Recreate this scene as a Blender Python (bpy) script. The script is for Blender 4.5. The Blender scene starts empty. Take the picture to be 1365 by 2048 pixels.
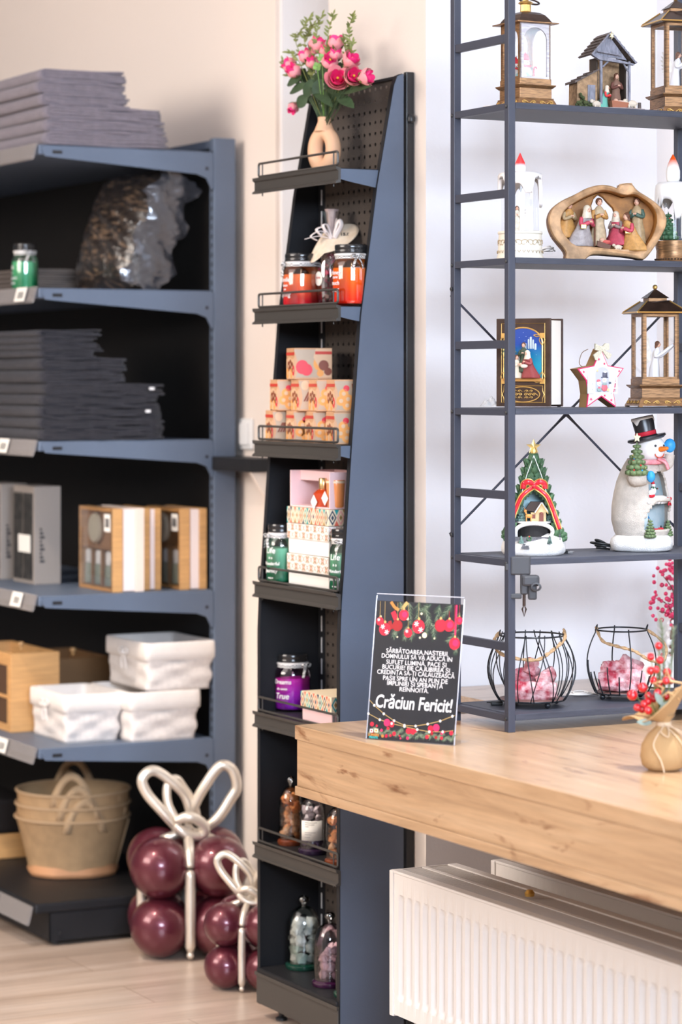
import bpy, bmesh, math, random
from mathutils import Vector, Matrix, Euler
PI = math.pi
random.seed(7)
C = bpy.context.scene.collection
S = bpy.context.scene

# ------------------------------------------------------------------ camera
EYE = 1.48; FPX = 5400.0; CX = 682.5; HY = 760.0
FX, FY = 0.4659, 0.8848           # view direction on the floor plan
cam = bpy.data.cameras.new('camera'); co = bpy.data.objects.new('camera', cam); C.objects.link(co)
S.camera = co
co.location = (0, 0, EYE); co.rotation_euler = (PI/2, 0, -math.atan2(FX, FY))
cam.sensor_fit = 'VERTICAL'; cam.sensor_height = 36; cam.sensor_width = 24
cam.lens = FPX/2048*36; cam.shift_y = -(1024-HY)/2048
cam.clip_start = .05; cam.clip_end = 60
cam.dof.use_dof = True; cam.dof.focus_distance = 5.5; cam.dof.aperture_fstop = 3.2

# ------------------------------------------------------------------ world, lights, exposure
w = bpy.data.worlds.new('world'); S.world = w; w.use_nodes = True
bg = w.node_tree.nodes['Background']; bg.inputs[0].default_value = (.86, .92, 1, 1); bg.inputs[1].default_value = 0.09
S.view_settings.view_transform = 'Standard'; S.view_settings.look = 'None'
S.view_settings.exposure = 0.60; S.view_settings.gamma = 1; S.view_settings.use_curve_mapping = False

def area(name, loc, look, sx, sy, power, col, spread=180):
    l = bpy.data.lights.new(name, 'AREA'); l.shape = 'RECTANGLE'; l.size = sx; l.size_y = sy
    l.energy = power; l.color = col; l.spread = math.radians(spread)
    o = bpy.data.objects.new(name, l); C.objects.link(o); o.location = loc
    o.rotation_euler = (Vector(look)-Vector(loc)).to_track_quat('-Z', 'Y').to_euler()
    return o
area('shopfront_daylight', (.5, -2.3, 2.75), (2.3, 5.4, 1.3), 3.4, 1.2, 480, (.70, .82, 1))
area('ceiling_light_warm', (-1.4, 5.8, 3.05), (2.4, 6.6, .9), 2.4, 2.4, 165, (1, .90, .81))
area('ceiling_light_mid', (0.3, 5.7, 3.12), (.6, 5.8, 0), 2.2, 2.2, 26, (1, .92, .87))
area('window_daylight', (3.95, 3.3, 2.0), (2.6, 4.2, 1.0), 2.6, 1.4, 8, (.86, .90, 1))
area('niche_daylight', (3.9, 6.02, 1.9), (3.2, 6.3, 1.8), .5, 1.4, 16, (.95, .97, 1))
def spot(name, loc, look, power, col, size=60, r=.05):
    l = bpy.data.lights.new(name, 'SPOT'); l.energy = power; l.color = col
    l.spot_size = math.radians(size); l.spot_blend = .6; l.shadow_soft_size = r
    o = bpy.data.objects.new(name, l); C.objects.link(o); o.location = loc
    o.rotation_euler = (Vector(look)-Vector(loc)).to_track_quat('-Z', 'Y').to_euler()
spot('ceiling_spotlight', (1.5, 4.1, 3.05), (2.85, 5.4, 1.5), 6, (1, .87, .74), 55, .05)
spot('ceiling_spotlight', (1.2, 5.6, 3.05), (2.3, 6.1, .1), 125, (1, .87, .74), 60, .06)
spot('ceiling_spotlight', (2.75, 3.6, 3.1), (2.72, 3.9, .8), 200, (.92, .95, 1), 50, .08)  # added, unseen spot that brightens the counter top
spot('ceiling_spotlight', (1.9, 3.3, 3.05), (2.9, 4.6, 1.2), 6, (1, .93, .88), 60, .05)

# ------------------------------------------------------------------ pixel <-> place helpers (real planes)
def ray(px):
    x = (px-CX)/FPX
    return FX+FY*x, FY-FX*x
def onY(px, Y):
    a, b = ray(px); return a/b*Y
def onX(px, X):
    a, b = ray(px); return b/a*X
def onZ(px, py, z):
    d = (EYE-z)*FPX/(py-HY); a, b = ray(px); return a*d, b*d
def dep(X, Y): return X*FX+Y*FY
def zat(py, X, Y): return EYE+(HY-py)*dep(X, Y)/FPX

# ------------------------------------------------------------------ materials
def nm(nt, t, **k):
    n = nt.nodes.new(t)
    for a, v in k.items(): setattr(n, a, v)
    return n
MC = {}
def mat(name, col=(.5, .5, .5), rough=.5, metal=0, noise=0, nscale=30, bump=0, bscale=60, trans=0, ior=1.45, emit=0,
        col2=None, coat=0, spec=.5, sheen=0, stretch=(1, 1, 1), sss=0, alpha=1):
    if name in MC: return MC[name]
    m = bpy.data.materials.new(name); m.use_nodes = True; nt = m.node_tree; b = nt.nodes['Principled BSDF']
    L = nt.links
    I = b.inputs
    I['Base Color'].default_value = (*col, 1); I['Roughness'].default_value = rough; I['Metallic'].default_value = metal
    I['IOR'].default_value = ior; I['Transmission Weight'].default_value = trans; I['Coat Weight'].default_value = coat
    I['Specular IOR Level'].default_value = spec; I['Sheen Weight'].default_value = sheen; I['Alpha'].default_value = alpha
    if emit:
        I['Emission Color'].default_value = (*col, 1); I['Emission Strength'].default_value = emit
    if noise or bump or col2:
        tc = nm(nt, 'ShaderNodeTexCoord'); mp = nm(nt, 'ShaderNodeMapping'); mp.inputs['Scale'].default_value = stretch
        L.new(tc.outputs['Object'], mp.inputs[0])
    if noise or col2:
        n = nm(nt, 'ShaderNodeTexNoise'); n.inputs['Scale'].default_value = nscale; n.inputs['Detail'].default_value = 5
        L.new(mp.outputs[0], n.inputs['Vector'])
        r = nm(nt, 'ShaderNodeValToRGB')
        c2 = col2 if col2 else tuple(c*(1-noise) for c in col)
        r.color_ramp.elements[0].position = .35; r.color_ramp.elements[1].position = .65
        r.color_ramp.elements[0].color = (*c2, 1); r.color_ramp.elements[1].color = (*col, 1)
        L.new(n.outputs['Fac'], r.inputs[0]); L.new(r.outputs[0], I['Base Color'])
    if bump:
        n2 = nm(nt, 'ShaderNodeTexNoise'); n2.inputs['Scale'].default_value = bscale; n2.inputs['Detail'].default_value = 4
        L.new(mp.outputs[0], n2.inputs['Vector'])
        bp = nm(nt, 'ShaderNodeBump'); bp.inputs['Strength'].default_value = bump; bp.inputs['Distance'].default_value = .002
        L.new(n2.outputs['Fac'], bp.inputs['Height']); L.new(bp.outputs[0], I['Normal'])
    MC[name] = m
    return m

def wood(name, axis, c1, c2, c3, scale=1.0, rough=.45, knots=True, plank=None):
    """procedural oak: grain runs along axis 0/1"""
    if name in MC: return MC[name]
    m = bpy.data.materials.new(name); m.use_nodes = True; nt = m.node_tree; b = nt.nodes['Principled BSDF']; L = nt.links
    tc = nm(nt, 'ShaderNodeTexCoord'); mp = nm(nt, 'ShaderNodeMapping')
    s = [26*scale]*3; s[axis] = 1.7*scale; mp.inputs['Scale'].default_value = s
    L.new(tc.outputs['Object'], mp.inputs[0])
    src = mp.outputs[0]
    n1 = nm(nt, 'ShaderNodeTexNoise'); n1.inputs['Scale'].default_value = 1.0; n1.inputs['Detail'].default_value = 8
    n1.inputs['Roughness'].default_value = .65; n1.inputs['Distortion'].default_value = .9
    L.new(src, n1.inputs['Vector'])
    r = nm(nt, 'ShaderNodeValToRGB'); e = r.color_ramp.elements
    e[0].position = .22; e[0].color = (*c3, 1); e[1].position = .72; e[1].color = (*c1, 1)
    e2 = r.color_ramp.elements.new(.5); e2.color = (*c2, 1)
    L.new(n1.outputs['Fac'], r.inputs[0])
    # fine pores
    mp2 = nm(nt, 'ShaderNodeMapping'); s2 = [170*scale]*3; s2[axis] = 7*scale; mp2.inputs['Scale'].default_value = s2
    L.new(tc.outputs['Object'], mp2.inputs[0])
    n2 = nm(nt, 'ShaderNodeTexNoise'); n2.inputs['Scale'].default_value = 1; n2.inputs['Detail'].default_value = 3
    L.new(mp2.outputs[0], n2.inputs['Vector'])
    mx = nm(nt, 'ShaderNodeMix', data_type='RGBA', blend_type='MULTIPLY'); mx.inputs[0].default_value = .5
    L.new(r.outputs[0], mx.inputs[6]); L.new(n2.outputs['Color'], mx.inputs[7])
    # grey-scale pores
    bw = nm(nt, 'ShaderNodeRGBToBW'); L.new(n2.outputs['Color'], bw.inputs[0]); L.new(bw.outputs[0], mx.inputs[7])
    out = mx.outputs[2]
    if knots:
        mp3 = nm(nt, 'ShaderNodeMapping'); s3 = [9*scale]*3; s3[axis] = 2.2*scale; mp3.inputs['Scale'].default_value = s3
        mp3.inputs['Location'].default_value = (.35, .6, .2)
        L.new(tc.outputs['Object'], mp3.inputs[0])
        n3 = nm(nt, 'ShaderNodeTexNoise'); n3.inputs['Scale'].default_value = 1.3; n3.inputs['Detail'].default_value = 7
        n3.inputs['Roughness'].default_value = .6; n3.inputs['Distortion'].default_value = 2.4
        L.new(mp3.outputs[0], n3.inputs['Vector'])
        r3 = nm(nt, 'ShaderNodeValToRGB'); q = r3.color_ramp.elements
        q[0].position = .60; q[0].color = (1, 1, 1, 1); q[1].position = .69; q[1].color = (.42, .26, .16, 1)
        L.new(n3.outputs['Fac'], r3.inputs[0])
        mk = nm(nt, 'ShaderNodeMix', data_type='RGBA', blend_type='MULTIPLY'); mk.inputs[0].default_value = 1
        L.new(out, mk.inputs[6]); L.new(r3.outputs[0], mk.inputs[7]); out = mk.outputs[2]
    if plank:
        bk = nm(nt, 'ShaderNodeTexBrick'); bk.inputs['Scale'].default_value = 1
        bk.inputs['Brick Width'].default_value = plank[0]; bk.inputs['Row Height'].default_value = plank[1]
        bk.inputs['Mortar Size'].default_value = .0015; bk.inputs['Color1'].default_value = (1, 1, 1, 1)
        bk.inputs['Color2'].default_value = (.86, .84, .82, 1); bk.inputs['Mortar'].default_value = (.5, .42, .35, 1)
        L.new(tc.outputs['Object'], bk.inputs['Vector'])
        mk = nm(nt, 'ShaderNodeMix', data_type='RGBA', blend_type='MULTIPLY'); mk.inputs[0].default_value = 1
        L.new(out, mk.inputs[6]); L.new(bk.outputs[0], mk.inputs[7]); out = mk.outputs[2]
    L.new(out, b.inputs['Base Color'])
    b.inputs['Roughness'].default_value = rough; b.inputs['Coat Weight'].default_value = .6; b.inputs['Coat Roughness'].default_value = .28
    bp = nm(nt, 'ShaderNodeBump'); bp.inputs['Strength'].default_value = .15; bp.inputs['Distance'].default_value = .001
    L.new(n2.outputs['Fac'], bp.inputs['Height']); L.new(bp.outputs[0], b.inputs['Normal'])
    MC[name] = m
    return m

def clear(name, col=(1, 1, 1), rough=.02, mixt=.82, glossy=.5):
    """thin clear plastic or glass: mostly see-through, with a real reflection"""
    if name in MC: return MC[name]
    m = bpy.data.materials.new(name); m.use_nodes = True; nt = m.node_tree; L = nt.links
    nt.nodes.remove(nt.nodes['Principled BSDF']); out = nt.nodes['Material Output']
    t = nm(nt, 'ShaderNodeBsdfTransparent'); t.inputs[0].default_value = (*col, 1)
    g = nm(nt, 'ShaderNodeBsdfGlossy'); g.inputs['Roughness'].default_value = rough
    fr = nm(nt, 'ShaderNodeLayerWeight'); fr.inputs[0].default_value = glossy
    mp = nm(nt, 'ShaderNodeMath', operation='MULTIPLY'); mp.inputs[1].default_value = mixt
    mx = nm(nt, 'ShaderNodeMixShader')
    L.new(fr.outputs['Fresnel'], mp.inputs[0]); L.new(mp.outputs[0], mx.inputs[0])
    L.new(t.outputs[0], mx.inputs[1]); L.new(g.outputs[0], mx.inputs[2]); L.new(mx.outputs[0], out.inputs[0])
    MC[name] = m
    return m

# ------------------------------------------------------------------ mesh builder
def rotm(rx=0, ry=0, rz=0): return Euler((rx, ry, rz)).to_matrix().to_4x4()
class MB:
    def __init__(s): s.v = []; s.f = []; s.m = []; s.T = Matrix.Identity(4); s.mi = 0
    def at(s, loc=(0, 0, 0), rx=0, ry=0, rz=0, sc=1):
        s.T = Matrix.Translation(loc) @ rotm(rx, ry, rz) @ Matrix.Scale(sc, 4); return s
    def add(s, vs, fs, mi=None):
        o = len(s.v); s.v += [s.T @ Vector(v) for v in vs]
        s.f += [tuple(o+i for i in f) for f in fs]; s.m += [s.mi if mi is None else mi]*len(fs)
        return s
    def box(s, x0, x1, y0, y1, z0, z1, mi=None, bev=0):
        if bev:
            bm = bmesh.new(); bmesh.ops.create_cube(bm, size=1)
            for v in bm.verts:
                v.co = Vector(((x0+x1)/2+v.co.x*(x1-x0), (y0+y1)/2+v.co.y*(y1-y0), (z0+z1)/2+v.co.z*(z1-z0)))
            bmesh.ops.bevel(bm, geom=bm.edges[:], offset=min(bev, .45*min(abs(x1-x0), abs(y1-y0), abs(z1-z0))), segments=2, profile=.5, affect='EDGES')
            bm.verts.index_update()
            s.add([v.co.copy() for v in bm.verts], [[v.index for v in f.verts] for f in bm.faces], mi); bm.free(); return s
        vs = [(x, y, z) for z in (z0, z1) for y in (y0, y1) for x in (x0, x1)]
        return s.add(vs, [(0, 2, 3, 1), (4, 5, 7, 6), (0, 1, 5, 4), (2, 6, 7, 3), (0, 4, 6, 2), (1, 3, 7, 5)], mi)
    def cbox(s, c, d, mi=None, bev=0):
        return s.box(c[0]-d[0]/2, c[0]+d[0]/2, c[1]-d[1]/2, c[1]+d[1]/2, c[2]-d[2]/2, c[2]+d[2]/2, mi, bev)
    def lathe(s, prof, n=24, mi=None, sx=1, sy=1, wob=None, cap=True, c=(0, 0, 0)):
        vs = []; fs = []
        for j, (r, z) in enumerate(prof):
            for i in range(n):
                a = 2*PI*i/n; k = wob(a, j/(len(prof)-1)) if wob else 1
                vs.append((c[0]+r*k*sx*math.cos(a), c[1]+r*k*sy*math.sin(a), c[2]+z))
        for j in range(len(prof)-1):
            for i in range(n):
                a = j*n+i; b = j*n+(i+1) % n; fs.append((a, b, b+n, a+n))
        if cap:
            if prof[0][0] > 1e-5: fs.append(tuple(reversed(range(n))))
            if prof[-1][0] > 1e-5: fs.append(tuple(range((len(prof)-1)*n, len(prof)*n)))
        return s.add(vs, fs, mi)
    def sph(s, c, r, n=16, mi=None, sc=(1, 1, 1)):
        k = n//2; prof = [(max(1e-6, r*math.sin(PI*j/k)), -r*math.cos(PI*j/k)) for j in range(k+1)]
        vs = []; fs = []
        for (q, z) in prof:
            for i in range(n):
                a = 2*PI*i/n; vs.append((c[0]+q*math.cos(a)*sc[0], c[1]+q*math.sin(a)*sc[1], c[2]+z*sc[2]))
        for j in range(k):
            for i in range(n):
                a = j*n+i; b = j*n+(i+1) % n; fs.append((a, b, b+n, a+n))
        return s.add(vs, fs, mi)
    def tube(s, pts, r, n=8, mi=None, closed=False, cap=True, flat=1):
        pts = [Vector(p) for p in pts]; N = len(pts); vs = []; fs = []
        up = Vector((0, 0, 1)); prev = None
        for k, p in enumerate(pts):
            if closed: t = pts[(k+1) % N]-pts[k-1]
            else: t = pts[min(k+1, N-1)]-pts[max(k-1, 0)]
            if t.length < 1e-9: t = Vector((0, 0, 1))
            t.normalize()
            if prev is None:
                a = up if abs(t.z) < .9 else Vector((1, 0, 0)); u = t.cross(a).normalized()
            else:
                u = prev-t*prev.dot(t)
                u = u.normalized() if u.length > 1e-6 else t.orthogonal().normalized()
            prev = u; q = t.cross(u); rr = r[k] if isinstance(r, (list, tuple)) else r
            for i in range(n):
                a = 2*PI*i/n; vs.append(p+u*math.cos(a)*rr+q*math.sin(a)*rr*flat)
        M = N if closed else N-1
        for k in range(M):
            k2 = (k+1) % N
            for i in range(n):
                fs.append((k*n+i, k*n+(i+1) % n, k2*n+(i+1) % n, k2*n+i))
        if cap and not closed: fs += [tuple(reversed(range(n))), tuple(range((N-1)*n, N*n))]
        return s.add(vs, fs, mi)
    def prism(s, out, h0, h1, axis='z', mi=None, mside=None):
        """outline (2-D list) extruded along an axis from h0 to h1"""
        n = len(out)
        def P(a, b, h): return (a, b, h) if axis == 'z' else ((a, h, b) if axis == 'y' else (h, a, b))
        vs = [P(a, b, h0) for a, b in out]+[P(a, b, h1) for a, b in out]
        s.add(vs, [tuple(reversed(range(n))), tuple(range(n, 2*n))], mi)
        return s.add(vs, [(i, (i+1) % n, n+(i+1) % n, n+i) for i in range(n)], mside if mside is not None else mi)
    def quad(s, a, b, c, d, mi=None): return s.add([a, b, c, d], [(0, 1, 2, 3)], mi)
    def build(s, name, mats, parent=None, smooth=False, bevel=0, sub=0, solid=0, label=None, origin=None):
        me = bpy.data.meshes.new(name)
        og = Vector(origin) if origin is not None else Vector((0, 0, 0))
        me.from_pydata([tuple(v-og) for v in s.v], [], s.f)
        for m in (mats if isinstance(mats, (list, tuple)) else [mats]): me.materials.append(m)
        me.polygons.foreach_set('material_index', s.m)
        bm = bmesh.new(); bm.from_mesh(me); bmesh.ops.recalc_face_normals(bm, faces=bm.faces[:]); bm.to_mesh(me); bm.free()
        if smooth:
            me.polygons.foreach_set('use_smooth', [True]*len(me.polygons))
            if smooth != 'all':
                me.set_sharp_from_angle(angle=math.radians(38))
        me.update()
        o = bpy.data.objects.new(name, me); C.objects.link(o); o.location = og
        if parent: o.parent = parent
        if solid:
            q = o.modifiers.new('solid', 'SOLIDIFY'); q.thickness = solid; q.offset = 0
        if bevel:
            q = o.modifiers.new('bevel', 'BEVEL'); q.width = bevel; q.segments = 2; q.limit_method = 'ANGLE'; q.angle_limit = .6
        if sub:
            q = o.modifiers.new('sub', 'SUBSURF'); q.levels = sub; q.render_levels = sub
        if label: o['label'] = label
        return o
def thing(name, label, cat, loc=(0, 0, 0), rz=0, group=None, rx=0, ry=0):
    o = bpy.data.objects.new(name, None); C.objects.link(o); o.location = loc; o.rotation_euler = (rx, ry, rz)
    o.empty_display_size = .05
    o['label'] = label; o['category'] = cat
    if group: o['group'] = group
    return o
def tag(o, label, cat, group=None, kind=None):
    o['label'] = label; o['category'] = cat
    if group: o['group'] = group
    if kind: o['kind'] = kind
    return o
def struct(o): o['kind'] = 'structure'; return o
def kids(o): return [c for c in bpy.data.objects if c.parent == o]
def dup(root, loc, rz, label, group=None, par=None):
    r = root.copy(); C.objects.link(r); r.location = loc; r.rotation_euler = (root.rotation_euler[0], root.rotation_euler[1], rz); r['label'] = label
    if group: r['group'] = group
    for ch in kids(root):
        c = ch.copy(); C.objects.link(c); c.parent = r
        for g in kids(ch):
            d = g.copy(); C.objects.link(d); d.parent = c
    return r
def bez(p, n=12):
    """smooth Catmull-Rom through points"""
    p = [Vector(q) for q in p]; out = []
    for i in range(len(p)-1):
        a = p[max(i-1, 0)]; b = p[i]; c = p[i+1]; d = p[min(i+2, len(p)-1)]
        for k in range(n):
            t = k/n
            out.append(.5*((2*b)+(c-a)*t+(2*a-5*b+4*c-d)*t*t+(3*b-a-3*c+d)*t**3))
    out.append(p[-1]); return out
def text(name, body, size, m, parent, loc, rot, align='CENTER', depth=.0002, sx=1, spacing=1, bold=0, shear=0, lsp=1, label=None):
    cu = bpy.data.curves.new(name, 'FONT'); cu.body = body; cu.size = size; cu.align_x = align; cu.align_y = 'CENTER'
    cu.extrude = depth; cu.offset = bold; cu.shear = shear; cu.space_character = spacing; cu.space_line = lsp; cu.resolution_u = 3
    t = bpy.data.objects.new(name, cu); C.objects.link(t)
    bpy.context.view_layer.update()
    me = bpy.data.meshes.new_from_object(t.evaluated_get(bpy.context.evaluated_depsgraph_get()))
    C.objects.unlink(t); bpy.data.objects.remove(t)
    me.materials.clear(); me.materials.append(m)
    o = bpy.data.objects.new(name, me); C.objects.link(o); o.parent = parent; o.location = loc; o.rotation_euler = rot; o.scale = (sx, 1, 1)
    if label: o['label'] = label
    return o
# ------------------------------------------------------------------ common materials
M_dark = mat('graphite powder coat', (.016, .016, .018), .5, noise=.12, nscale=9, bump=.12, bscale=500, spec=.28)
M_grey = mat('blue grey powder coat', (.112, .145, .205), .45, noise=.08, nscale=5, bump=.1, bscale=600)
M_black = mat('black metal', (.02, .021, .024), .35)
M_shelf = mat('warm graphite shelf front', (.050, .045, .040), .40, metal=.0, bump=.06, bscale=400)
M_white = mat('white plastic', (.85, .84, .83), .4)
M_paper = mat('paper', (.85, .82, .76), .7)
M_ink = mat('ink', (.03, .03, .035), .6)
M_chrome = mat('bright steel', (.8, .8, .8), .25, metal=1)
M_clear = clear('clear acrylic')
M_glass = clear('clear glass', mixt=.9)

# ------------------------------------------------------------------ setting
WX = 3.175          # shop wall plane behind the left shelving
PX = 2.945          # pier face behind the narrow stand
NX = 3.56           # window plane
M_wall = mat('warm cream wall paint', (.84, .74, .665), .85, bump=.25, bscale=90)
M_pier = mat('cream wall paint darkened for light', (.71, .635, .575), .85, bump=.25, bscale=90)  # same cream as the wall, darkened to offset strong light on the pier
M_wallw = mat('white wall paint', (.775, .76, .77), .85, bump=.25, bscale=90)
M_floor = wood('oak laminate floor', 0, (.88, .73, .62), (.76, .59, .47), (.42, .29, .21), .42, .38, knots=False, plank=(1.3, .19))
struct(MB().box(-5, 5, -3, 12, -.05, 0).build('floor', M_floor))
m = MB(); m.box(WX, WX+.5, 6.40, 12, 0, 3.2); struct(m.build('wall_back_left', M_wall))
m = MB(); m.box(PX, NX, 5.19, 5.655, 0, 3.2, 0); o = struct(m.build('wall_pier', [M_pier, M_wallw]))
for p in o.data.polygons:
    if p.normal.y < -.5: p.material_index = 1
m = MB(); m.box(WX+.012, NX, 6.385, 6.40, 0, 3.2); struct(m.build('wall_niche_side', M_wallw))
m = MB(); m.box(NX, NX+.25, -3, 12, 0, .80); m.box(NX, NX+.25, -3, 12, 2.7, 3.2)
m.box(NX, NX+.25, 6.2, 12, .8, 2.7); m.box(NX, NX+.25, -3, 1.2, .8, 2.7); m.box(NX, NX+.25, 5.0, 5.655, .8, 2.7)
struct(m.build('wall_window_side', M_wallw))
m = MB(); m.box(-5, 5, -3, 12, 3.2, 3.25); struct(m.build('ceiling', M_wallw))
m = MB(); m.box(-5, -4.9, -3, 12, 0, 3.2); struct(m.build('wall_far_left', M_wall))
M_upvc = mat('white window frame', (.9, .9, .92), .3)
wn = thing('window_1', 'white framed window beside the tall rack', 'window', (NX, 3.1, .8)); wn['kind'] = 'structure'
m = MB()
for y in (-1.9, -.63, .63, 1.86): m.box(-.02, .05, y-.035, y+.035, 0, 1.9, bev=.006)
m.box(-.021, .051, -1.9, 1.89, 0, .07, bev=.006); m.box(-.021, .051, -1.9, 1.89, 1.83, 1.9, bev=.006)
m.build('frame', M_upvc, wn)
m = MB(); m.box(.012, .018, -1.9, 1.88, .05, 1.85); m.build('pane', clear('window glass', mixt=.6), wn)
wn = thing('window_2', 'white framed window in the niche behind the narrow stand', 'window', (NX, 5.93, .8)); wn['kind'] = 'structure'
m = MB()
for y in (-.25, .25): m.box(-.02, .05, y-.03, y+.03, 0, 1.9, bev=.006)
m.box(-.021, .051, -.27, .27, 0, .07, bev=.006); m.box(-.021, .051, -.27, .27, 1.83, 1.9, bev=.006)
m.build('frame', M_upvc, wn)
m = MB(); m.box(.012, .018, -.25, .25, .05, 1.85); m.build('pane', clear('window glass', mixt=.6), wn)

# light switch and wall bracket between the shelving and the stand
sy = onX(496, WX); sz = zat(868, WX, sy)
t = thing('light_switch', 'white wall switch on the cream wall right of the tall shelving', 'switch', (WX, sy, sz))
m = MB(); m.box(-.010, 0, -.042, .042, -.042, .042, bev=.004); m.build('plate', M_white, t)
m = MB(); m.box(-.016, -.010, -.028, .028, -.03, .03, bev=.003); m.build('rocker', M_white, t)
sy = onX(500, WX-.05); sz = zat(928, WX, sy)
t = thing('wall_shelf', 'small dark wall shelf on a slanted bracket beside the tall shelving', 'shelf', (WX, sy, sz))
m = MB(); m.box(-.10, 0, -.10, .19, -.018, .018, bev=.002); m.build('board', M_dark, t)
m = MB(); m.prism([(-.005, -.15), (-.005, -.018), (-.09, -.018)], -.09, -.075, 'y'); m.build('bracket', M_wall, t)

# ------------------------------------------------------------------ long worktop, window sill
TZ = .80
M_oak_y = wood('oak worktop', 1, (.78, .515, .30), (.68, .42, .225), (.42, .235, .115), 1.0, .30)
TX = 2.399; TY = 4.752
t = thing('counter_table', 'long oak counter with thick apron running along the window', 'table', (TX, TY, 0))
m = MB(); m.box(0, NX-TX-.002, -4.2, 0, TZ-.028, TZ, bev=.0015); m.build('tabletop', M_oak_y, t)
m = MB(); m.box(.004, .03, -4.2, -.003, TZ-.1195, TZ-.0285); m.build('apron', M_oak_y, t)
m = MB(); m.box(.0305, NX-TX-.002, -.028, -.004, TZ-.1195, TZ-.0285); m.build('end_apron', M_oak_y, t)
m = MB(); m.box(.0, NX-TX-.002, -4.2, 0, TZ-.138, TZ-.12, bev=.0015); m.build('bottom_board', M_oak_y, t)
MB().box(.04, NX-TX-.01, -2.62, -2.60, 0, TZ-.139).build('added_shade_panel', M_oak_y, t)  # unseen panel added under the counter to block light from the camera side
for y in (-4.1, -3.2):
    m = MB(); m.box(.06, .12, y, y+.06, 0, TZ-.139, bev=.002); m.build('leg', M_dark, t)
M_oak_s = wood('oak sill', 0, (.66, .52, .42), (.55, .42, .32), (.36, .25, .18), 1.4, .4)
m = MB(); m.box(PX+.002, NX-.001, TY+.003, 5.188, TZ-.03, TZ-.002, bev=.001)
struct(m.build('trim_1', M_oak_s))

# ------------------------------------------------------------------ radiators
M_rad = mat('cream radiator enamel', (.72, .68, .645), .35)
def radiator(name, label, X, Y, z0, z1, L, dp, plug=False):
    t = thing(name, label, 'radiator', (X, Y, z0), group='panel radiators under the counter'); h = z1-z0
    # front panel with vertical pressed flutes: height field in y,z
    m = MB(); p = .0333; n = int((L-.05)/p); ys = [0]; xs = [0]
    cols = [(0, 0), (-.02, 0)]
    for i in range(n):
        y = -.03-i*p
        for k, d in ((.0, 0), (.10, .6), (.2, 1), (.50, 1), (.6, .6), (.70, 0)): cols.append((y-k*p, d))
    cols.append((-L, 0))
    rows = [(0, 0), (.030/h*h, 0), (.036, .6), (.046, 1), (h-.056, 1), (h-.046, .6), (h-.040, 0), (h, 0)]
    vs = []; fs = []
    for (z, a) in rows:
        for (y, d) in cols:
            vs.append((.0095*a*d if a*d else 0, y, z))
    nc = len(cols)
    for r in range(len(rows)-1):
        for c in range(nc-1):
            fs.append((r*nc+c, r*nc+c+1, (r+1)*nc+c+1, (r+1)*nc+c))
    m.add(vs, fs); m.build('front_panel', M_rad, t, smooth=True)
    m = MB(); m.box(dp-.012, dp, -L, 0, 0, h, bev=.003)
    for k in (.34, .62): m.box(dp*k, dp*k+.006, -L+.02, -.02, .01, h-.012)
    m.build('rear_panel', M_rad, t)
    m = MB(); m.box(.0, dp, .0005, .004, -.004, h+.005, bev=.0015); m.box(-.003, .018, -.012, .004, -.004, h+.005, bev=.002)
    m.build('side_cover', M_rad, t)
    m = MB()
    m.box(-.001, .022, -L, .001, h, h+.006, bev=.0015); m.box(dp-.022, dp, -L, .001, h, h+.006, bev=.0015)
    m.box(dp*.5-.005, dp*.5+.005, -L, 0, h, h+.0045); m.box(.02, dp-.02, -L, 0, h-.003, h-.0008)
    k = 0
    y = -.006
    while y > -L:
        m.box(.02, dp-.02, y-.0036, y, h+.0005, h+.0035); y -= .0085
    m.build('top_grille', M_rad, t)
    return t
radiator('panel_radiator', 'cream fluted panel radiator in front, under the oak counter', 2.654, 4.82, .19, .477, 2.4, .155)
radiator('panel_radiator', 'cream panel radiator half hidden behind the front one', 2.895, 4.82, .19, .477, 2.4, .155)
tag(MB().at(onZ(1060, 1786, .492)+(.492,)).lathe([(0, -.006), (.009, -.006), (.010, 0), (.006, .006), (0, .007)], 12).build('radiator_plug', mat('brass', (.7, .45, .12), .35, metal=.8), smooth=True),
    'tiny brass plug lying on top of the front radiator', 'plug')

# ------------------------------------------------------------------ gondola shelving (left)
GX0 = 2.581; GX1 = 3.081; GY = 6.585; GL = 2.70
g = thing('gondola_shelving', 'tall blue grey metal gondola shelving with six shelves of homeware', 'shelving', (GX0, GY, 0))
gz = [2.094, 1.720, 1.320, .916, .518]
m = MB(); 
m.box(.500, .565, 0, .03, .03, 2.132, bev=.003)
o = m.build('upright', M_grey, g)
m = MB()
for k in range(82): m.box(.4975, .5005, .009, .013, .06+k*.025, .073+k*.025); 
m.build('slot_row', M_black, o)
m = MB(); m.box(.500, .565, GL, GL+.03, .03, 2.132, bev=.003); m.build('upright', M_grey, g)
m = MB(); m.box(.520, .535, .03, GL, .03, 2.12); m.build('back_panel', mat('black back panel', (.012, .010, .009), .6, spec=.25, bump=.1, bscale=200), g)
m = MB(); m.box(.505, .56, .03, GL, 2.105, 2.128, bev=.002); m.build('top_rail', M_grey, g)
M_rail = mat('translucent price rail', (.40, .37, .36), .22, trans=.2, alpha=.55)
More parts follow.
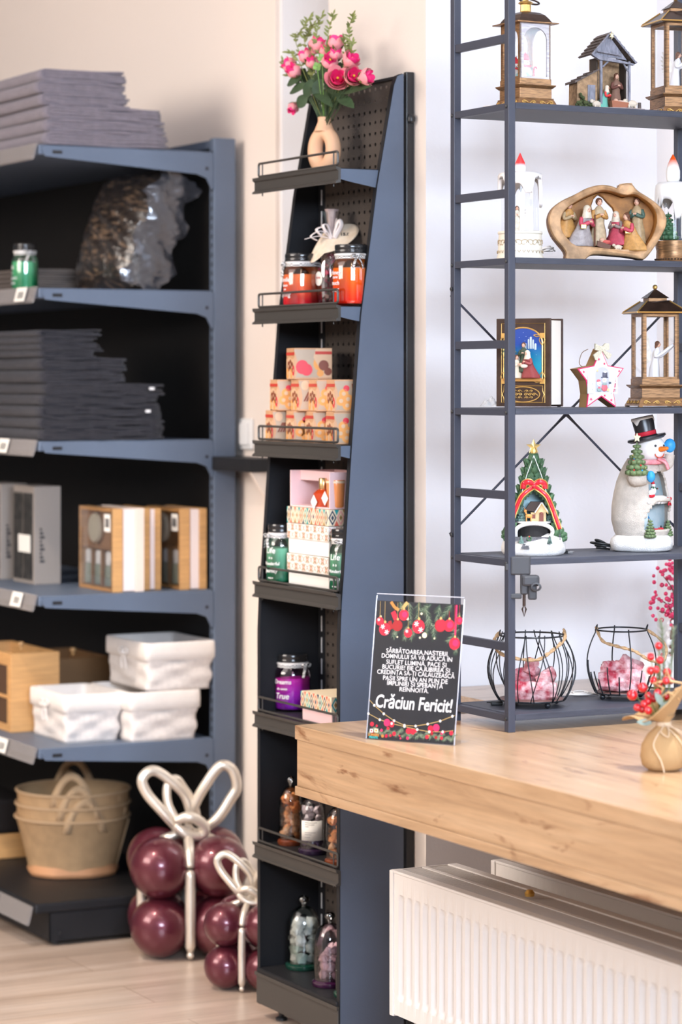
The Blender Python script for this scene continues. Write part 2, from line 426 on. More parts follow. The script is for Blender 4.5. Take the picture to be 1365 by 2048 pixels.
for i, z in enumerate(gz):
    m = MB(); m.box(.0, .498, .006, GL-.006, z-.026, z, bev=.003)
    sh = m.build('shelf', M_grey, g)
    for y in (0, GL-.004):
        m = MB(); m.prism([(.012, z-.004), (.498, z-.004), (.498, z-.10), (.492, z-.10), (.478, z-.072), (.45, z-.062), (.05, z-.033), (.015, z-.030), (.004, z-.012)], y, y+.004, 'y')
        m.build('bracket', M_grey, g, bevel=.0008)
    m = MB(); m.box(.035, .062, -.0008, .0006, z-.023, z-.014); m.build('bracket_slot', M_black, sh)
    m = MB(); m.box(.475, .483, -.0008, .0006, z-.05, z-.042); m.build('screw', M_black, sh)
    # price rail
    m = MB(); m.at((0, 0, z)); m.prism([(-.002, .002), (-.006, .004), (-.016, -.034), (-.020, -.038), (-.016, -.040), (-.012, -.036)], .012, GL-.01, 'y')
    m.build('price_rail', M_rail, g, label='translucent plastic price rail')
    for y in {0: (), 1: (.06,), 2: (.19,), 3: (.09, .32), 4: (.20,)}[i]:
        m = MB(); m.at((-.014, 0, z-.017), ry=.26); m.box(-.004, -.003, y, y+.072, -.018, .020); tg = m.build('price_tag', M_paper, g, label='white paper price tag')
        m = MB(); m.at((-.014, 0, z-.017), ry=.26)
        for q in range(6): m.box(-.0046, -.0041, y+.014+q*.007, y+.017+q*.007, -.01, .008)
        m.build('print', M_ink, tg)
m = MB(); m.box(-.012, .50, .002, GL-.002, .088, .115, bev=.006); m.build('base_deck', M_dark, g)
m = MB(); m.box(.028, .50, .006, .012, .012, .088, bev=.002); m.box(.028, .034, .006, GL, .012, .088, bev=.002); m.build('kick_panel', M_dark, g)
for q_ in (.05, .42): MB().box(q_, q_+.008, .0, .006, .03, .038).build('screw', M_black, g)
for y in (.05, GL-.05):
    m = MB(); m.at((.06, y, 0)); m.lathe([(.016, .002), (.016, .008), (.006, .012), (.006, .03)], 14); m.build('levelling_foot', M_black, g, smooth=True)
m = MB(); m.at((0, 0, .105)); m.prism([(-.014, .002), (-.018, .004), (-.030, -.040), (-.034, -.044), (-.028, -.046), (-.024, -.040)], .012, GL-.01, 'y')
m.build('price_rail', M_rail, g, label='translucent plastic price rail')
m = MB(); m.at((-.026, 0, .083), ry=.26); m.box(-.004, -.003, .24, .31, -.02, .022); m.build('price_tag', M_paper, g, label='white paper price tag')

# ------------------------------------------------------------------ narrow pegboard stand
SX = 2.917; SYN = 5.241; SYF = 5.653; SF = 2.757
st = thing('pegboard_stand', 'tall narrow graphite display stand with pegboard back and seven railed shelves', 'shelving', (SX, SYN, 0))
Z0 = .0
prof = [(.16, .03), (.16, .90), (.156, .99), (.150, 1.06), (.130, 1.345), (.108, 1.62), (.067, 1.91), (.0245, 2.135), (.016, 2.155), (.004, 2.160)]
out = [(0, .03)]+[(-a, b) for a, b in prof]+[(0, 2.160)]
m = MB(); m.prism(out, 0, .004, 'y'); m.build('side_panel', mat('slate side panel', (.112, .140, .195), .42, noise=.10, nscale=4, bump=.15, bscale=300), st, label='slate grey tapered side panel')
# folded front lip of the near side panel
m = MB()
for (a, b), (c, d) in zip(prof[:-1], prof[1:]):
    m.add([(-a, 0, b), (-a, .014, b), (-c, .014, d), (-c, 0, d)], [(0, 1, 2, 3)])
m.build('side_flange', M_dark, st, solid=.0015)
W = SYF-SYN
m = MB(); m.prism(out, W-.004, W, 'y'); m.build('side_panel', M_dark, st)
m = MB()
for (a, b), (c, d) in zip(prof[:-1], prof[1:]):
    m.add([(-a, W-.014, b), (-a, W, b), (-c, W, d), (-c, W-.014, d)], [(0, 1, 2, 3)])
m.build('side_flange', M_dark, st, solid=.0015)
m = MB(); m.box(.006, .026, -.002, .012, .03, 2.165, bev=.002); m.box(.006, .026, W-.012, W+.002, .03, 2.165, bev=.002); m.build('upright', M_black, st)
# pegboard with real holes
def pegboard(x0, z0, z1, nz, y0, y1, ny, r=.0042):
    dy = (y1-y0)/ny; dz = (z1-z0)/nz; vs = []; fs = []
    K = 8
    for i in range(ny):
        for j in range(nz):
            cy = y0+(i+.5)*dy; cz = z0+(j+.5)*dz; b = len(vs)
            sq = [(-.5, -.5), (0, -.5), (.5, -.5), (.5, 0), (.5, .5), (0, .5), (-.5, .5), (-.5, 0)]
            for (a, c) in sq: vs.append((x0, cy+a*dy, cz+c*dz))
            for (a, c) in sq:
                q = math.atan2(c, a); vs.append((x0, cy+r*math.cos(q), cz+r*math.sin(q)))
            for k in range(K): fs.append((b+k, b+(k+1) % K, b+K+(k+1) % K, b+K+k))
    return vs, fs
vs, fs = pegboard(-.0015, .05, 2.150, 84, .012, W-.037, 14)
m = MB(); m.add(vs, fs); m.build('pegboard', mat('perforated black panel', (.080, .066, .057), .5, spec=.3), st)
m = MB(); m.box(.012, .014, .004, W-.004, .05, 2.112); m.build('rear_sheet', M_black, st)
m = MB(); m.box(-.012, .008, .006, W-.004, 2.150, 2.156); m.build('top_lip', M_dark, st)
# slotted upright at the far back corner; gaps painted white as lit wall behind
M_slot = mat('painted gap light', (.9, .9, .92), .35, metal=.2)
m = MB(); m.box(-.004, .002, W-.037, W-.006, .05, 2.13); m.build('slotted_rail', M_black, st)
m = MB(); z = .09
while z < 2.1:
    m.box(-.0048, -.0036, W-.026, W-.0215, z, z+.036); z += .05
m.build('slot_row', M_slot, st, label='row of slots painted white as the lit wall behind')
tz = [1.946, 1.643, 1.337, 1.010, .708, .404]
FXs = -(SX-SF)    # front plane, local x
def front_shelf(z):
    m = MB(); m.box(FXs, -.004, .006, W-.006, z-.006, z); m.build('shelf', M_dark, st)
    m = MB(); m.at((FXs, 0, z))
    m.prism([(0, 0), (-.012, .003), (-.011, -.004), (-.006, -.007), (-.006, -.026), (-.012, -.030), (-.012, -.034), (0, -.033)], -.004, W+.004, 'y')
    m.build('front_profile', M_shelf, st)
    m = MB(); m.prism([(FXs+.001, z-.002), (FXs+.001, z-.024), (FXs+.03, z-.030), (-.004, z-.052), (-.004, z-.002)], .0045, .0065, 'y'); m.build('bracket', M_grey, st)
    r = .006; pts = []
    a, b, h0, h1 = .004, W-.012, .006, .036
    for (cy, cz, s) in ((a+r, h0+r, PI), (b-r, h0+r, 1.5*PI), (b-r, h1-r, 0), (a+r, h1-r, .5*PI)):
        for k in range(5):
            q = s+k*PI/8; pts.append((FXs-.003, cy+r*math.cos(q), z+cz+r*math.sin(q)))
    m = MB(); m.tube(pts, .0028, 8, closed=True)
    for y in (a+.02, b-.02): m.tube([(FXs-.003, y, z+.034), (FXs-.003, y, z-.040)], .0016, 6)
    m.build('rail', M_shelf, st, smooth=True)
for z in tz: front_shelf(z)
bz = .115
m = MB(); m.box(FXs-.006, -.004, .006, W-.006, bz-.012, bz, bev=.003); m.build('base_shelf', M_dark, st)
m = MB(); m.box(FXs-.004, FXs, .002, W-.002, .032, bz-.014, bev=.001); m.box(FXs-.008, FXs-.002, .0, W, bz-.018, bz-.010); m.build('kick_panel', M_shelf, st)
for y in (.05, W-.065):
    m = MB(); m.at((FXs+.03, y, 0)); m.lathe([(.014, .001), (.014, .006), (.006, .010), (.008, .018), (.008, .024), (.0035, .026), (.0035, .06)], 14); m.build('levelling_foot', M_black, st, smooth=True)
m = MB(); m.at((.016, -.005, zat(237, SX, SYN))); m.lathe([(.004, -.01), (.009, -.006), (.010, .002), (.006, .009), (0, .010)], 10); m.build('wall_screw', M_black, st, smooth=True)

# ------------------------------------------------------------------ metal rack on the counter
RX = 2.710; RYF = 4.461; RYB = 4.669; RW = .540
PW = .0155
M_rack = mat('dark grey rack steel', (.042, .046, .066), .45, bump=.12, bscale=700)
M_board = mat('dark grain board', (.055, .060, .082), .5, noise=.25, nscale=8, stretch=(2, 30, 30), bump=.3, bscale=30)
rk = thing('metal_rack', 'tall dark grey metal rack with open ladder side standing on the oak counter', 'rack', (RX, RYF, TZ))
dY = RYB-RYF; RT = 1.72
for x in (0, RW):
    for y in (0, dY):
        m = MB(); m.box(x, x+PW, y-PW/2, y+PW/2, 0, RT, bev=.0008); m.build('post', M_rack, rk)
    for zz in (2.141, 1.841, 1.549, 1.257, .964):
        m = MB(); m.box(x+.002, x+PW-.002, PW/2, dY-PW/2, zz-TZ-.008, zz-TZ+.008, bev=.0006); m.build('rung', M_rack, rk)
rz = [2.016, 1.717, 1.425, 1.134, .834]
for zz in rz:
    m = MB(); m.box(PW+.0005, RW, -PW/2, dY+PW/2, zz-TZ-.012, zz-TZ, bev=.0006); m.build('shelf', M_board, rk)
    for x in (0, RW):
        m = MB(); m.box(x+.001, x+PW-.001, PW/2, dY-PW/2, zz-TZ-.014, zz-TZ-.001, bev=.0006); m.build('shelf_rail', M_rack, rk)
    for y in (0, dY): MB().at((0, y, zz-TZ-.008), ry=-PI/2).lathe([(0, 0), (.0038, 0), (.0038, .0015), (.002, .0028), (0, .003)], 10).build('bolt', M_black, rk, smooth=True)
yb = dY+PW/2+.003; za = zat(590, RX, RYB)-TZ; zb = zat(1062, RX+.3, RYB)-TZ
for (p, q) in (((.004, za), (RW+.01, zb)), ((RW+.01, za+.0), (.004, zb))):
    m = MB(); a = Vector((p[0], yb, p[1])); b = Vector((q[0], yb+.004, q[1]))
    m.tube([a, a.lerp(b, .02), a.lerp(b, .46), a.lerp(b, .5), a.lerp(b, .54), a.lerp(b, .98), b], [.004, .0026, .0026, .004, .0026, .0026, .004], 8)
    m.build('cross_brace', M_rack, rk, smooth=True)
for zz in (za+.012, zb): MB().at((-.001, dY, zz), ry=-PI/2).lathe([(0, 0), (.0045, 0), (.0045, .002), (.002, .004), (0, .004)], 10).build('bolt', M_black, rk, smooth=True)
# ------------------------------------------------------------------ towels
M_towel = mat('grey lilac terry', (.215, .185, .215), .95, noise=.15, nscale=60, bump=.9, bscale=900, sheen=.3, spec=.1)
M_towdk = mat('charcoal terry', (.036, .035, .043), .95, noise=.2, nscale=60, bump=.9, bscale=900, sheen=.15, spec=.1)
M_cloth = mat('dark stone linen', (.13, .11, .10), .95, bump=.5, bscale=700, spec=.1)
def ribbon_u(mb, L, Wd, z0, z1, th, x0, rnd, seed, amp):
    """one folded sheet: bottom layer, rounded fold at the front, top layer; wavy, extruded along y"""
    R = random.Random(seed); ph = R.uniform(0, 6); ph2 = R.uniform(0, 6); k1 = R.uniform(14, 22)
    path = []; N = 14; r = (z1-z0)/2
    for i in range(N+1): path.append((L-(L-x0-r*.8)*i/N, z0, 1))
    for i in range(1, 6):
        a = -PI/2-PI*i/6; path.append((x0+r*.8+r*.8*math.cos(a), (z0+z1)/2+r*math.sin(a), 1))
    for i in range(N+1): path.append((x0+r*.8+(L+R.uniform(-.012, .004)-x0-r*.8)*i/N, z1, 1))
    ny = 12; vs = []; n = len(path)
    for j in range(ny+1):
        y = Wd*j/ny
        for (x, z, s) in path:
            fx = max(0, min(1, (x-x0)/L)); dz = amp*fx*(math.sin(k1*x+ph+y*3)+.6*math.sin(2.3*k1*x+ph2+y*9))
            ex = (0.004*math.sin(37*y+ph+z*300) if x > L*.9 else 0)
            vs.append((x+ex+.002*math.sin(9*y+ph), y+.0025*math.sin(50*x+ph2), z+dz))
    fs = [(j*n+i, j*n+i+1, (j+1)*n+i+1, (j+1)*n+i) for j in range(ny) for i in range(n-1)]
    mb.add(vs, fs)
def towel(L, Wd, h, m, label, group, loc, seed, layers=2, rz=0):
    mb = MB(); g = h/(2*layers)
    for k in range(layers):
        ribbon_u(mb, L-.003*k, Wd, g*(k+.5), h-g*(k+.5), g, .006*k, 0, seed+k*13, .0019)
    o = mb.build('towel', m, smooth='all', solid=g*.92); o.location = loc; o.rotation_euler.z = rz
    return tag(o, label, 'towel', group)
y0 = 6.592
nm_ = ['lowest', 'second from bottom', 'third from bottom']
for k in range(3):
    x0 = onY(92, y0); L = [.345, .335, .330][k]
    towel(L, .5, .0345, M_towel, 'wide folded grey lilac towel, %s of the top shelf pile' % nm_[k], 'grey lilac towels on the top shelf', (x0+.002*k, y0, 2.0955+.0345*k), 3+k)
for k in range(3):
    x0 = onY([86, 78, 84][k], y0)
    towel(.243, .5, .0315, M_towel, 'narrower folded grey lilac towel, %s of the narrow ones' % ['lowest', 'middle', 'topmost'][k], 'grey lilac towels on the top shelf', (x0, y0+.002, 2.0955+.1035+.0315*k), 31+k)
ords = ['lowest', 'second', 'third', 'fourth', 'fifth']
zc = 1.3212
for k in range(5):
    o = towel(.345-.012*(k == 4)-.02*(k == 3), .5, .030, M_towdk, 'wide folded charcoal towel in the dark pile, %s from the shelf' % ords[k], 'charcoal towels in the dark pile', (onY(84+5*(k == 3)+8*(k == 4), y0), y0, zc), 51+k)
    zc += .030
    if k in (2, 4):
        m = MB(); m.cbox((.300, -.003, .016), (.014, .002, .007)); m.build('care_tag', M_white, o)
for k in range(2):
    towel(.235, .5, .034, M_towdk, 'mid width charcoal towel in the dark pile, %s of the two' % ['lower', 'upper'][k], 'charcoal towels in the dark pile', (onY(88, y0), y0+.003, zc), 61+k); zc += .034
for k in range(4):
    towel(.15+.02*(k % 2), .5, .018, M_towdk, 'narrow thin charcoal towel at the top of the dark pile, %s from its bottom' % ['first', 'second', 'third', 'fourth'][k], 'charcoal towels in the dark pile', (onY(84, y0), y0+.004, zc), 71+k); zc += .018
x0 = 2.68
for k in range(5):
    towel(.20-.02*(k > 2), .34, .013, M_cloth, 'folded stone grey placemat behind the green jar, %s from the shelf' % ords[k], 'folded placemats behind the green jar', (x0+.006*k, 7.02, 1.7215+.0135*k), 81+k, layers=1)
towel(.20, .16, .006, M_cloth, 'flat grey cloth lying on the shelf beside the placemats', None, (onY(100, 7.0)-.02, 6.98-.14, 1.7215), 99, layers=1)

# ------------------------------------------------------------------ jar candles
def gradmat(name, top, bot, z0, z1, rough=.35, emit=0):
    if name in MC: return MC[name]
    m = bpy.data.materials.new(name); m.use_nodes = True; nt = m.node_tree; b = nt.nodes['Principled BSDF']; L = nt.links
    tc = nm(nt, 'ShaderNodeTexCoord'); sp = nm(nt, 'ShaderNodeSeparateXYZ'); L.new(tc.outputs['Object'], sp.inputs[0])
    mr = nm(nt, 'ShaderNodeMapRange'); mr.inputs[1].default_value = z0; mr.inputs[2].default_value = z1; L.new(sp.outputs['Z'], mr.inputs[0])
    r = nm(nt, 'ShaderNodeValToRGB'); r.color_ramp.elements[0].color = (*bot, 1); r.color_ramp.elements[1].color = (*top, 1)
    L.new(mr.outputs[0], r.inputs[0]); L.new(r.outputs[0], b.inputs['Base Color'])
    b.inputs['Roughness'].default_value = rough; b.inputs['Subsurface Weight'].default_value = .15; b.inputs['Subsurface Radius'].default_value = (.02, .01, .005)
    b.inputs['Subsurface Scale'].default_value = .5
    MC[name] = m; return m
def gingham(name='gingham ribbon'):
    if name in MC: return MC[name]
    m = bpy.data.materials.new(name); m.use_nodes = True; nt = m.node_tree; b = nt.nodes['Principled BSDF']; L = nt.links
    tc = nm(nt, 'ShaderNodeTexCoord'); c = nm(nt, 'ShaderNodeTexChecker'); c.inputs['Scale'].default_value = 380
    c.inputs[1].default_value = (.03, .03, .03, 1); c.inputs[2].default_value = (.85, .83, .8, 1)
    L.new(tc.outputs['Object'], c.inputs[0]); L.new(c.outputs[0], b.inputs['Base Color']); b.inputs['Roughness'].default_value = .8
    MC[name] = m; return m
M_lid = mat('black glossy lid', (.012, .012, .013), .18, coat=.5)
M_rimw = mat('pale jar rim', (.75, .72, .7), .3)
def candle_jar(label, group, X, Y, Z, r, h, wax, fill, tint, lines, face, bowa, lidz=.12):
    """wide mouth jar: glass, wax, black lid, gingham ribbon and bow, white lettering turned to angle face"""
    t = thing('jar_candle', label, 'candle', (X, Y, Z), 0, group)
    nk = h*.86
    pr = [(r*.86, 0), (r*.97, .003), (r, .012), (r, h*.62), (r*.97, h*.70), (r*.82, h*.765), (r*.80, h*.78), (r*.80, nk)]
    MB().lathe(pr, 32, cap=False).build('glass', clear('tinted glass %s' % str(tint), col=tint, mixt=.85), t, smooth='all')
    MB().lathe([(0, .004), (r*.93, .005), (r*.95, .012), (r*.95, h*fill), (r*.6, h*fill+.001), (0, h*fill+.002)], 32).build('wax', wax, t, smooth=True)
    MB().tube([(0, 0, h*fill), (.001, 0, h*fill+.012)], .0009, 6).build('wick', M_paper, t)
    MB().lathe([(r*.80, nk-.006), (r*.88, nk-.005), (r*.89, nk-.002), (r*.80, nk)], 32).build('rim', M_rimw, t, smooth=True)
    MB().lathe([(r*.84, nk), (r*.86, nk+.002), (r*.86, h*.90), (r*.85, h*.905), (r*.85, h*.925), (r*.86, h*.93), (r*.86, h-.003), (r*.83, h), (0, h)], 32, wob=None).build('lid', M_lid, t, smooth=True)
    zr = h*.795
    m = MB(); m.lathe([(r*.81, zr-.004), (r*.84, zr-.004), (r*.84, zr+.004), (r*.81, zr+.004)], 32)
    ca, sa = math.cos(bowa), math.sin(bowa); bx, by = r*.86*ca, r*.86*sa
    for s in (-1, 1):
        m.tube(bez([(bx, by, zr), (bx+ca*.004-sa*s*.008, by+sa*.004+ca*s*.008, zr+.006), (bx+ca*.005-sa*s*.015, by+sa*.005+ca*s*.015, zr+.003), (bx+ca*.004-sa*s*.009, by+sa*.004+ca*s*.009, zr-.003), (bx+ca*.003, by+sa*.003, zr)], 5), .0035, 6, flat=.3)
        m.tube(bez([(bx, by, zr), (bx+ca*.006-sa*s*.007, by+sa*.006+ca*s*.007, zr-.010), (bx+ca*.006-sa*s*.012, by+sa*.006+ca*s*.012, zr-.026)], 5), .003, 6, flat=.3)
    m.sph((bx+ca*.003, by+sa*.003, zr), .0042, 10)
    m.build('ribbon', gingham(), t, smooth=True)
    # lettering wrapped on the glass: each line bent by hand
    for (s, sz, zz) in lines:
        o = text('lettering', s, sz, M_white, t, (0, 0, 0), (0, 0, 0), depth=.0001, bold=.0001, shear=.15)
        me = o.data
        for v in me.vertices:
            a = face+v.co.x/r; rr = r+.0006+v.co.z
            v.co = Vector((rr*math.cos(a), rr*math.sin(a), h*zz+v.co.y))
        o.data.update()
    return t
FA = math.atan2(-FY, -FX)      # angle that faces the camera
green = gradmat('green wax', (.36, .72, .50), (.0, .22, .10), .02, .085)
X = 2.66; Y = onX(50, X)
candle_jar('green jar candle on the shelf edge in front of grey placemats', 'green jar candles', X, Y, 1.7215, .036, .128, gradmat('bright green wax', (.25, .75, .45), (.02, .42, .18), .02, .08), .62, (.75, .86, .80), [('Life', .014, .5), ('is a', .008, .38), ('Wonderful', .010, .27), ('Journey', .010, .17)], FA-1.15, FA+.5)

# ------------------------------------------------------------------ wrapped cushion
m = MB(); n = 26; vs = []; fs = []
R = random.Random(5)
def cz_(u, v, s): return s*.055*((1-abs(u)**3)*(1-abs(v)**3))**.5
for s in (-1, 1):
    b = len(vs)
    for i in range(n+1):
        for j in range(n+1):
            u = -1+2*i/n; v = -1+2*j/n
            q = .0035*(math.sin(17*u+9*v*s)+math.sin(23*v-11*u+s)+.7*math.sin(41*(u+v)*.7+3*s)); q *= (1-max(abs(u), abs(v))**4)
            vs.append((cz_(u, v, s)+q*s, u*.155*(1-.05*v*v), v*.17*(1-.05*u*u)+.17))
    fs += [(b+i*(n+1)+j, b+i*(n+1)+j+1, b+(i+1)*(n+1)+j+1, b+(i+1)*(n+1)+j) for i in range(n) for j in range(n)]
m.add(vs, fs)
def cushion_mat():
    mm = bpy.data.materials.new('brown fern satin'); mm.use_nodes = True; nt = mm.node_tree; b = nt.nodes['Principled BSDF']; L = nt.links
    tc = nm(nt, 'ShaderNodeTexCoord'); wv = nm(nt, 'ShaderNodeTexNoise'); wv.inputs['Scale'].default_value = 1; wv.inputs['Detail'].default_value = 2; wv.inputs['Distortion'].default_value = 1.5; mq = nm(nt, 'ShaderNodeMapping'); mq.inputs['Rotation'].default_value = (.75, 0, 0); mq.inputs['Scale'].default_value = (8, 16, 62)
    r = nm(nt, 'ShaderNodeValToRGB'); r.color_ramp.elements[0].position = .52; r.color_ramp.elements[1].position = .7
    r.color_ramp.elements[0].color = (.018, .013, .011, 1); r.color_ramp.elements[1].color = (.16, .10, .06, 1)
    L.new(tc.outputs['Object'], mq.inputs[0]); L.new(mq.outputs[0], wv.inputs[0]); L.new(wv.outputs[0], r.inputs[0]); L.new(r.outputs[0], b.inputs['Base Color'])
    b.inputs['Roughness'].default_value = .3; b.inputs['Coat Weight'].default_value = 1; b.inputs['Coat Roughness'].default_value = .08
    nz = nm(nt, 'ShaderNodeTexNoise'); nz.inputs['Scale'].default_value = 22; nz.inputs['Distortion'].default_value = 1.5; bp = nm(nt, 'ShaderNodeBump'); bp.inputs['Strength'].default_value = .9; bp.inputs['Distance'].default_value = .01
    L.new(tc.outputs['Object'], nz.inputs[0]); L.new(nz.outputs[0], bp.inputs['Height']); L.new(bp.outputs[0], b.inputs['Coat Normal'])
    return mm
t = thing('wrapped_cushion', 'brown fern patterned cushion in shiny film leaning inside the shelf', 'cushion', (2.85, 6.80, 1.7225), .15, ry=.33)
m.build('cushion', cushion_mat(), t, smooth='all')
m = MB(); n = 22; vs = []; fs = []
for i in range(9):
    for j in range(n+1):
        u = i/8; v = -1+2*j/n
        k = .007*math.sin(31*v+5*u)+.006*math.sin(57*v-13*u)+.005*math.sin(23*u+19*v)
        vs.append((-.04+u*.13+.018*math.sin(9*v), -.162-k-.012*math.sin(PI*u), .172+v*.165))
fs = [(i*(n+1)+j, i*(n+1)+j+1, (i+1)*(n+1)+j+1, (i+1)*(n+1)+j) for i in range(8) for j in range(n)]
m.add(vs, fs); m.build('film_edge', mat('crinkled silver film', (.07, .07, .08), .12, metal=.3, coat=1, bump=1, bscale=120), t, smooth='all', label='crinkled silvery film edge')

# ------------------------------------------------------------------ spa gift boxes and grey packages (fourth shelf)
M_bam = mat('bamboo', (.66, .36, .14), .45, noise=.2, nscale=8, stretch=(1, 1, 12))
M_cream = mat('cream card', (.80, .66, .56), .5)
M_pinkw = mat('pale pink card', (.85, .72, .68), .4)
M_cer = mat('cream ceramic', (.72, .66, .52), .4)
M_sage = mat('sage bottle', (.33, .37, .31), .4)
M_tan = mat('tan insert', (.42, .24, .13), .7)
def giftset(X, Y, z, dx, dy, h, label, pots=True):
    t = thing('spa_gift_box', label, 'gift box', (X, Y, z), 0, 'wooden spa gift boxes')
    m = MB()
    m.box(0, .03, 0, .010, 0, h); m.box(0, .03, dy-.010, dy, 0, h); m.box(0, .03, .010, dy-.01, 0, .010); m.box(0, .03, .010, dy-.01, h-.010, h); m.box(.028, .032, .01, dy-.01, .01, h-.01)
    m.build('tray', M_bam, t, bevel=.001)
    m = MB(); m.box(.026, .028, .010, dy-.010, .01, h-.01); m.box(.002, .027, .010, dy-.01, h*.50, h*.50+.004)
    for q in (.36, .64): m.box(.002, .027, dy*q, dy*q+.004, .01, h*.5)
    m.build('insert', M_tan, t)
    m = MB(); m.at((.018, dy*.68, h*.74), ry=PI/2, rx=0); m.lathe([(0, -.010), (.036, -.008), (.040, 0), (.036, .008), (0, .010)], 20, sx=1.05); m.build('sponge', M_cer, t, smooth=True)
    for k, q in enumerate((.2, .5, .8)):
        m = MB(); m.at((.012, dy*q, .014)); m.lathe([(.020, 0), (.024, .003), (.022, .05), (.020, .055)], 14, sx=.5); o = m.build('bottle', M_sage, t, smooth=True)
        m = MB(); m.at((.012, dy*q, .07)); m.lathe([(.019, 0), (.019, .03), (.014, .036)], 14, sx=.5); m.build('cap', M_white, o, smooth=True)
    m = MB(); m.box(-.002, -.0012, .012, .052, h*.72, h*.93); o = m.build('price_sticker', M_paper, t)
    m = MB(); 
    for q in range(4): m.box(-.0028, -.002, .018+q*.007, .022+q*.007, h*.77, h*.88)
    m.build('print', M_ink, o)
    m = MB(); m.box(-.0008, .0, .0, dy, 0, h); m.build('window', clear('clear box window', mixt=.5), t)
    m = MB(); m.box(.032, dx*.72, .002, dy-.002, .002, h-.002, bev=.001); m.build('sleeve', M_pinkw, t)
    m = MB(); m.box(dx*.722, dx, 0, dy, 0, h, bev=.001); m.build('back_case', M_cream if pots else M_bam, t)
    return t
yb_ = 6.61; xa = onY(225, yb_)
giftset(xa, yb_, .9165, .092, .232, .222, 'open front wooden spa gift box with sponge and bottles, at the front of the row')
giftset(xa+.094, yb_+.035, .9165, .062, .22, .219, 'spa gift box squeezed between two others, only its edge showing', False)
xc = onY(360, yb_)
giftset(xc, yb_, .9165, onY(414, yb_)-xc, .225, .218, 'rightmost spa gift box, beside the metal upright', False)
M_pack = mat('taupe package card', (.30, .26, .23), .35)
M_packin = mat('dark package contents', (.05, .045, .04), .3, noise=.6, nscale=40)
def package(X, Y, label):
    h = .27; dx = .082; dy = .16
    t = thing('package', label, 'package', (X, Y, .9165), 0, 'taupe packages on the fourth shelf')
    m = MB(); m.box(.004, dx, 0, dy, 0, h, bev=.001); m.build('carton', M_pack, t)
    m = MB(); m.box(.0, .004, .012, dy*.46, .012, h-.02); m.box(0, .004, dy*.54, dy-.012, .012, h-.02); m.build('window', M_packin, t)
    m = MB(); m.box(-.001, .0, .02, .11, h*.32, h*.5); m.build('label', M_paper, t)
    m = MB()
    for k in range(9): m.box(.02, .034-.004*(k % 3), -.0006, 0, .06+k*.011, .067+k*.011)
    m.build('print', M_ink, t)
X = onY(66, 6.97); package(X, 6.97, 'tall taupe windowed package standing left of the spa gift boxes')
package(2.70, 7.20, 'tall taupe package at the left edge of the picture')

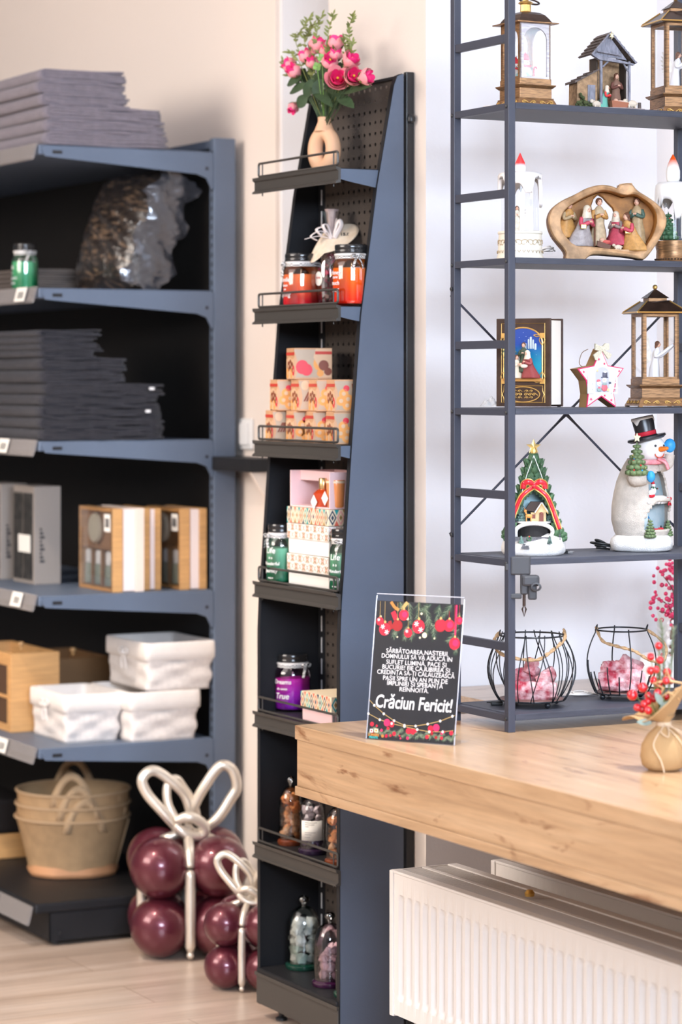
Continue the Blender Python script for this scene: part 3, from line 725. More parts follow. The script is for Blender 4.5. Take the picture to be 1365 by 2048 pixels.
# ------------------------------------------------------------------ wicker baskets (fifth shelf)
M_wick = mat('whitewashed wicker', (.74, .68, .64), .7, noise=.12, nscale=90)
M_line = mat('cream cotton liner', (.80, .74, .69), .9, noise=.05, nscale=40, bump=.3, bscale=500)
def wicker(dx, dy, h, label, loc):
    t = thing('wicker_basket', label, 'basket', loc, 0, 'whitewashed wicker baskets')
    def ring(z, off, rad=.014, nseg=64):
        """rounded rectangle points"""
        pts = []; hx = dx/2-off; hy = dy/2-off; P = [(hx, -hy), (hx, hy), (-hx, hy), (-hx, -hy)]
        for k in range(4):
            cx, cy = P[k]; sxn = 1 if cx > 0 else -1; syn = 1 if cy > 0 else -1
            a0 = [-PI/2, 0, PI/2, PI][k]
            for q in range(5):
                a = a0+q*PI/8; pts.append((cx-sxn*rad+rad*math.cos(a), cy-syn*rad+rad*math.sin(a)))
            nx_, ny_ = P[(k+1) % 4]; L = 12
            p1 = pts[-1]; a1 = [0, PI/2, PI, 1.5*PI][k]
            s2x = 1 if nx_ > 0 else -1; s2y = 1 if ny_ > 0 else -1
            p2 = (nx_-s2x*rad+rad*math.cos(a1), ny_-s2y*rad+rad*math.sin(a1))
            for q in range(1, L): pts.append((p1[0]+(p2[0]-p1[0])*q/L, p1[1]+(p2[1]-p1[1])*q/L))
        return [(dx/2+x, dy/2+y, z) for x, y in pts]
    m = MB(); rows = 15; vs = []; c = Vector((dx/2, dy/2, 0))
    for i in range(rows+1):
        z = h*.97*i/rows; rr = ring(z, .006*(1-i/rows)); n = len(rr)
        for k, p in enumerate(rr):
            d = Vector((p[0]-c.x, p[1]-c.y, 0)).normalized()
            s = (1 if ((k//5)+(i//3)) % 2 else -1)*math.sin(PI*((k % 5)+.5)/5)*math.sin(PI*((i % 3)+.5)/3); vs.append(Vector(p)+d*.0050*s)
    fs = [(i*n+k, i*n+(k+1) % n, (i+1)*n+(k+1) % n, (i+1)*n+k) for i in range(rows) for k in range(n)]
    fs.append(tuple(range(n)))
    m.add(vs, fs); m.build('weave', M_wick, t, smooth='all', solid=.003)
    m = MB(); vs = []; prof = [(-.001, h*.62), (-.005, h*.64), (-.0055, h*.8), (-.005, h*.97), (-.003, h*1.0), (.002, h*1.0), (.006, h*.98), (.008, h*.5), (.009, .012)]
    for j, (off, z) in enumerate(prof):
        for k, p in enumerate(ring(z+(.0015*math.sin(k*1.3) if j < 2 else 0), off)): vs.append(p)
    fs = [(j*n+k, j*n+(k+1) % n, (j+1)*n+(k+1) % n, (j+1)*n+k) for j in range(len(prof)-1) for k in range(n)]
    fs.append(tuple(range((len(prof)-1)*n, len(prof)*n)))
    m.add(vs, fs); m.build('liner', M_line, t, smooth='all')
    m = MB(); bx, by, bz_ = -.009, dy*.5, h*.74
    for s in (-1, 1):
        m.tube(bez([(bx, by, bz_), (bx-.004, by+s*.014, bz_+.012), (bx-.002, by+s*.030, bz_+.004), (bx-.004, by+s*.014, bz_-.006), (bx, by, bz_)], 5), .003, 6)
        m.tube(bez([(bx, by, bz_), (bx-.002, by+s*.012, bz_-.02), (bx, by+s*.014, bz_-.045)], 5), .0022, 6)
    m.sph((bx-.002, by, bz_), .007, 10); m.build('bow', M_line, t, smooth=True)
    return t
zb5 = .5185
X, Y = onZ(131, 1488, .518); wicker(.162, .25, .128, 'small wicker basket at the front left of the three', (X, Y, zb5))
X2, Y2 = onZ(263, 1486, .518); wicker(.198, .28, .132, 'lower right wicker basket carrying another basket on top', (X2, Y2, zb5))
wicker(.198, .275, .128, 'wicker basket stacked on top of another one', (X2+.045, Y2-.002, zb5+.1335))
# bamboo chest and crates
def crate(X, Y, Z, dx, dy, h, label, cat='box', mats=M_bam):
    t = thing('wooden_box', label, cat, (X, Y, Z), 0)
    m = MB(); th = .010
    m.box(0, dx, 0, th, 0, h); m.box(0, dx, dy-th, dy, 0, h); m.box(dx-th, dx, th, dy-th, 0, h); m.box(0, th, th, dy-th, h-.035, h); m.box(0, th, th, dy-th, 0, .02)
    m.box(0, th, th, .03, .02, h-.035); m.box(0, th, dy-.03, dy-th, .02, h-.035); m.box(0, th, .03, dy-.03, h*.42, h*.46)
    m.box(th, dx-th, th, dy-th, 0, .008); m.build('case', mats, t, bevel=.001)
    m = MB(); m.box(th*.3, th*.6, .03, dy-.03, .02, h*.42); m.box(th*.3, th*.6, .03, dy-.03, h*.46, h-.035); m.build('window', mat('smoked box glass', (.10, .05, .025), .12), t)
    m = MB(); m.at((dx*.5, dy*.3, h)); m.lathe([(.004, 0), (.004, .008), (.009, .012), (.008, .02), (0, .022)], 10); m.build('knob', M_bam, t, smooth=True)
    return t
X, Y = onZ(22, 1466, .518); crate(X, Y, zb5, onY(119, Y)-X, .36, .215, 'orange bamboo chest with glass windows at the left edge')
crate(onX(200, 2.95) and 2.86, 7.15, zb5, .16, .3, .17, 'dim wooden box standing behind the wicker baskets', mats=mat('dark stained wood', (.20, .10, .04), .5))
t = thing('dark_box', 'dark box on a wooden foot at the left edge of the bottom shelf', 'box', (2.66, 7.25, .116))
m = MB(); m.box(0, .16, 0, .3, 0, .07, bev=.003); m.build('foot', M_bam, t)
m = MB(); m.box(0, .165, 0, .3, .0705, .17, bev=.012); m.build('lid', mat('dark lacquer', (.02, .018, .018), .2), t)

# ------------------------------------------------------------------ felt baskets (bottom shelf)
M_felt = mat('tan felt', (.50, .325, .175), .95, noise=.14, nscale=30, bump=.7, bscale=500, spec=.1)
M_felt2 = mat('tan felt trim', (.50, .34, .20), .95, bump=.5, bscale=500, spec=.1)
M_hem = mat('folded brown hem', (.50, .25, .12), .6)
fx, fy = onZ(146, 1742, .116)
zf = .1165
for k in range(3):
    lab = ['lowest tan felt basket with brown folded base, of the nested three', 'middle felt basket in the nested stack on the bottom shelf', 'top felt basket of the nested stack, open mouth showing'][k]
    t = thing('felt_basket', lab, 'basket', (fx, fy, zf+.003+k*.036), [.3, .12, -.1][k], 'nested felt baskets'); h = .155; r0 = .118-.0035*k; r1 = .155-.0005*k
    def wb(a, f, k=k): return 1+.010*math.sin(3*a+k)+.006*math.sin(5*a+2*k+f*3)
    if k == 0: pr = [(r0, 0), (r0+.002, .01), (r1, h-.004), (r1+.004, h), (r1-.003, h), (r1-.006, h-.01), (r0-.006, .01), (0, .006)]
    else: pr = [(r0-.01, 0), (r0-.006, .01), (r1-.005, h-.05), (r1, h-.03), (r1+.001, h-.004), (r1+.004, h), (r1-.003, h), (r1-.008, h-.05), (r0-.014, .01), (0, .006)]
    MB().lathe(pr, 40, wob=wb).build('body', M_felt, t, smooth=True)
    m = MB(); m.tube([((r1+.003)*wb(2*PI*i/40, 1)*math.cos(2*PI*i/40), (r1+.003)*wb(2*PI*i/40, 1)*math.sin(2*PI*i/40), h-.001) for i in range(40)], .0042, 8, closed=True)
    m.build('rim', M_felt2, t, smooth=True)
    for s in (0, 1):
        a = FA+.32-.12*k+s*PI-[.3, .12, -.1][k]; wA = .34; pts = []
        for q in range(13):
            u = q/12; b = a-wA+2*wA*u; rr = r1+.001; zz = h-.03+.085*math.sin(PI*u)**.7
            pts.append((rr*math.cos(b), rr*math.sin(b), zz))
        m = MB(); vs = []; fs = []
        for q, p in enumerate(pts):
            d = Vector((p[0], p[1], 0)).normalized(); cen = Vector((r1*math.cos(a), r1*math.sin(a), h-.03))
            o_ = (Vector(p)-cen); o_ = o_.normalized() if o_.length > 0 else Vector((0, 0, 1))
            for w_ in (-.011, .011): vs.append(Vector(p)+o_*w_)
        fs = [(2*q, 2*q+1, 2*q+3, 2*q+2) for q in range(12)]
        m.add(vs, fs); m.build('handle', M_felt2, t, smooth='all', solid=.004)
    m = MB(); a = -.9
    m.tube([((r0+.0025+(r1-r0)*u)*math.cos(a), (r0+.0025+(r1-r0)*u)*math.sin(a), .01+(h-.02)*u) for u in [q/8 for q in range(9)]], .0022, 6); m.build('seam', M_felt2, t, smooth=True)
    if k == 0:
        def wb2(a, f): return 1+.03*math.sin(4*a+1)+.015*math.sin(9*a)
        MB().lathe([(r0-.01, -.0025), (r0+.008, -.0025), (r0+.012, .006), (r0+.008, .018), (r0+.003, .026), (r0, .02)], 40, wob=wb2).build('folded_base', M_hem, t, smooth=True, label='folded brown fabric base')

# ------------------------------------------------------------------ balloon gifts
M_ball = mat('satin burgundy latex', (.115, .018, .030), .32, metal=.45, coat=.6, bump=.05, bscale=20)
M_sil = mat('satin champagne silver latex', (.74, .66, .56), .33, metal=.6, coat=.2)
def balloon_gift(label, loc, s, yaw, tall=True):
    t = thing('balloon_gift', label, 'balloon', loc, yaw, 'gift shaped balloon sculptures')
    r = .0790*s; o = .0745*s; U = Vector
    for lz in (0, 1):
        for (sx_, sy_) in ((-1, -1), (1, -1), (-1, 1), (1, 1)):
            m = MB(); zc = r*.98+lz*.152*s; m.at((sx_*o, sy_*o, zc)); rr = r*(1 if lz else .985)
            pr = []
            for j in range(17):
                a = PI*j/16; pr.append((max(1e-5, rr*math.sin(a)*(1.0-.03*math.cos(a))), -rr*math.cos(a)))
            m.lathe(pr, 32)
            m.build('balloon', M_ball, t, smooth='all')
    R = .0138*s
    # ribbons down the four sides
    for (dx, dy) in ((0, -1), (-1, 0), (1, 0), (0, 1)):
        pts = [(dx*.01*s, dy*.03*s, .31*s), (dx*.085*s, dy*.09*s, .275*s), (dx*.115*s, dy*.118*s, .235*s)]
        m = MB(); m.tube(bez(pts, 6), [R*.75+R*.25*math.sin(PI*i/12) for i in range(13)], 12); m.build('ribbon', M_sil, t, smooth='all')
        pts = [(dx*.112*s, dy*.116*s, .23*s), (dx*.118*s, dy*.122*s, .15*s), (dx*.116*s, dy*.120*s, .02*s)]
        N = 13; m = MB(); m.tube(bez(pts, 6), [R*.5]+[R*.98]*(N-2)+[R*.55], 12); m.build('ribbon', M_sil, t, smooth='all')
        m = MB(); m.sph((dx*.117*s, dy*.121*s, .013*s), R*.72, 12); m.build('knot', M_sil, t, smooth='all')
    K = (0, -.005*s, .325*s)
    def loop(pts, rad=1):
        m = MB(); q = bez([tuple(c*s for c in p) for p in pts], 8); n = len(q)
        m.tube(q, [R*rad*(.7+.3*min(1, 8*min(i/(n-1), 1-i/(n-1)))) for i in range(n)], 12); m.build('ribbon_loop', M_sil, t, smooth='all')
    loop([(-.01, -.02, .30), (-.06, -.03, .36), (-.105, -.03, .412), (-.118, -.03, .452), (-.085, -.02, .470), (-.03, -.01, .43), (.0, 0, .39), (.01, 0, .33)])
    loop([(0, .01, .315), (.02, .0, .38), (.05, -.01, .435), (.085, -.01, .478), (.115, -.01, .468), (.128, -.01, .425), (.11, -.01, .39), (.075, -.01, .34), (.02, .0, .30)])
    loop([(-.02, -.03, .33), (-.05, -.02, .38), (-.052, -.01, .43), (-.03, 0, .445), (-.01, .01, .42), (.015, .01, .38), (.03, .01, .33)], .85)
    loop([(-.035, -.05, .345), (.005, -.055, .355), (.04, -.045, .33), (.035, -.04, .305), (-.005, -.05, .31), (-.035, -.05, .335)], 1)
    m = MB(); m.sph((0, -.03*s, .315*s), R*1.3, 12); m.build('knot', M_sil, t, smooth='all')
    return t
yaw = -math.atan2(FX, FY)
a, b = ray(375); balloon_gift('larger burgundy balloon gift with silver bow beside the tall shelving', (a*7.0, b*7.0, .001), 1.0, yaw+.12)
a, b = ray(503); balloon_gift('smaller burgundy balloon gift half hidden behind the narrow stand', (a*6.60, b*6.60, .001), .68, yaw-.25)
# ------------------------------------------------------------------ vase and bouquet (stand, top shelf)
def V3(px, py, X): Y = onX(px, X); return Vector((X, Y, zat(py, X, Y)))
VX = 2.835; VY = onX(649, VX)
m = MB(); pts = []; rr = []
for i in range(40):
    a = 2*PI*i/40; pts.append((.0275*math.cos(a), 0, .058+.0385*math.sin(a))); rr.append(.0178-.001*math.sin(a))
m.tube(pts, rr, 20, closed=True)
m.lathe([(.020, .006), (.024, .001), (.024, .0), (0, 0)][::-1], 24)
m.lathe([(0, .095), (.024, .10), (.0185, .113), (.0150, .122), (.0145, .128), (.0155, .133), (.0125, .1335), (.012, .124), (0, .12)], 28)
o = m.build('vase', mat('matt peach ceramic', (.68, .40, .24), .6, bump=.1, bscale=200), smooth='all')
o.location = (VX, VY, 1.9465); o.rotation_euler.z = -math.atan2(FX, FY)-.72
q = o.modifiers.new('remesh', 'REMESH'); q.mode = 'VOXEL'; q.voxel_size = .0016; q.use_smooth_shade = True
q = o.modifiers.new('smooth', 'SMOOTH'); q.iterations = 6
tag(o, 'peach ceramic ring vase holding pink flowers on the stand', 'vase')
M_pink = mat('pale pink petal', (.82, .30, .32), .7, noise=.12, nscale=40)
M_mag = mat('hot pink petal', (.88, .03, .20), .6)
M_yel = mat('yellow stamen', (.8, .5, .05), .6)
M_sep = mat('olive sepal', (.16, .19, .04), .6)
M_leafd = mat('dark green leaf', (.045, .085, .035), .55, noise=.3, nscale=50)
M_leafo = mat('olive sprig leaf', (.22, .25, .07), .6, noise=.3, nscale=60)
M_clov = mat('fresh green clover', (.22, .42, .10), .5)
def petal(m, r, phi, wid, open_, h0, mi, hgt=1.0):
    vs = []; n = 5
    for j in range(n+1):
        v = j/n
        for i in range(n+1):
            u = -1+2*i/n
            rad = r*(.25+.75*math.sin(min(1, v*1.25)*PI/2))*(1+open_*max(0, v-.5)*1.4)*(1-.05*u*u)-(0 if open_ > 0 else r*.30*max(0, v-.6)/.4)
            a = phi+u*wid*(.35+.65*math.sin(PI*min(1, .25+v*.6)))
            z = h0+r*1.5*hgt*(v-.12*u*u*v)+(-r*.4*open_*max(0, v-.6) if open_ > 0 else 0)
            vs.append((rad*math.cos(a), rad*math.sin(a), z))
    fs = [(j*(n+1)+i, j*(n+1)+i+1, (j+1)*(n+1)+i+1, (j+1)*(n+1)+i) for j in range(n) for i in range(n)]
    m.add(vs, fs, mi)
def rose(m, c, r, axis, openv, R):
    ax = Vector(axis).normalized(); rot = ax.to_track_quat('Z', 'Y').to_matrix().to_4x4()
    m.T = Matrix.Translation(Vector(c)-ax*r*.75) @ rot @ Matrix.Rotation(R.uniform(0, 6), 4, 'Z')
    for k in range(5): petal(m, r*1.0, k*2*PI/5, .78, openv, 0, 0)
    for k in range(5): petal(m, r*.84, k*2*PI/5+.6, .75, openv*.3, r*.05, 0, 1.0)
    for k in range(5): petal(m, r*.70, k*2*PI/5+.2, .8, .05, r*.22, 1, 1.5)
    for k in range(4): petal(m, r*.45, k*2*PI/4+.5, .9, .05, r*.3, 1, 1.8)
    for k in range(3): petal(m, r*.25, k*2*PI/3, 1.1, 0, r*.35, 1, .8)
    m.sph((0, 0, r*1.25), r*.14, 8, 2)
    for k in range(5):
        a = k*2*PI/5+.3; m.add([(0, 0, -r*.05), (r*.62*math.cos(a-.4), r*.62*math.sin(a-.4), r*.2), (r*1.08*math.cos(a), r*1.08*math.sin(a), r*.75), (r*.62*math.cos(a+.4), r*.62*math.sin(a+.4), r*.2)], [(0, 1, 2, 3)], 3)
    m.sph((0, 0, 0), r*.25, 8, 3)
R = random.Random(11)
bq = thing('flower_bouquet', 'artificial bouquet of pink roses and green sprigs in the ring vase', 'flowers', (VX, VY, 1.9465+.125))
base = Vector((VX, VY, 1.9465+.125))
toC = Vector((-FX, -FY, .0)); RT_ = Vector((FY, -FX, 0)); UP = Vector((0, 0, 1))
def bp_(px, py, dd=0):
    p = V3(px, py, VX); p = p+Vector((-FX, -FY, 0))*dd
    return p-base
roses = [(633, 93, 16, .2, .35, .9), (673, 90, 15, .1, .0, .9), (653, 104, 13, .0, 0, .9), (671, 114, 13, .35, .1, .8), (614, 114, 14, .0, -.5, .8), (626, 128, 12, .3, -.2, .7),
         (660, 131, 15, .8, .1, .6), (699, 125, 15, .5, .6, .6), (582, 131, 14, .1, -.9, .5), (591, 147, 14, .4, -.7, .5), (675, 167, 17, 1, .1, .35), (705, 161, 16, 1, .35, .3), (729, 158, 14, .45, 1, .15), (588, 214, 11, .4, -.5, -.9)]
for k, (px, py, r, f, s, u) in enumerate(roses):
    dd = [0, .01, -.02, .02, -.01, .0, .05, .02, .0, .04, .065, .06, .03, .0][k]
    c = bp_(px, py, dd); m = MB(); rr_ = r*.00112
    rose(m, c, rr_*1.25, toC*f+RT_*s+UP*u, [0, 0, 0, 0, 0, 0, 0, .1, 0, 0, .45, .08, .08, 0][k], R)
    o = m.build('rose', [M_pink, M_mag, M_yel, M_sep], bq, smooth='all')
    m = MB(); m.tube(bez([c-(toC*f+RT_*s+UP*u).normalized()*rr_, (c*.45)+Vector((0, 0, -.005 if k < 13 else .03)), (R.uniform(-.006, .006), R.uniform(-.006, .006), -.02)], 6), .0012, 5); m.build('stem', M_leafd, o, smooth=True)
def leaf(m, p, d, L, wd, cup=.15, mi=None, nrm=None):
    d = Vector(d).normalized(); nn = Vector(nrm) if nrm else (toC+UP*.3); s = d.cross(nn).normalized(); q = s.cross(d).normalized()
    vs = []; n = 6
    for i in range(n+1):
        t_ = i/n; w_ = wd*math.sin(PI*min(.98, t_*.93+.05))**.8; b = Vector(p)+d*L*t_-q*L*cup*t_*t_
        vs += [b-s*w_+q*w_*.25, b, b+s*w_+q*w_*.25]
    fs = []
    for i in range(n): fs += [(3*i, 3*i+1, 3*i+4, 3*i+3), (3*i+1, 3*i+2, 3*i+5, 3*i+4)]
    m.add(vs, fs, mi)
big = [(600, 160, 575, 170), (610, 175, 580, 185), (625, 165, 612, 195), (640, 165, 633, 195), (628, 180, 655, 203), (612, 195, 598, 216), (690, 185, 724, 172), (680, 198, 700, 210), (655, 170, 680, 190), (640, 150, 620, 175), (660, 180, 690, 200), (600, 150, 590, 165),
       (650, 150, 668, 170), (670, 150, 690, 170), (628, 140, 605, 165), (690, 145, 700, 172), (648, 190, 640, 205), (620, 205, 600, 190), (665, 195, 672, 212), (610, 140, 600, 160), (640, 130, 650, 160), (680, 130, 690, 160)]
for k, (x0, y0_, x1, y1) in enumerate(big):
    dd = .045 if k < 8 else R.uniform(-.02, .03)
    a = bp_(x0, y0_, dd*.6); b = bp_(x1, y1, dd); m = MB(); d = b-a
    leaf(m, a-d*.15, d, d.length*1.35, .0135 if k not in (6,) else .017, .12)
    m.tube(bez([a-d*.1, a*.5, (R.uniform(-.005, .005), R.uniform(-.005, .005), -.01)], 4), .001, 5)
    m.build('leaf', M_leafd, bq, smooth='all')
sprigs = [[(621, 150), (592, 84), (605, 60), (621, 33)], [(625, 150), (610, 84), (617, 65), (628, 48)], [(640, 120), (634, 84), (636, 56), (645, 30)], [(656, 130), (655, 100), (657, 66), (667, 29)],
          [(692, 160), (702, 100), (698, 60), (707, 31)], [(690, 150), (692, 110), (688, 80)], [(603, 134), (585, 110), (577, 106)], [(600, 160), (575, 150), (566, 120)], [(680, 160), (700, 115), (706, 85)]]
for sp in sprigs:
    P = bez([Vector((0, 0, -.01))]+[bp_(x, y, R.uniform(-.01, .02)) for x, y in sp], 10); m = MB(); m.tube(P, .0009, 5)
    n = len(P)
    for i in range(10, n-1, 2):
        d = (P[min(i+1, n-1)]-P[i-1]).normalized()
        for s in (-1, 1, 1):
            if R.random() < .12: continue
            a = R.uniform(0, 6.28); o_ = RT_*math.cos(a)+toC*math.sin(a)*.7
            leaf(m, P[i], d*R.uniform(.4, .9)+o_*R.uniform(.5, .9), R.uniform(.011, .017), .0026, .2)
    leaf(m, P[-1], P[-1]-P[-4], .014, .0022)
    m.build('sprig', M_leafo, bq, smooth='all')
for (px, py) in ((635, 139), (645, 122)):
    m = MB(); c = bp_(px, py, .06)
    for k in range(4):
        a = k*PI/2+.5; d = RT_*math.cos(a)+UP*math.sin(a)
        leaf(m, c+d*.001, d, .0095, .0055, 0)
    m.tube([c, c*.5, Vector((0, 0, 0))], .0008, 5); m.build('clover', M_clov, bq, smooth='all')

# ------------------------------------------------------------------ jars and potpourri (stand, second shelf)
g2 = 'red jar candles on the stand'
X = 2.806; candle_jar('red jar candle, leftmost on the railed shelf below the vase', g2, X, onX(602, X), 1.6435, .0425, .126, gradmat('coral red wax', (.98, .36, .20), (.80, .015, .10), .015, .070), .62, (.99, .80, .58), [('Smile', .015, .52), ('keeps', .008, .42), ('me', .007, .35), ('spring', .015, .25)], FA-1.0, FA-1.5)
X = 2.808; candle_jar('orange red jar candle with Honey lettering, right of the potpourri bag', g2, X, onX(703, X), 1.6435, .043, .136, gradmat('orange red wax', (1.0, .40, .04), (.95, .03, .03), .015, .085), .62, (.99, .74, .42), [('Honey', .013, .54), ("YOU'RE", .006, .46), ('much', .013, .37), ('SPICE', .011, .25)], FA-1.0, FA+.35)
X = 2.865; Y = onX(664, X)
t = thing('potpourri_bag', 'clear bag of rose potpourri with ribbon and cream card between two red jars', 'bag', (X, Y, 1.6435))
def wbg(a, f): return 1+.05*math.sin(5*a+2)+.03*math.sin(9*a+f*5)
MB().lathe([(0, 0), (.029, .002), (.034, .02), (.036, .07), (.034, .11), (.026, .14), (.012, .152), (.006, .158), (.009, .175), (.016, .20), (.020, .222)], 26, wob=wbg, cap=False).build('bag', clear('cellophane', mixt=.75, glossy=.6), t, smooth='all')
Mp = [mat('dried rose pink', (.55, .06, .12), .8), mat('dried burgundy petal', (.18, .02, .035), .8), mat('pale dried petal', (.6, .4, .33), .8), mat('dry brown petal', (.12, .06, .04), .8)]
m = MB()
for k in range(230):
    a = R.uniform(0, 6.28); z = R.uniform(.006, .13); r = R.uniform(.016, .031)*(1 if z < .11 else .7)
    m.at((r*math.cos(a), r*math.sin(a), z), R.uniform(0, 3), R.uniform(0, 3), R.uniform(0, 6)); s = R.uniform(.004, .009)
    m.add([(-s, -s*.7, 0), (s, -s*.6, .001), (s*.8, s*.7, .003), (-s*.7, s, .002)], [(0, 1, 2, 3)], R.choice([0, 0, 1, 1, 2, 3]))
o = m.build('petals', Mp, t, solid=.0005); o['kind'] = 'stuff'
m = MB(); fa = FA-.9; m.at((.0365*math.cos(fa), .0365*math.sin(fa), .062), rz=fa); m.at((.0378*math.cos(fa), .0378*math.sin(fa), .068), 0, PI/2, fa)
m.T = Matrix.Translation((.0375*math.cos(fa), .0375*math.sin(fa), .068)) @ Matrix.Rotation(fa, 4, 'Z') @ Matrix.Rotation(PI/2, 4, 'Y')
m.lathe([(0, 0), (.0135, 0), (.0135, .0008), (0, .0008)], 22, sx=1.2); stk = m.build('sticker', M_paper, t)
o = text('lettering', 'ROSE', .006, mat('red print', (.5, .05, .04), .6), t, (.0392*math.cos(fa), .0392*math.sin(fa), .070), (PI/2, 0, fa+PI/2))
# cream card draped on the neck
m = MB(); vs = []; fs = []; n = 14
for i in range(n+1):
    for j in range(n+1):
        u = -1+2*i/n; v = -1+2*j/n
        uu = u*math.sqrt(1-v*v/2); vv = v*math.sqrt(1-u*u/2)
        p = RT_*(uu*.056+.006)+toC*(vv*.030+.016)+UP*(.160+.020*uu-.029*vv-.05*max(0, -uu-.4))
        vs.append(p)
fs = [(i*(n+1)+j, i*(n+1)+j+1, (i+1)*(n+1)+j+1, (i+1)*(n+1)+j) for i in range(n) for j in range(n)]
m.add(vs, fs); m.build('card', mat('cream printed card', (.78, .66, .52), .6, col2=(.70, .55, .40), nscale=60), t, smooth='all', solid=.0008)
o = text('lettering', '15.0', .013, M_ink, t, RT_*.030+toC*.0185+UP*.1695, (.80, 0, -math.atan2(FX, FY)-.0), bold=.0003)
M_rib = mat('pale organza ribbon', (.80, .70, .66), .7)
m = MB()
for (a, b, c_) in ((-.048, .0, .16), (-.035, .02, .175), (-.02, .035, .185)):
    e = RT_*a+UP*(c_+.005)+toC*.02
    m.tube(bez([UP*.158+toC*.012, e*.5+UP*.095, e, e*.7+UP*.04], 5), .005, 6, flat=.25)
m.tube(bez([UP*.158+toC*.01, RT_*.015+UP*.20+toC*.015, RT_*.022+UP*.19+toC*.02, RT_*.006+UP*.160+toC*.02], 6), .006, 6, flat=.3)
m.tube(bez([UP*.158+toC*.012, RT_*-.03+UP*.165+toC*.02, RT_*-.062+UP*.158+toC*.02], 5), .004, 6, flat=.25)
m.build('ribbon', M_rib, t, smooth='all')
m = MB(); m.lathe([(.005, .156), (.008, .175), (.011, .20), (.016, .228), (.012, .228), (.004, .17)], 18, wob=lambda a, f: 1+.22*math.sin(7*a)*f, sx=1, sy=.7, c=(0, 0, 0)); m.build('gathered_top', mat('dusty ribbon top', (.45, .33, .30), .7), t, smooth='all')

# ------------------------------------------------------------------ boxed candles (stand, third shelf)
M_cb = mat('peach carton', (.62, .35, .19), .5, noise=.1, nscale=20)
M_red = mat('red print band', (.55, .05, .03), .5)
M_apple = mat('apple red', (.70, .03, .05), .35)
M_cook = mat('cookie orange', (.80, .36, .10), .6)
M_choc = mat('mulled tea brown', (.22, .05, .02), .4)
M_milk = mat('milky glass', (.50, .39, .29), .2, coat=.5)
cbm = {}
def carton(label, X, Y, Z, rz, kind):
    s = .088; h = .0715
    t = thing('boxed_candle', label, 'candle', (X, Y, Z), rz, 'boxed apple cinnamon candles')
    if not cbm:
        m = MB(); m.box(-s/2, s/2, -s/2, s/2, 0, h); cbm['box'] = m.build('carton', M_cb, t, bevel=.0008)
        # window on the -y face and band print on the -x face
        def face(m, pts, mi, lv, f='y'):
            e = s/2+.0004+lv*.00025
            P = [(x, -e, z) if f == 'y' else (-e, -x, z) for x, z in pts]
            P2 = [(x, -e+.0004, z) if f == 'y' else (-e+.0004, -x, z) for x, z in pts]
            n = len(P); m.add(P+P2, [tuple(range(n))]+[(i, (i+1) % n, n+(i+1) % n, n+i) for i in range(n)], mi)
        def disc(cx, cz, r, k=14, sq=1): return [(cx+r*math.cos(2*PI*i/k), cz+r*sq*math.sin(2*PI*i/k)) for i in range(k)]
        for kd in range(3):
            m = MB()
            win = [(-.042+.006*math.sin(u*PI*1.2), .004+.064*u) for u in [q/8 for q in range(9)]]+[(.043-(.016 if kd == 0 else .004)*math.sin(u*PI), .068-.064*u) for u in [q/8 for q in range(9)]]
            face(m, win, 0, 0)
            if kd == 0:
                face(m, disc(-.026, .028, .015, sq=1.1), 1, 1); face(m, disc(-.016, .022, .014), 1, 2); face(m, disc(.012, .036, .012, sq=1.3), 2, 1)
                face(m, [(.006, .070), (.043, .070), (.043, .004), (.012, .004), (.018, .02), (.008, .036), (.0, .05)], 4, 2); face(m, [(.004, .064), (.043, .064), (.043, .057), (.004, .057)], 5, 3)
                face(m, disc(.024, .032, .012), 3, 3); face(m, disc(.016, .014, .008), 2, 4); face(m, disc(.034, .018, .009), 3, 4)
            elif kd == 1:
                face(m, disc(.018, .026, .019, sq=1.0), 1, 1); face(m, disc(.022, .034, .014, sq=1.1), 1, 2); face(m, disc(.018, .022, .003), 3, 3)
                for q in range(5): face(m, [(-.034+q*.006, .022), (-.030+q*.006, .022), (-.018+q*.005, .044), (-.023+q*.005, .044)], 3, 2)
                face(m, disc(-.03, .058, .009, sq=1.2), 4, 2)
            else:
                face(m, [(-.006, .062), (.032, .062), (.028, .016), (.0, .016)], 3, 1)
                for (cx, cz) in ((-.024, .04), (-.03, .024), (-.014, .028), (-.016, .014), (.006, .016), (.026, .012)):
                    face(m, disc(cx, cz, .011), 2, 2+(cx > 0)); face(m, disc(cx, cz, .0045), 4, 4)
                face(m, disc(-.018, .052, .007), 1, 2)
                hrt = [(.013+.0095*.0625*16*math.sin(a)**3, .040+.0006*(13*math.cos(a)-5*math.cos(2*a)-2*math.cos(3*a)-math.cos(4*a))) for a in [2*PI*q/20 for q in range(20)]]
                face(m, hrt, 4, 3); face(m, [(.013+(x-.013)*.72, .040+(z-.040)*.72) for x, z in hrt], 3, 4)
            # side face
            face(m, [(-.044, .062), (.044, .062), (.044, .055), (-.044, .055)], 5, 1, 'x')
            face(m, [(-.044, .002), (.044, .002), (.044, .05), (.02, .045), (-.01, .052), (-.044, .046)], 4, 0, 'x')
            for (cx, cz, mi) in ((-.02, .03, 3), (.0, .034, 3), (.02, .028, 3), (-.03, .014, 2), (.01, .014, 2), (.034, .02, 1)):
                face(m, disc(cx, cz, .011, sq=1.1), mi, 2, 'x'); face(m, disc(cx, cz, .004), 4, 3, 'x')
            cbm[kd] = m.build('print', [M_milk, M_apple, M_cook, M_choc, mat('pale print', (.68, .45, .28), .5), M_red], t)
            if kd != kind: cbm[kd].parent = None; C.objects.unlink(cbm[kd])
    else:
        for k in ('box', kind):
            c = cbm[k].copy(); C.objects.link(c); c.parent = t
            if k == 'box': c['x'] = 1; del c['x']
    return t
Xc = 2.828
row = ['far left end', 'second from the left', 'third from the left', 'right end by the side panel']
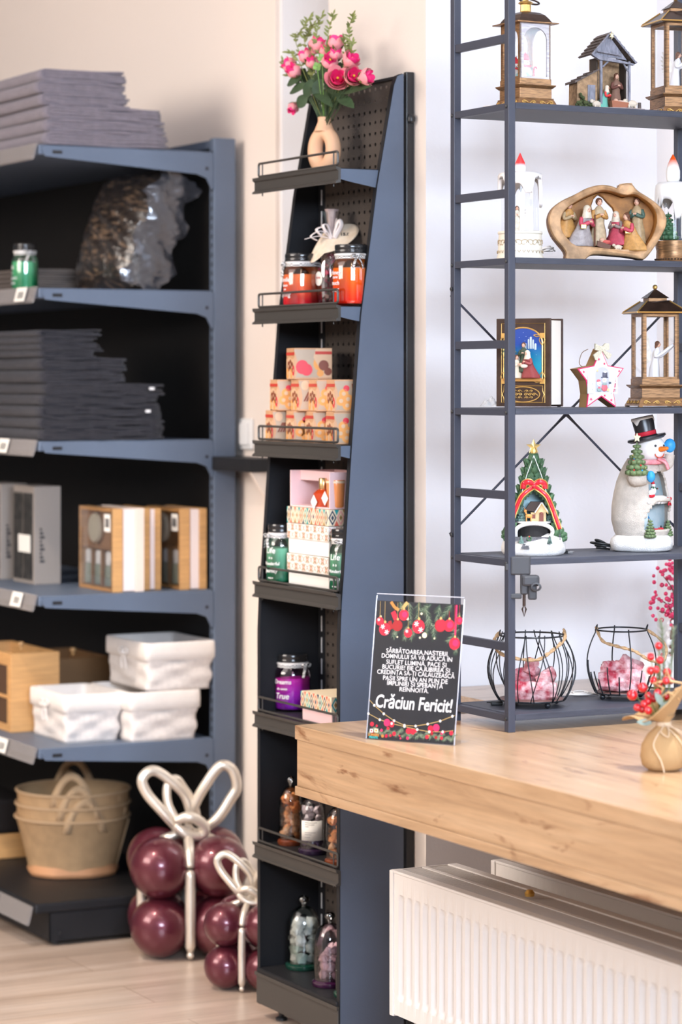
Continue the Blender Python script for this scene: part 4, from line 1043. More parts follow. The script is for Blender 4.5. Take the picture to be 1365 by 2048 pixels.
for r_, (z, cs) in enumerate(((1.3375, [(576, 1), (618, 2), (657, 2), (699, 2)]), (1.4095, [(585, 2), (628, 1), (664, 2), (700, 2)]))):
    for k, (px, kd) in enumerate(cs):
        carton('boxed apple cinnamon candle, %s row, %s' % (['bottom', 'middle'][r_], row[k]), Xc, onX(px, Xc), z, -.26, kd)
carton('single boxed candle on top of the two rows of boxes', Xc, onX(619, Xc), 1.4815, -.26, 0)

# ------------------------------------------------------------------ patterned gift boxes and green jars (stand, fourth and fifth shelves)
M_pk = mat('blush pink card', (.84, .58, .58), .5)
M_cr = mat('white card', (.82, .78, .73), .5)
PAL = [mat('ikat cream', (.85, .70, .50), .5), mat('ikat navy', (.04, .06, .10), .5), mat('ikat teal', (.02, .32, .33), .5), mat('ikat coral', (.78, .16, .10), .5), mat('ikat pink', (.85, .42, .38), .5), mat('ikat ochre', (.35, .20, .06), .5)]
def ikat(m, w_, h_, x0, z0, face, e):
    n = max(1, round(w_/.0205)); cw = w_/n; R_ = random.Random(int(w_*1e4))
    def poly(pts, mi, lv):
        P = [(x, -e-lv*.0002, z) if face == 'y' else (-e-lv*.0002, x, z) for x, z in pts]; P2 = [(a, -e+.0002, c) if face == 'y' else (-e+.0002, b, c) for a, b, c in P]
        k = len(P); m.add(P+P2, [tuple(range(k))]+[(i, (i+1) % k, k+(i+1) % k, k+i) for i in range(k)], mi)
    for i in range(n):
        cx = x0+(i+.5)*cw; cz = z0+h_/2
        for sc_, mi in ((.96, R_.choice([1, 2, 3, 4, 1, 2])), (.62, 0), (.36, R_.choice([1, 5, 3]))):
            poly([(cx-cw/2*sc_, cz), (cx, cz-h_/2*sc_), (cx+cw/2*sc_, cz), (cx, cz+h_/2*sc_)], mi, 1+(1-sc_)*3)
        for s in (-1, 1):
            poly([(cx+cw/2, cz+s*h_*.5), (cx+cw/2-cw*.28, cz+s*h_*.5), (cx+cw/2, cz+s*h_*.16), (cx+cw/2+cw*.28*(i < n-1), cz+s*h_*.5)] if i < n-1 else [(cx+cw/2, cz+s*h_*.5), (cx+cw/2-cw*.28, cz+s*h_*.5), (cx+cw/2, cz+s*h_*.16)], R_.choice([1, 5, 3, 2]), 1)
FLO = [mat('leaf brown print', (.38, .22, .10), .5), mat('rust print', (.62, .14, .07), .5), mat('sage print', (.35, .42, .30), .5)]
def floral(m, w_, h_, x0, z0, face, e):
    cs = h_/2; n = max(1, round(w_/cs/1.05)); cw = w_/n
    def poly(pts, mi, lv):
        P = [(x, -e-lv*.0002, z) if face == 'y' else (-e-lv*.0002, x, z) for x, z in pts]; P2 = [(a, -e+.0002, c) if face == 'y' else (-e+.0002, b, c) for a, b, c in P]
        k = len(P); m.add(P+P2, [tuple(range(k))]+[(i, (i+1) % k, k+(i+1) % k, k+i) for i in range(k)], mi)
    for i in range(n):
        for j in range(2):
            cx = x0+(i+.5)*cw; cz = z0+(j+.5)*cs; r = min(cw, cs)*.66
            odd = (i+j) % 2
            for k in range(4):
                a = k*PI/2+(0 if odd else PI/4); c, s = math.cos(a), math.sin(a)
                if not odd: poly([(cx+c*r*.12, cz+s*r*.12), (cx+c*r*.55-s*r*.26, cz+s*r*.55+c*r*.26), (cx+c*r, cz+s*r), (cx+c*r*.55+s*r*.26, cz+s*r*.55-c*r*.26)], 0, 1)
                if not odd: poly([(cx+c*r*.35, cz+s*r*.35), (cx+c*r*.55-s*r*.11, cz+s*r*.55+c*r*.11), (cx+c*r*.8, cz+s*r*.8), (cx+c*r*.55+s*r*.11, cz+s*r*.55-c*r*.11)], 2, 2)
                a += PI/4; c, s = math.cos(a), math.sin(a)
                poly([(cx+c*r*.1-s*r*.06, cz+s*r*.1+c*r*.06), (cx+c*r*.8-s*r*.03, cz+s*r*.8+c*r*.03), (cx+c*r*.8+s*r*.03, cz+s*r*.8-c*r*.03), (cx+c*r*.1+s*r*.06, cz+s*r*.1-c*r*.06)], 1, 2)
def gbox(name, label, X, Y, Z, dx, dy, hb, hl, pat, body, lidtop=True, grp='patterned gift boxes on the stand', rz=0):
    t = thing(name, label, 'box', (X, Y, Z), rz, grp)
    if hb: MB().box(.003, dx-.003, .003, dy-.003, 0, hb+.002).build('body', body, t, bevel=.0008)
    l = MB().box(0, dx, 0, dy, hb, hb+hl).build('lid', PAL[0] if pat is ikat else M_cr, t, bevel=.0006)
    m = MB(); pat(m, dy, hl, 0, hb, 'x', .0); pat(m, dx, hl, 0, hb, 'y', .0)
    m.build('print', PAL if pat is ikat else FLO, l)
    return t
bx0 = 2.776; by0 = onX(657, bx0)
D_ = .126; L_ = .205
z = 1.0105
gbox('gift_box', 'floral print gift box with white body, lowest on the shelf', bx0, by0, z, D_, L_, .036, .037, floral, M_cr); z += .0745
gbox('gift_box', 'floral print gift box with white body, second from the shelf', bx0, by0, z, D_, L_, .034, .034, floral, M_cr); z += .0695
t = gbox('gift_set', 'open pink gift set with two bottles over a colourful diamond lid', bx0, by0, z, D_, L_, 0, .036, ikat, M_pk, grp=None); zz = .037
hh = .082; m = MB()
m.box(.118, .122, .004, L_-.004, zz, zz+hh); m.box(.006, .118, L_-.008, L_-.004, zz, zz+hh); m.box(.006, .118, .004, .008, zz, zz+hh); m.box(.006, .118, .008, L_-.008, zz, zz+.003)
m.box(.006, .118, L_*.0+.0, .001, zz, zz)
m.build('pink_insert', M_pk, t, bevel=.0006)
m = MB(); m.box(.030, .033, .008, L_-.008, zz+.060, zz+hh); m.build('insert_card', M_pk, t)
amb = mat('red amber perfume', (.62, .07, .015), .08, coat=.8, trans=.3)
m = MB(); m.at((.026, L_*.36, zz+.003)); m.lathe([(.021, 0), (.023, .004), (.023, .030), (.015, .038), (.010, .040)], 24, sy=1.1); bt = m.build('bottle', amb, t, smooth=True)
m = MB(); m.at((.026, L_*.36, zz+.0435)); m.lathe([(.010, 0), (.0105, .003), (.0105, .022), (.009, .024)], 18); m.build('cap', mat('gold cap', (.75, .50, .22), .25, metal=.9), bt, smooth=True)
m = MB(); m.at((.030, L_*.10, zz+.003)); m.lathe([(.018, 0), (.020, .003), (.022, .060), (.0215, .062), (0, .060)], 24); gl = m.build('candle_glass', mat('orange candle glass', (.85, .30, .10), .15, coat=.7), t, smooth=True)
m = MB(); m.at((.030, L_*.10, zz+.062)); m.lathe([(.0225, -.004), (.0228, .0), (.021, .002)], 24); m.build('rim', mat('pale candle wax', (.85, .65, .45), .4), gl, smooth=True)
for yy, hgt in ((.36, .014), (.10, .024)):
    m = MB(); q = .016; m.add([(.0018, L_*yy-q, zz+hgt), (.0018, L_*yy, zz+hgt-q), (.0018, L_*yy+q, zz+hgt), (.0018, L_*yy, zz+hgt+q)], [(0, 1, 2, 3)]); m.build('diamond_label', M_paper, t, solid=.0006)
gg = 'green jar candles'
gl_ = [('Life', .019, .56), ('is a', .009, .44), ('Wonderful', .0105, .34), ('Journey', .012, .22), ('VANILLA', .004, .1)]
X = 2.785; candle_jar('green jar candle left of the floral boxes on the stand', gg, X, onX(562, X), 1.0105, .0345, .137, green, .60, (.86, .93, .89), gl_, FA-.75, FA-1.2)
X = 2.778; candle_jar('green jar candle right of the floral boxes, touching the side panel', gg, X+.012, onX(689, X+.012), 1.0105, .0335, .140, green, .60, (.86, .93, .89), gl_, FA-.70, FA-.2)
# fifth shelf
z = .7085
X = 2.842; candle_jar('purple jar candle behind the diamond pattern box', 'purple jar candle', X, onX(585, X), z, .043, .132, gradmat('purple wax', (.90, .05, .62), (.45, .04, .85), .01, .085), .58, (.93, .62, .85), [('Dreams', .015, .52), ('do come', .008, .40), ('True', .019, .27)], FA-.6, FA+.9)
b2 = 2.776; gy = onX(663, b2)
gbox('gift_box', 'colourful diamond pattern gift box with pink body beside the purple jar', b2, gy, z, .128, .150, .030, .036, ikat, M_pk)

# ------------------------------------------------------------------ bell jars with crystals (sixth shelf and base)
def chunk(m, c, r, R, mi=0, el=1):
    bm = bmesh.new(); bmesh.ops.create_icosphere(bm, subdivisions=1, radius=r)
    for v in bm.verts: v.co *= R.uniform(.7, 1.2); v.co.z *= el
    m.T = Matrix.Translation(c) @ rotm(R.uniform(0, 3), R.uniform(0, 3), R.uniform(0, 3))
    bm.verts.index_update(); m.add([v.co.copy() for v in bm.verts], [[v.index for v in f.verts] for f in bm.faces], mi); bm.free(); m.T = Matrix.Identity(4)
def bell_jar(label, X, Y, Z, r, h, cols, bcol, fill, tall=False, lab=False, seed=1, group='bell jars with crystals'):
    t = thing('bell_jar', label, 'jar', (X, Y, Z), 0, group); R = random.Random(seed)
    MB().lathe([(0, 0), (r*1.08, .0), (r*1.14, .004), (r*1.12, .010), (r*.98, .014), (r*.9, .016), (0, .016)], 32).build('base', mat('coloured glass base %s' % str(bcol), bcol, .06, coat=.8), t, smooth=True)
    hk = h*.85
    pr = [(r*1.0, .014), (r, .03), (r, hk*.62), (r*.93, hk*.78), (r*.72, hk*.92), (r*.40, hk*.985), (r*.16, hk)]
    MB().lathe(pr, 32, cap=False).build('dome', clear('clear dome glass', mixt=.95, glossy=.45), t, smooth='all')
    m = MB(); m.at((0, 0, hk)); m.lathe([(r*.16, 0), (r*.14, h*.02), (r*.2, h*.045), (r*.36, h*.09), (r*.32, h*.125), (r*.12, h*.148), (0, h*.15)], 20); m.build('knob', clear('clear knob glass', mixt=1, glossy=.6), t, smooth='all')
    n = 0; z = .024
    while z < h*fill:
        for k in range(6 if r > .03 else 5):
            a = R.uniform(0, 6.28)+k*1.7; q = r*R.uniform(.35, .62); cr = r*R.uniform(.30, .42)
            m = MB(); chunk(m, (q*math.cos(a), q*math.sin(a), z+R.uniform(-.003, .003)), cr, R, 0, R.uniform(.8, 1.2))
            m.build('crystal', cols[0] if z > h*fill*.6 else R.choice(cols), t)
        z += r*.52
    if lab:
        m = MB(); vs = []; K = 14
        for i in range(K+1):
            a = FA-.95+1.9*i/K
            for zz in (h*.22, h*.52): vs.append(((r+.0008)*math.cos(a), (r+.0008)*math.sin(a), zz))
        m.add(vs, [(2*i, 2*i+2, 2*i+3, 2*i+1) for i in range(K)]); lb = m.build('label', M_paper, t, smooth='all', solid=.0004)
        for k, (s_, q) in enumerate(((.9, .49), (.7, .46), (.3, .43), (.8, .34), (.5, .31), (.4, .27))):
            m = MB(); vs = []
            for i in range(7):
                a = FA-.6+s_*1.1*i/6
                for zz in (h*q, h*q+.0012): vs.append(((r+.0016)*math.cos(a), (r+.0016)*math.sin(a), zz))
            m.add(vs, [(2*i, 2*i+2, 2*i+3, 2*i+1) for i in range(6)]); m.build('print', mat('grey print', (.35, .33, .32), .6), lb)
    return t
Mo = [mat('orange crystal', (.95, .40, .14), .3, noise=.35, nscale=60), mat('peach crystal', (.95, .58, .32), .3, noise=.2, nscale=60)]
Mv = [mat('white violet crystal', (.70, .60, .62), .3, noise=.2, nscale=60), mat('violet crystal', (.20, .13, .28), .3, noise=.4, nscale=60)]
Mg = [mat('clear quartz', (.72, .76, .70), .3, noise=.15, nscale=60), mat('pale green crystal', (.40, .52, .44), .3, noise=.3, nscale=60)]
Mr = [mat('rose quartz', (.62, .38, .42), .3, noise=.3, nscale=60), mat('dusky rose crystal', (.33, .17, .20), .3, noise=.3, nscale=60)]
z = .4045
X = 2.812; bell_jar('bell jar of orange crystals, leftmost under the counter edge', X, onX(582, X), z, .0275, .158, Mo, (.16, .035, .012), .72, seed=2)
X = 2.800; bell_jar('bell jar of violet crystals with a cream label, between two orange ones', X, onX(625, X), z, .0285, .150, Mv, (.03, .015, .04), .72, lab=True, seed=3)
X = 2.790; bell_jar('bell jar of orange crystals beside the side panel', X, onX(677, X), z, .0275, .150, Mo, (.17, .04, .013), .72, seed=4)
z = .1155
X = 2.845; bell_jar('bell jar of clear and green crystals on the bottom shelf', X, onX(608, X), z, .0385, .168, Mg, (.006, .04, .026), .62, seed=5)
X = 2.815; bell_jar('bell jar of rose crystals on the bottom shelf', X, onX(660, X), z, .036, .165, Mr, (.035, .006, .03), .55, seed=6)
X = 2.800; bell_jar('bell jar of pale crystals cut off by the side panel', X-.0, onX(697, X), z, .029, .13, Mg, (.007, .05, .03), .6, seed=7)
# ------------------------------------------------------------------ small figures
CR = -math.atan2(FX, FY)          # yaw that turns local -y towards the room entrance
M_skin = mat('figurine skin', (.68, .40, .28), .55)
M_hairb = mat('figurine brown hair', (.13, .05, .025), .6)
M_gold = mat('brushed gold', (.62, .38, .12), .35, metal=.7)
M_bronze = mat('brushed bronze', (.36, .19, .085), .38, metal=.55, noise=.55, nscale=60, stretch=(1, 1, 9))
M_bronzed = mat('dark bronze', (.06, .032, .022), .35, metal=.3, noise=.4, nscale=50)
M_snow = mat('snow white resin', (.82, .79, .76), .75, noise=.06, nscale=50, bump=.9, bscale=500)
def figure(par, p, h, yaw, robe, trim=None, hair=None, hood=None, kneel=0, lean=.0, name='robed_figure', arms=1, reach=0, wings=None, T=None):
    """standing or kneeling robed figurine; local front is -y"""
    Mx = (T or Matrix.Identity(4)) @ Matrix.Translation(p) @ Matrix.Rotation(yaw, 4, 'Z')
    m = MB(); m.T = Mx; vs = []; fs = []; n = 20; K = 16
    hz = h*(.84 if not kneel else .66)
    base_r = .17*h if not kneel else .30*h
    def rad(f):
        P = [(0, base_r), (.1, base_r*.94), (.35, .145*h if not kneel else .21*h), (.58, .105*h if not kneel else .14*h), (.78, .125*h), (.90, .110*h), (.96, .06*h), (1.0, .038*h)]
        for (a, b), (c, d) in zip(P[:-1], P[1:]):
            if f <= c: return b+(d-b)*(f-a)/(c-a)
        return P[-1][1]
    def ctr(f): return (0, -lean*h*f*f+(.10*h*(1-f) if kneel else 0), hz*f)
    for j in range(K+1):
        f = j/K; r = rad(f); c = ctr(f)
        for i in range(n):
            a = 2*PI*i/n; w_ = 1+.09*math.sin(6*a+2.5*f)*(1-f)**.7+.04*math.sin(11*a+1)*(1-f)
            vs.append((c[0]+r*w_*1.12*math.cos(a), c[1]+r*w_*.86*math.sin(a), c[2]))
    fs = [(j*n+i, j*n+(i+1) % n, (j+1)*n+(i+1) % n, (j+1)*n+i) for j in range(K) for i in range(n)]+[tuple(range(n))]
    m.add(vs, fs, 0)
    cs = ctr(.88)
    if arms:
        for s in (-1, 1):
            sh = (s*.11*h, cs[1], cs[2]); el = (s*.155*h, cs[1]-.05*h, cs[2]-.15*h); ha = (s*.02*h, cs[1]-.15*h-reach*h*.3, cs[2]-.10*h+reach*h*.25)
            m.tube(bez([sh, el, ha], 5), [.045*h]*4+[.042*h]*4+[.045*h, .045*h, .04*h], 8, 1 if trim else 0)
            m.sph((ha[0], ha[1]-.01*h, ha[2]+.012*h), .026*h, 8, 2)
    mats = [robe, trim or robe, M_skin]
    o = m.build(name, mats, par, smooth='all')
    m = MB(); m.T = Mx; hc = ctr(1.0); hc = (hc[0], hc[1]-.012*h, hc[2]+.075*h)
    m.tube([ctr(.97), hc], .03*h, 8, 0); m.sph(hc, .07*h, 14, 0, (.86, .95, 1.12))
    m.sph((hc[0], hc[1]-.070*h, hc[2]-.005*h), .012*h, 6, 0, (1, 1, 1.5))
    for s in (-1, 1): m.sph((s*.026*h, hc[1]-.062*h, hc[2]+.016*h), .008*h, 6, 2)
    m.sph((0, hc[1]-.064*h, hc[2]-.034*h), .011*h, 6, 3, (1.4, .6, .5))
    hm = 1
    if hood:
        m.sph((hc[0], hc[1]+.022*h, hc[2]+.012*h), .088*h, 14, 1, (.98, .92, 1.1)); m.lathe([(.12*h, -.17*h), (.10*h, -.07*h), (.088*h, 0)], 14, 1, c=(hc[0], hc[1]+.025*h, hc[2]), sy=.8, cap=False)
    else:
        m.sph((hc[0], hc[1]+.018*h, hc[2]+.018*h), .078*h, 14, 1, (.98, .95, 1.08))
        if hair != 'short': m.sph((hc[0], hc[1]+.045*h, hc[2]-.05*h), .07*h, 12, 1, (1, .7, 1.3))
    m.build('head', [M_skin, hood or M_hairb, M_ink, mat('figurine lips', (.5, .1, .08), .5)], o, smooth='all')
    if wings:
        for s in (-1, 1):
            m = MB(); m.T = Mx
            for k in range(7):
                a = 1.15-.30*k; L = (.46-.035*k)*h; bx, by, bz_ = s*.035*h, cs[1]+.06*h, cs[2]-.02*h-.022*h*k
                e = Vector((bx+s*math.cos(a)*L, by+.10*h, bz_+math.sin(a)*L)); b = Vector((bx, by, bz_)); d = e-b; q = Vector((-d.z, 0, d.x)).normalized()*.034*h
                m.add([b-q*.4, b+q*.4, b+d*.7+q, e, b+d*.7-q], [(0, 1, 2, 3, 4)])
            m.build('wing', wings, o, solid=.0012)
    return o
def sheep(par, p, s, yaw, T=None):
    m = MB(); m.T = (T or Matrix.Identity(4)) @ Matrix.Translation(p) @ Matrix.Rotation(yaw, 4, 'Z')
    m.sph((0, 0, .55*s), .42*s, 12, 0, (1.5, .95, .95))
    for (x, y) in ((-.35, -.2), (-.35, .2), (.35, -.2), (.35, .2)): m.tube([(x*s, y*s, .4*s), (x*s, y*s, 0)], [.11*s, .08*s], 6)
    m.sph((-.68*s, 0, .85*s), .24*s, 10, 0, (1.25, .9, .95)); m.sph((-.55*s, -.22*s, .9*s), .10*s, 6, 0, (1, 1.6, .6)); m.sph((-.55*s, .22*s, .9*s), .10*s, 6, 0, (1, 1.6, .6))
    m.sph((.6*s, 0, .6*s), .12*s, 6)
    m.build('sheep', mat('cream sheep', (.76, .64, .50), .8, bump=.8, bscale=700), par, smooth='all')
def scroll(m, cx, cz, s, y, flip=1, mi=None, r=.0013):
    pts = []
    for k in range(22):
        a = k*.42; q = s*(1-k/24); pts.append((cx+flip*q*math.cos(a+.4), y, cz+q*.72*math.sin(a+.4)))
    m.tube([(cx+flip*s*2.1, y, cz-s*.5), (cx+flip*s*1.5, y, cz-s*.1)]+pts, [r*.5, r]+[r*(1.1-.5*k/22) for k in range(22)], 6, mi)
S1, S2, S3, S4, S5 = [z_+.0005 for z_ in rz]
YC = 4.565

# ------------------------------------------------------------------ lanterns
M_lg = clear('lantern glass', mixt=.14)
def ring_plate(m, r0, r1, z, h, n=4): pass
def sq(m, a, b, z0, z1, mi=None):
    m.add([(-a, -a, z0), (a, -a, z0), (a, a, z0), (-a, a, z0), (-b, -b, z1), (b, -b, z1), (b, b, z1), (-b, b, z1)],
          [(0, 1, 2, 3), (4, 5, 6, 7), (0, 1, 5, 4), (1, 2, 6, 5), (2, 3, 7, 6), (3, 0, 4, 7)], mi)
def plinth(t, k=1):
    m = MB(); sq(m, .050*k, .043*k, .002, .017); sq(m, .0435*k, .0435*k, .017, .0185); sq(m, .040*k, .040*k, .0185, .038); sq(m, .0415*k, .047*k, .038, .043); sq(m, .047*k, .047*k, .043, .045)
    sq(m, .0395*k, .0395*k, .045, .057)
    for (x, y) in ((-1, -1), (1, -1), (1, 1), (-1, 1)): m.cbox((x*.045*k, y*.045*k, .0015), (.008, .008, .003))
    o = m.build('base', M_bronze, t, bevel=.0005)
    for q in range(4):
        m = MB(); m.T = Matrix.Rotation(q*PI/2, 4, 'Z') @ Matrix.Translation((0, -.0475*k, .0095)) @ Matrix.Rotation(-.42, 4, 'X')
        for s in (-1, 1):
            scroll(m, s*.010*k, 0, .0048, 0, s); scroll(m, s*.034*k, 0, .0052, 0, -s)
        m.build('scrollwork', M_gold, o, smooth='all', label='pale gold scroll relief')
def pane_frame(t, name, q, hw, z0, z1, arch, th, m_, y):
    """one wall of the lantern with a window opening, front at local -y, turned q quarter turns"""
    m = MB(); m.T = Matrix.Rotation(q*PI/2, 4, 'Z')
    iw = hw-.0085; zt = z1-.006-(iw if arch else 0); inner = [(-iw, z0+.004), (iw, z0+.004), (iw, zt)]
    if arch: inner += [(iw*math.cos(a), zt+iw*.92*math.sin(a)) for a in [PI*i/12 for i in range(1, 12)]]
    inner += [(-iw, zt)]
    N = len(inner)
    def proj(p):
        x, z = p; cx, cz = 0, (z0+z1)/2; dx, dz = x-cx, z-cz
        s = min(hw/abs(dx) if abs(dx) > 1e-6 else 1e9, ((z1-z0)/2)/abs(dz) if abs(dz) > 1e-6 else 1e9); return (cx+dx*s, cz+dz*s)
    # insert corners
    inn = []; out = []
    for i in range(N):
        a = inner[i]; b = inner[(i+1) % N]
        for k in range(6):
            p = (a[0]+(b[0]-a[0])*k/6, a[1]+(b[1]-a[1])*k/6); inn.append(p); out.append(proj(p))
    # snap nearest outline points to the corners
    for c in ((-hw, z0), (hw, z0), (hw, z1), (-hw, z1)):
        j = min(range(len(out)), key=lambda i: (out[i][0]-c[0])**2+(out[i][1]-c[1])**2); out[j] = c
    n = len(inn); vs = [(x, -y, z) for x, z in out]+[(x, -y, z) for x, z in inn]+[(x, -y+th, z) for x, z in out]+[(x, -y+th, z) for x, z in inn]
    fs = []
    for i in range(n):
        j = (i+1) % n; fs += [(i, j, n+j, n+i), (2*n+i, 3*n+i, 3*n+j, 2*n+j), (n+i, n+j, 3*n+j, 3*n+i), (i, 2*n+i, 2*n+j, j)]
    m.add(vs, fs); o = m.build(name, m_, t)
    m = MB(); m.T = Matrix.Rotation(q*PI/2, 4, 'Z'); m.box(-iw-.001, iw+.001, -y+th*.4, -y+th*.4+.0006, z0+.003, z1-.005); m.build('pane', M_lg, o)
def lantern(label, X, Y, Z, yaw, group='bronze angel lanterns'):
    t = thing('angel_lantern', label, 'lantern', (X, Y, Z), yaw, group)
    plinth(t)
    for q in range(4): pane_frame(t, 'window_frame', q, .0385, .057, .189, False, .004, M_bronze, .0385)
    m = MB(); sq(m, .052, .054, .189, .1925); sq(m, .052, .024, .1925, .214); m.build('roof', M_bronzed, t, bevel=.0005)
    o = kids(t)[-1]
    m = MB(); m.T = Matrix.Identity(4)
    for q in range(4):
        m.T = Matrix.Rotation(q*PI/2, 4, 'Z'); m.tube([(-.052, -.052, .1935), (-.024, -.024, .215)], .0014, 6); m.tube([(-.053, -.053, .1915), (.053, -.053, .1915)], .0017, 6)
    m.build('trim', M_gold, o, smooth=True)
    m = MB(); sq(m, .019, .019, .213, .221); m.build('collar', M_bronze, t); m = MB(); sq(m, .023, .002, .221, .239); m.build('cap', M_bronzed, t)
    m = MB(); m.sph((0, 0, .2435), .0052, 12); m.build('finial', M_gold, t, smooth='all')
    m = MB(); pts = [(.032*math.cos(2*PI*i/40), .032*math.sin(2*PI*i/40), .209+.006*math.sin(2*PI*i/40+2.4)) for i in range(40)]; m.tube(pts, .0013, 6, closed=True); m.build('ring_handle', M_bronzed, t, smooth='all')
    Ml = mat('white lace wings', (.80, .74, .64), .5, noise=.25, nscale=120)
    fg = figure(t, (-.002, 0, .058), .075, .95, mat('white satin robe', (.80, .78, .80), .4), lean=.10, reach=1.1, name='angel', arms=1)
    m = MB(); m.T = Matrix.Translation((-.006, .004, .058))
    for s, oy in ((1, 0), (-1, .006)):
        for k in range(8):
            a = 2.15+.20*k-.25*(s < 0); L = .040-.0022*k; b = Vector((-.001, oy, .052-.002*k)); e = b+Vector((math.cos(a)*L*.75, .004*s, math.sin(a)*L)); d = e-b; q_ = Vector((-d.z, 0, d.x)).normalized()*.0035
            m.add([b-q_*.4, b+q_*.4, b+d*.7+q_, e, b+d*.7-q_], [(0, 1, 2, 3, 4)])
    m.build('wings', Ml, fg, solid=.0008)
    m = MB(); m.lathe([(.018, .0575), (.016, .060), (0, .061)], 16); m.build('snow_base', M_snow, t, smooth=True)
    return t
Xl = onY(1311, YC); lantern('angel lantern with pyramid roof at the right of the star ornament', Xl, YC, S3, CR+.19)
Xl = onY(1352, YC); lantern('angel lantern cut off at the top right corner of the picture', Xl, YC, S1, CR+.28)
# snow lantern with arched windows
Xl = onY(1052, 4.56); t = thing('snowman_lantern', 'bronze lantern with arched windows and domed roof at the top left of the rack', 'lantern', (Xl, 4.56, S1), .02)
plinth(t, .93)
Ms = mat('silvery bronze', (.42, .38, .38), .32, metal=.6, noise=.35, nscale=50, stretch=(1, 1, 8))
for q in range(4): pane_frame(t, 'window_frame', q, .0355, .057, .166, True, .003, M_bronze if q else Ms, .0355)
m = MB(); sq(m, .048, .048, .1655, .168); m.build('eave', M_bronze, t, bevel=.0006)
m = MB(); 
pr = [(.0385, .168), (.034, .176), (.028, .184), (.021, .189), (.014, .191)]
for (a, z0), (b, z1) in zip(pr[:-1], pr[1:]): sq(m, a, b, z0, z1)
m.build('roof', M_bronzed, t, smooth=True)
m = MB(); m.lathe([(.013, .191), (.011, .193), (.0105, .206), (.015, .209), (.013, .212), (.006, .214), (.006, .222), (.010, .226), (.004, .23)], 10); m.build('chimney', M_gold, t)
m = MB(); m.T = Matrix.Translation((.008, 0, .214)) @ rotm(0, .22, 0); m.tube([(.022*math.cos(2*PI*i/32), .016*math.sin(2*PI*i/32), 0) for i in range(32)], .0019, 8, closed=True); m.build('ring_handle', M_bronzed, t, smooth='all')
Mhat = mat('red felt hat', (.70, .02, .03), .6); Mteal = mat('pale teal glaze', (.35, .62, .62), .4)
for (x, y, s) in ((-.004, -.004, 1), (-.016, .012, .85)):
    m = MB(); m.T = Matrix.Translation((x, y, .058)) @ Matrix.Scale(s, 4)
    m.sph((0, 0, .012), .014, 14, 0); m.sph((0, 0, .032), .0095, 14, 0); m.lathe([(.009, .037), (.006, .046), (.001, .054)], 12, 1, c=(.001, 0, 0))
    m.sph((.003, 0, .055), .0025, 8, 0); m.tube([(-.008, -.008, .026), (0, -.011, .025), (.008, -.008, .026)], .0022, 6, 1); m.sph((0, -.0095, .033), .0015, 6, 3)
    for s2 in (-1, 1): m.tube([(s2*.012, 0, .018), (s2*.022, -.002, .024)], .0008, 5, 4)
    m.tube([(.004, -.013, .004), (-.006, -.012, .012)], .003, 6, 2)
    m.build('snowman', [M_snow, Mhat, Mteal, mat('carrot orange', (.8, .2, .02), .5), M_hairb], t, smooth='all')
m = MB(); m.T = Matrix.Translation((.016, -.006, .058)); m.tube(bez([(0, 0, 0), (0, 0, .02), (.003, 0, .026), (.007, 0, .022)], 4), .0017, 6); m.build('candy_cane', Mhat, t, smooth='all')

# ------------------------------------------------------------------ cables
M_cabw = mat('white cable', (.80, .75, .70), .4); M_cabk = mat('black cable', (.015, .015, .016), .4)
def coil(name, label, X, Y, Z, w_, d_, h_, m_, seed, r=.0014, turns=4, cat='cable', rz=0):
    R_ = random.Random(seed); pts = []
    for i in range(turns*20):
        a = 2*PI*i/20; k = .75+.25*math.sin(a*.31+seed); pts.append((w_/2*k*math.cos(a)+.002*math.sin(a*.7), d_/2*k*math.sin(a), r+h_*(i/(turns*20))*(.5+.5*math.sin(a*.5+seed)**2)))
    pts.append((w_*.7, d_*.2, r)); o = MB().tube(bez(pts, 2), r, 6).build(name, m_, smooth='all'); o.location = (X, Y, Z); o.rotation_euler.z = rz
    return tag(o, label, cat)
coil('cable', 'coiled white cable behind the arched window lantern', onY(983, 4.62), 4.62, S1, .030, .03, .012, M_cabw, 1, rz=CR)
coil('cable', 'coiled white cable behind the log nativity scene, right of the cream candle', onY(1096, 4.645), 4.645, S2+.022, .022, .02, .010, M_cabw, 2, rz=CR).rotation_euler.x = .0
coil('cable', 'coiled black cable beside the snowman figurine', onY(1204, 4.60), 4.60, S4, .040, .03, .022, M_cabk, 3, r=.0022, rz=CR)
coil('cable', 'loose white cable between the two wire baskets', onY(1160, 4.655), 4.655, S5, .055, .025, .010, M_cabw, 4, rz=CR)
t = thing('plug_connector', 'black plug with metal end beside the tree figurine', 'plug', (onY(1135, 4.53), 4.53, S4), CR-.5)
m = MB(); m.box(-.014, .004, -.005, .005, .001, .008, bev=.001); m.build('housing', M_cabk, t); m = MB(); m.box(.004, .014, -.0045, .0045, .002, .006); m.build('metal_end', M_chrome, t)
m = MB(); m.tube(bez([(-.013, 0, .004), (-.03, .004, .002), (-.04, .01, .002)], 4), .0016, 6); m.build('lead', M_cabk, t, smooth='all')
t = thing('power_adapter', 'small black adapter lying left of the first wire basket', 'adapter', (onY(996, 4.60), 4.60, S5), CR)
m = MB(); m.box(-.014, .010, -.008, .008, 0, .008, bev=.002); m.build('housing', M_cabk, t); m = MB(); m.tube([(-.014, -.004, .006), (-.022, -.004, .006)], .0012, 6); m.build('prong', M_cabk, t)
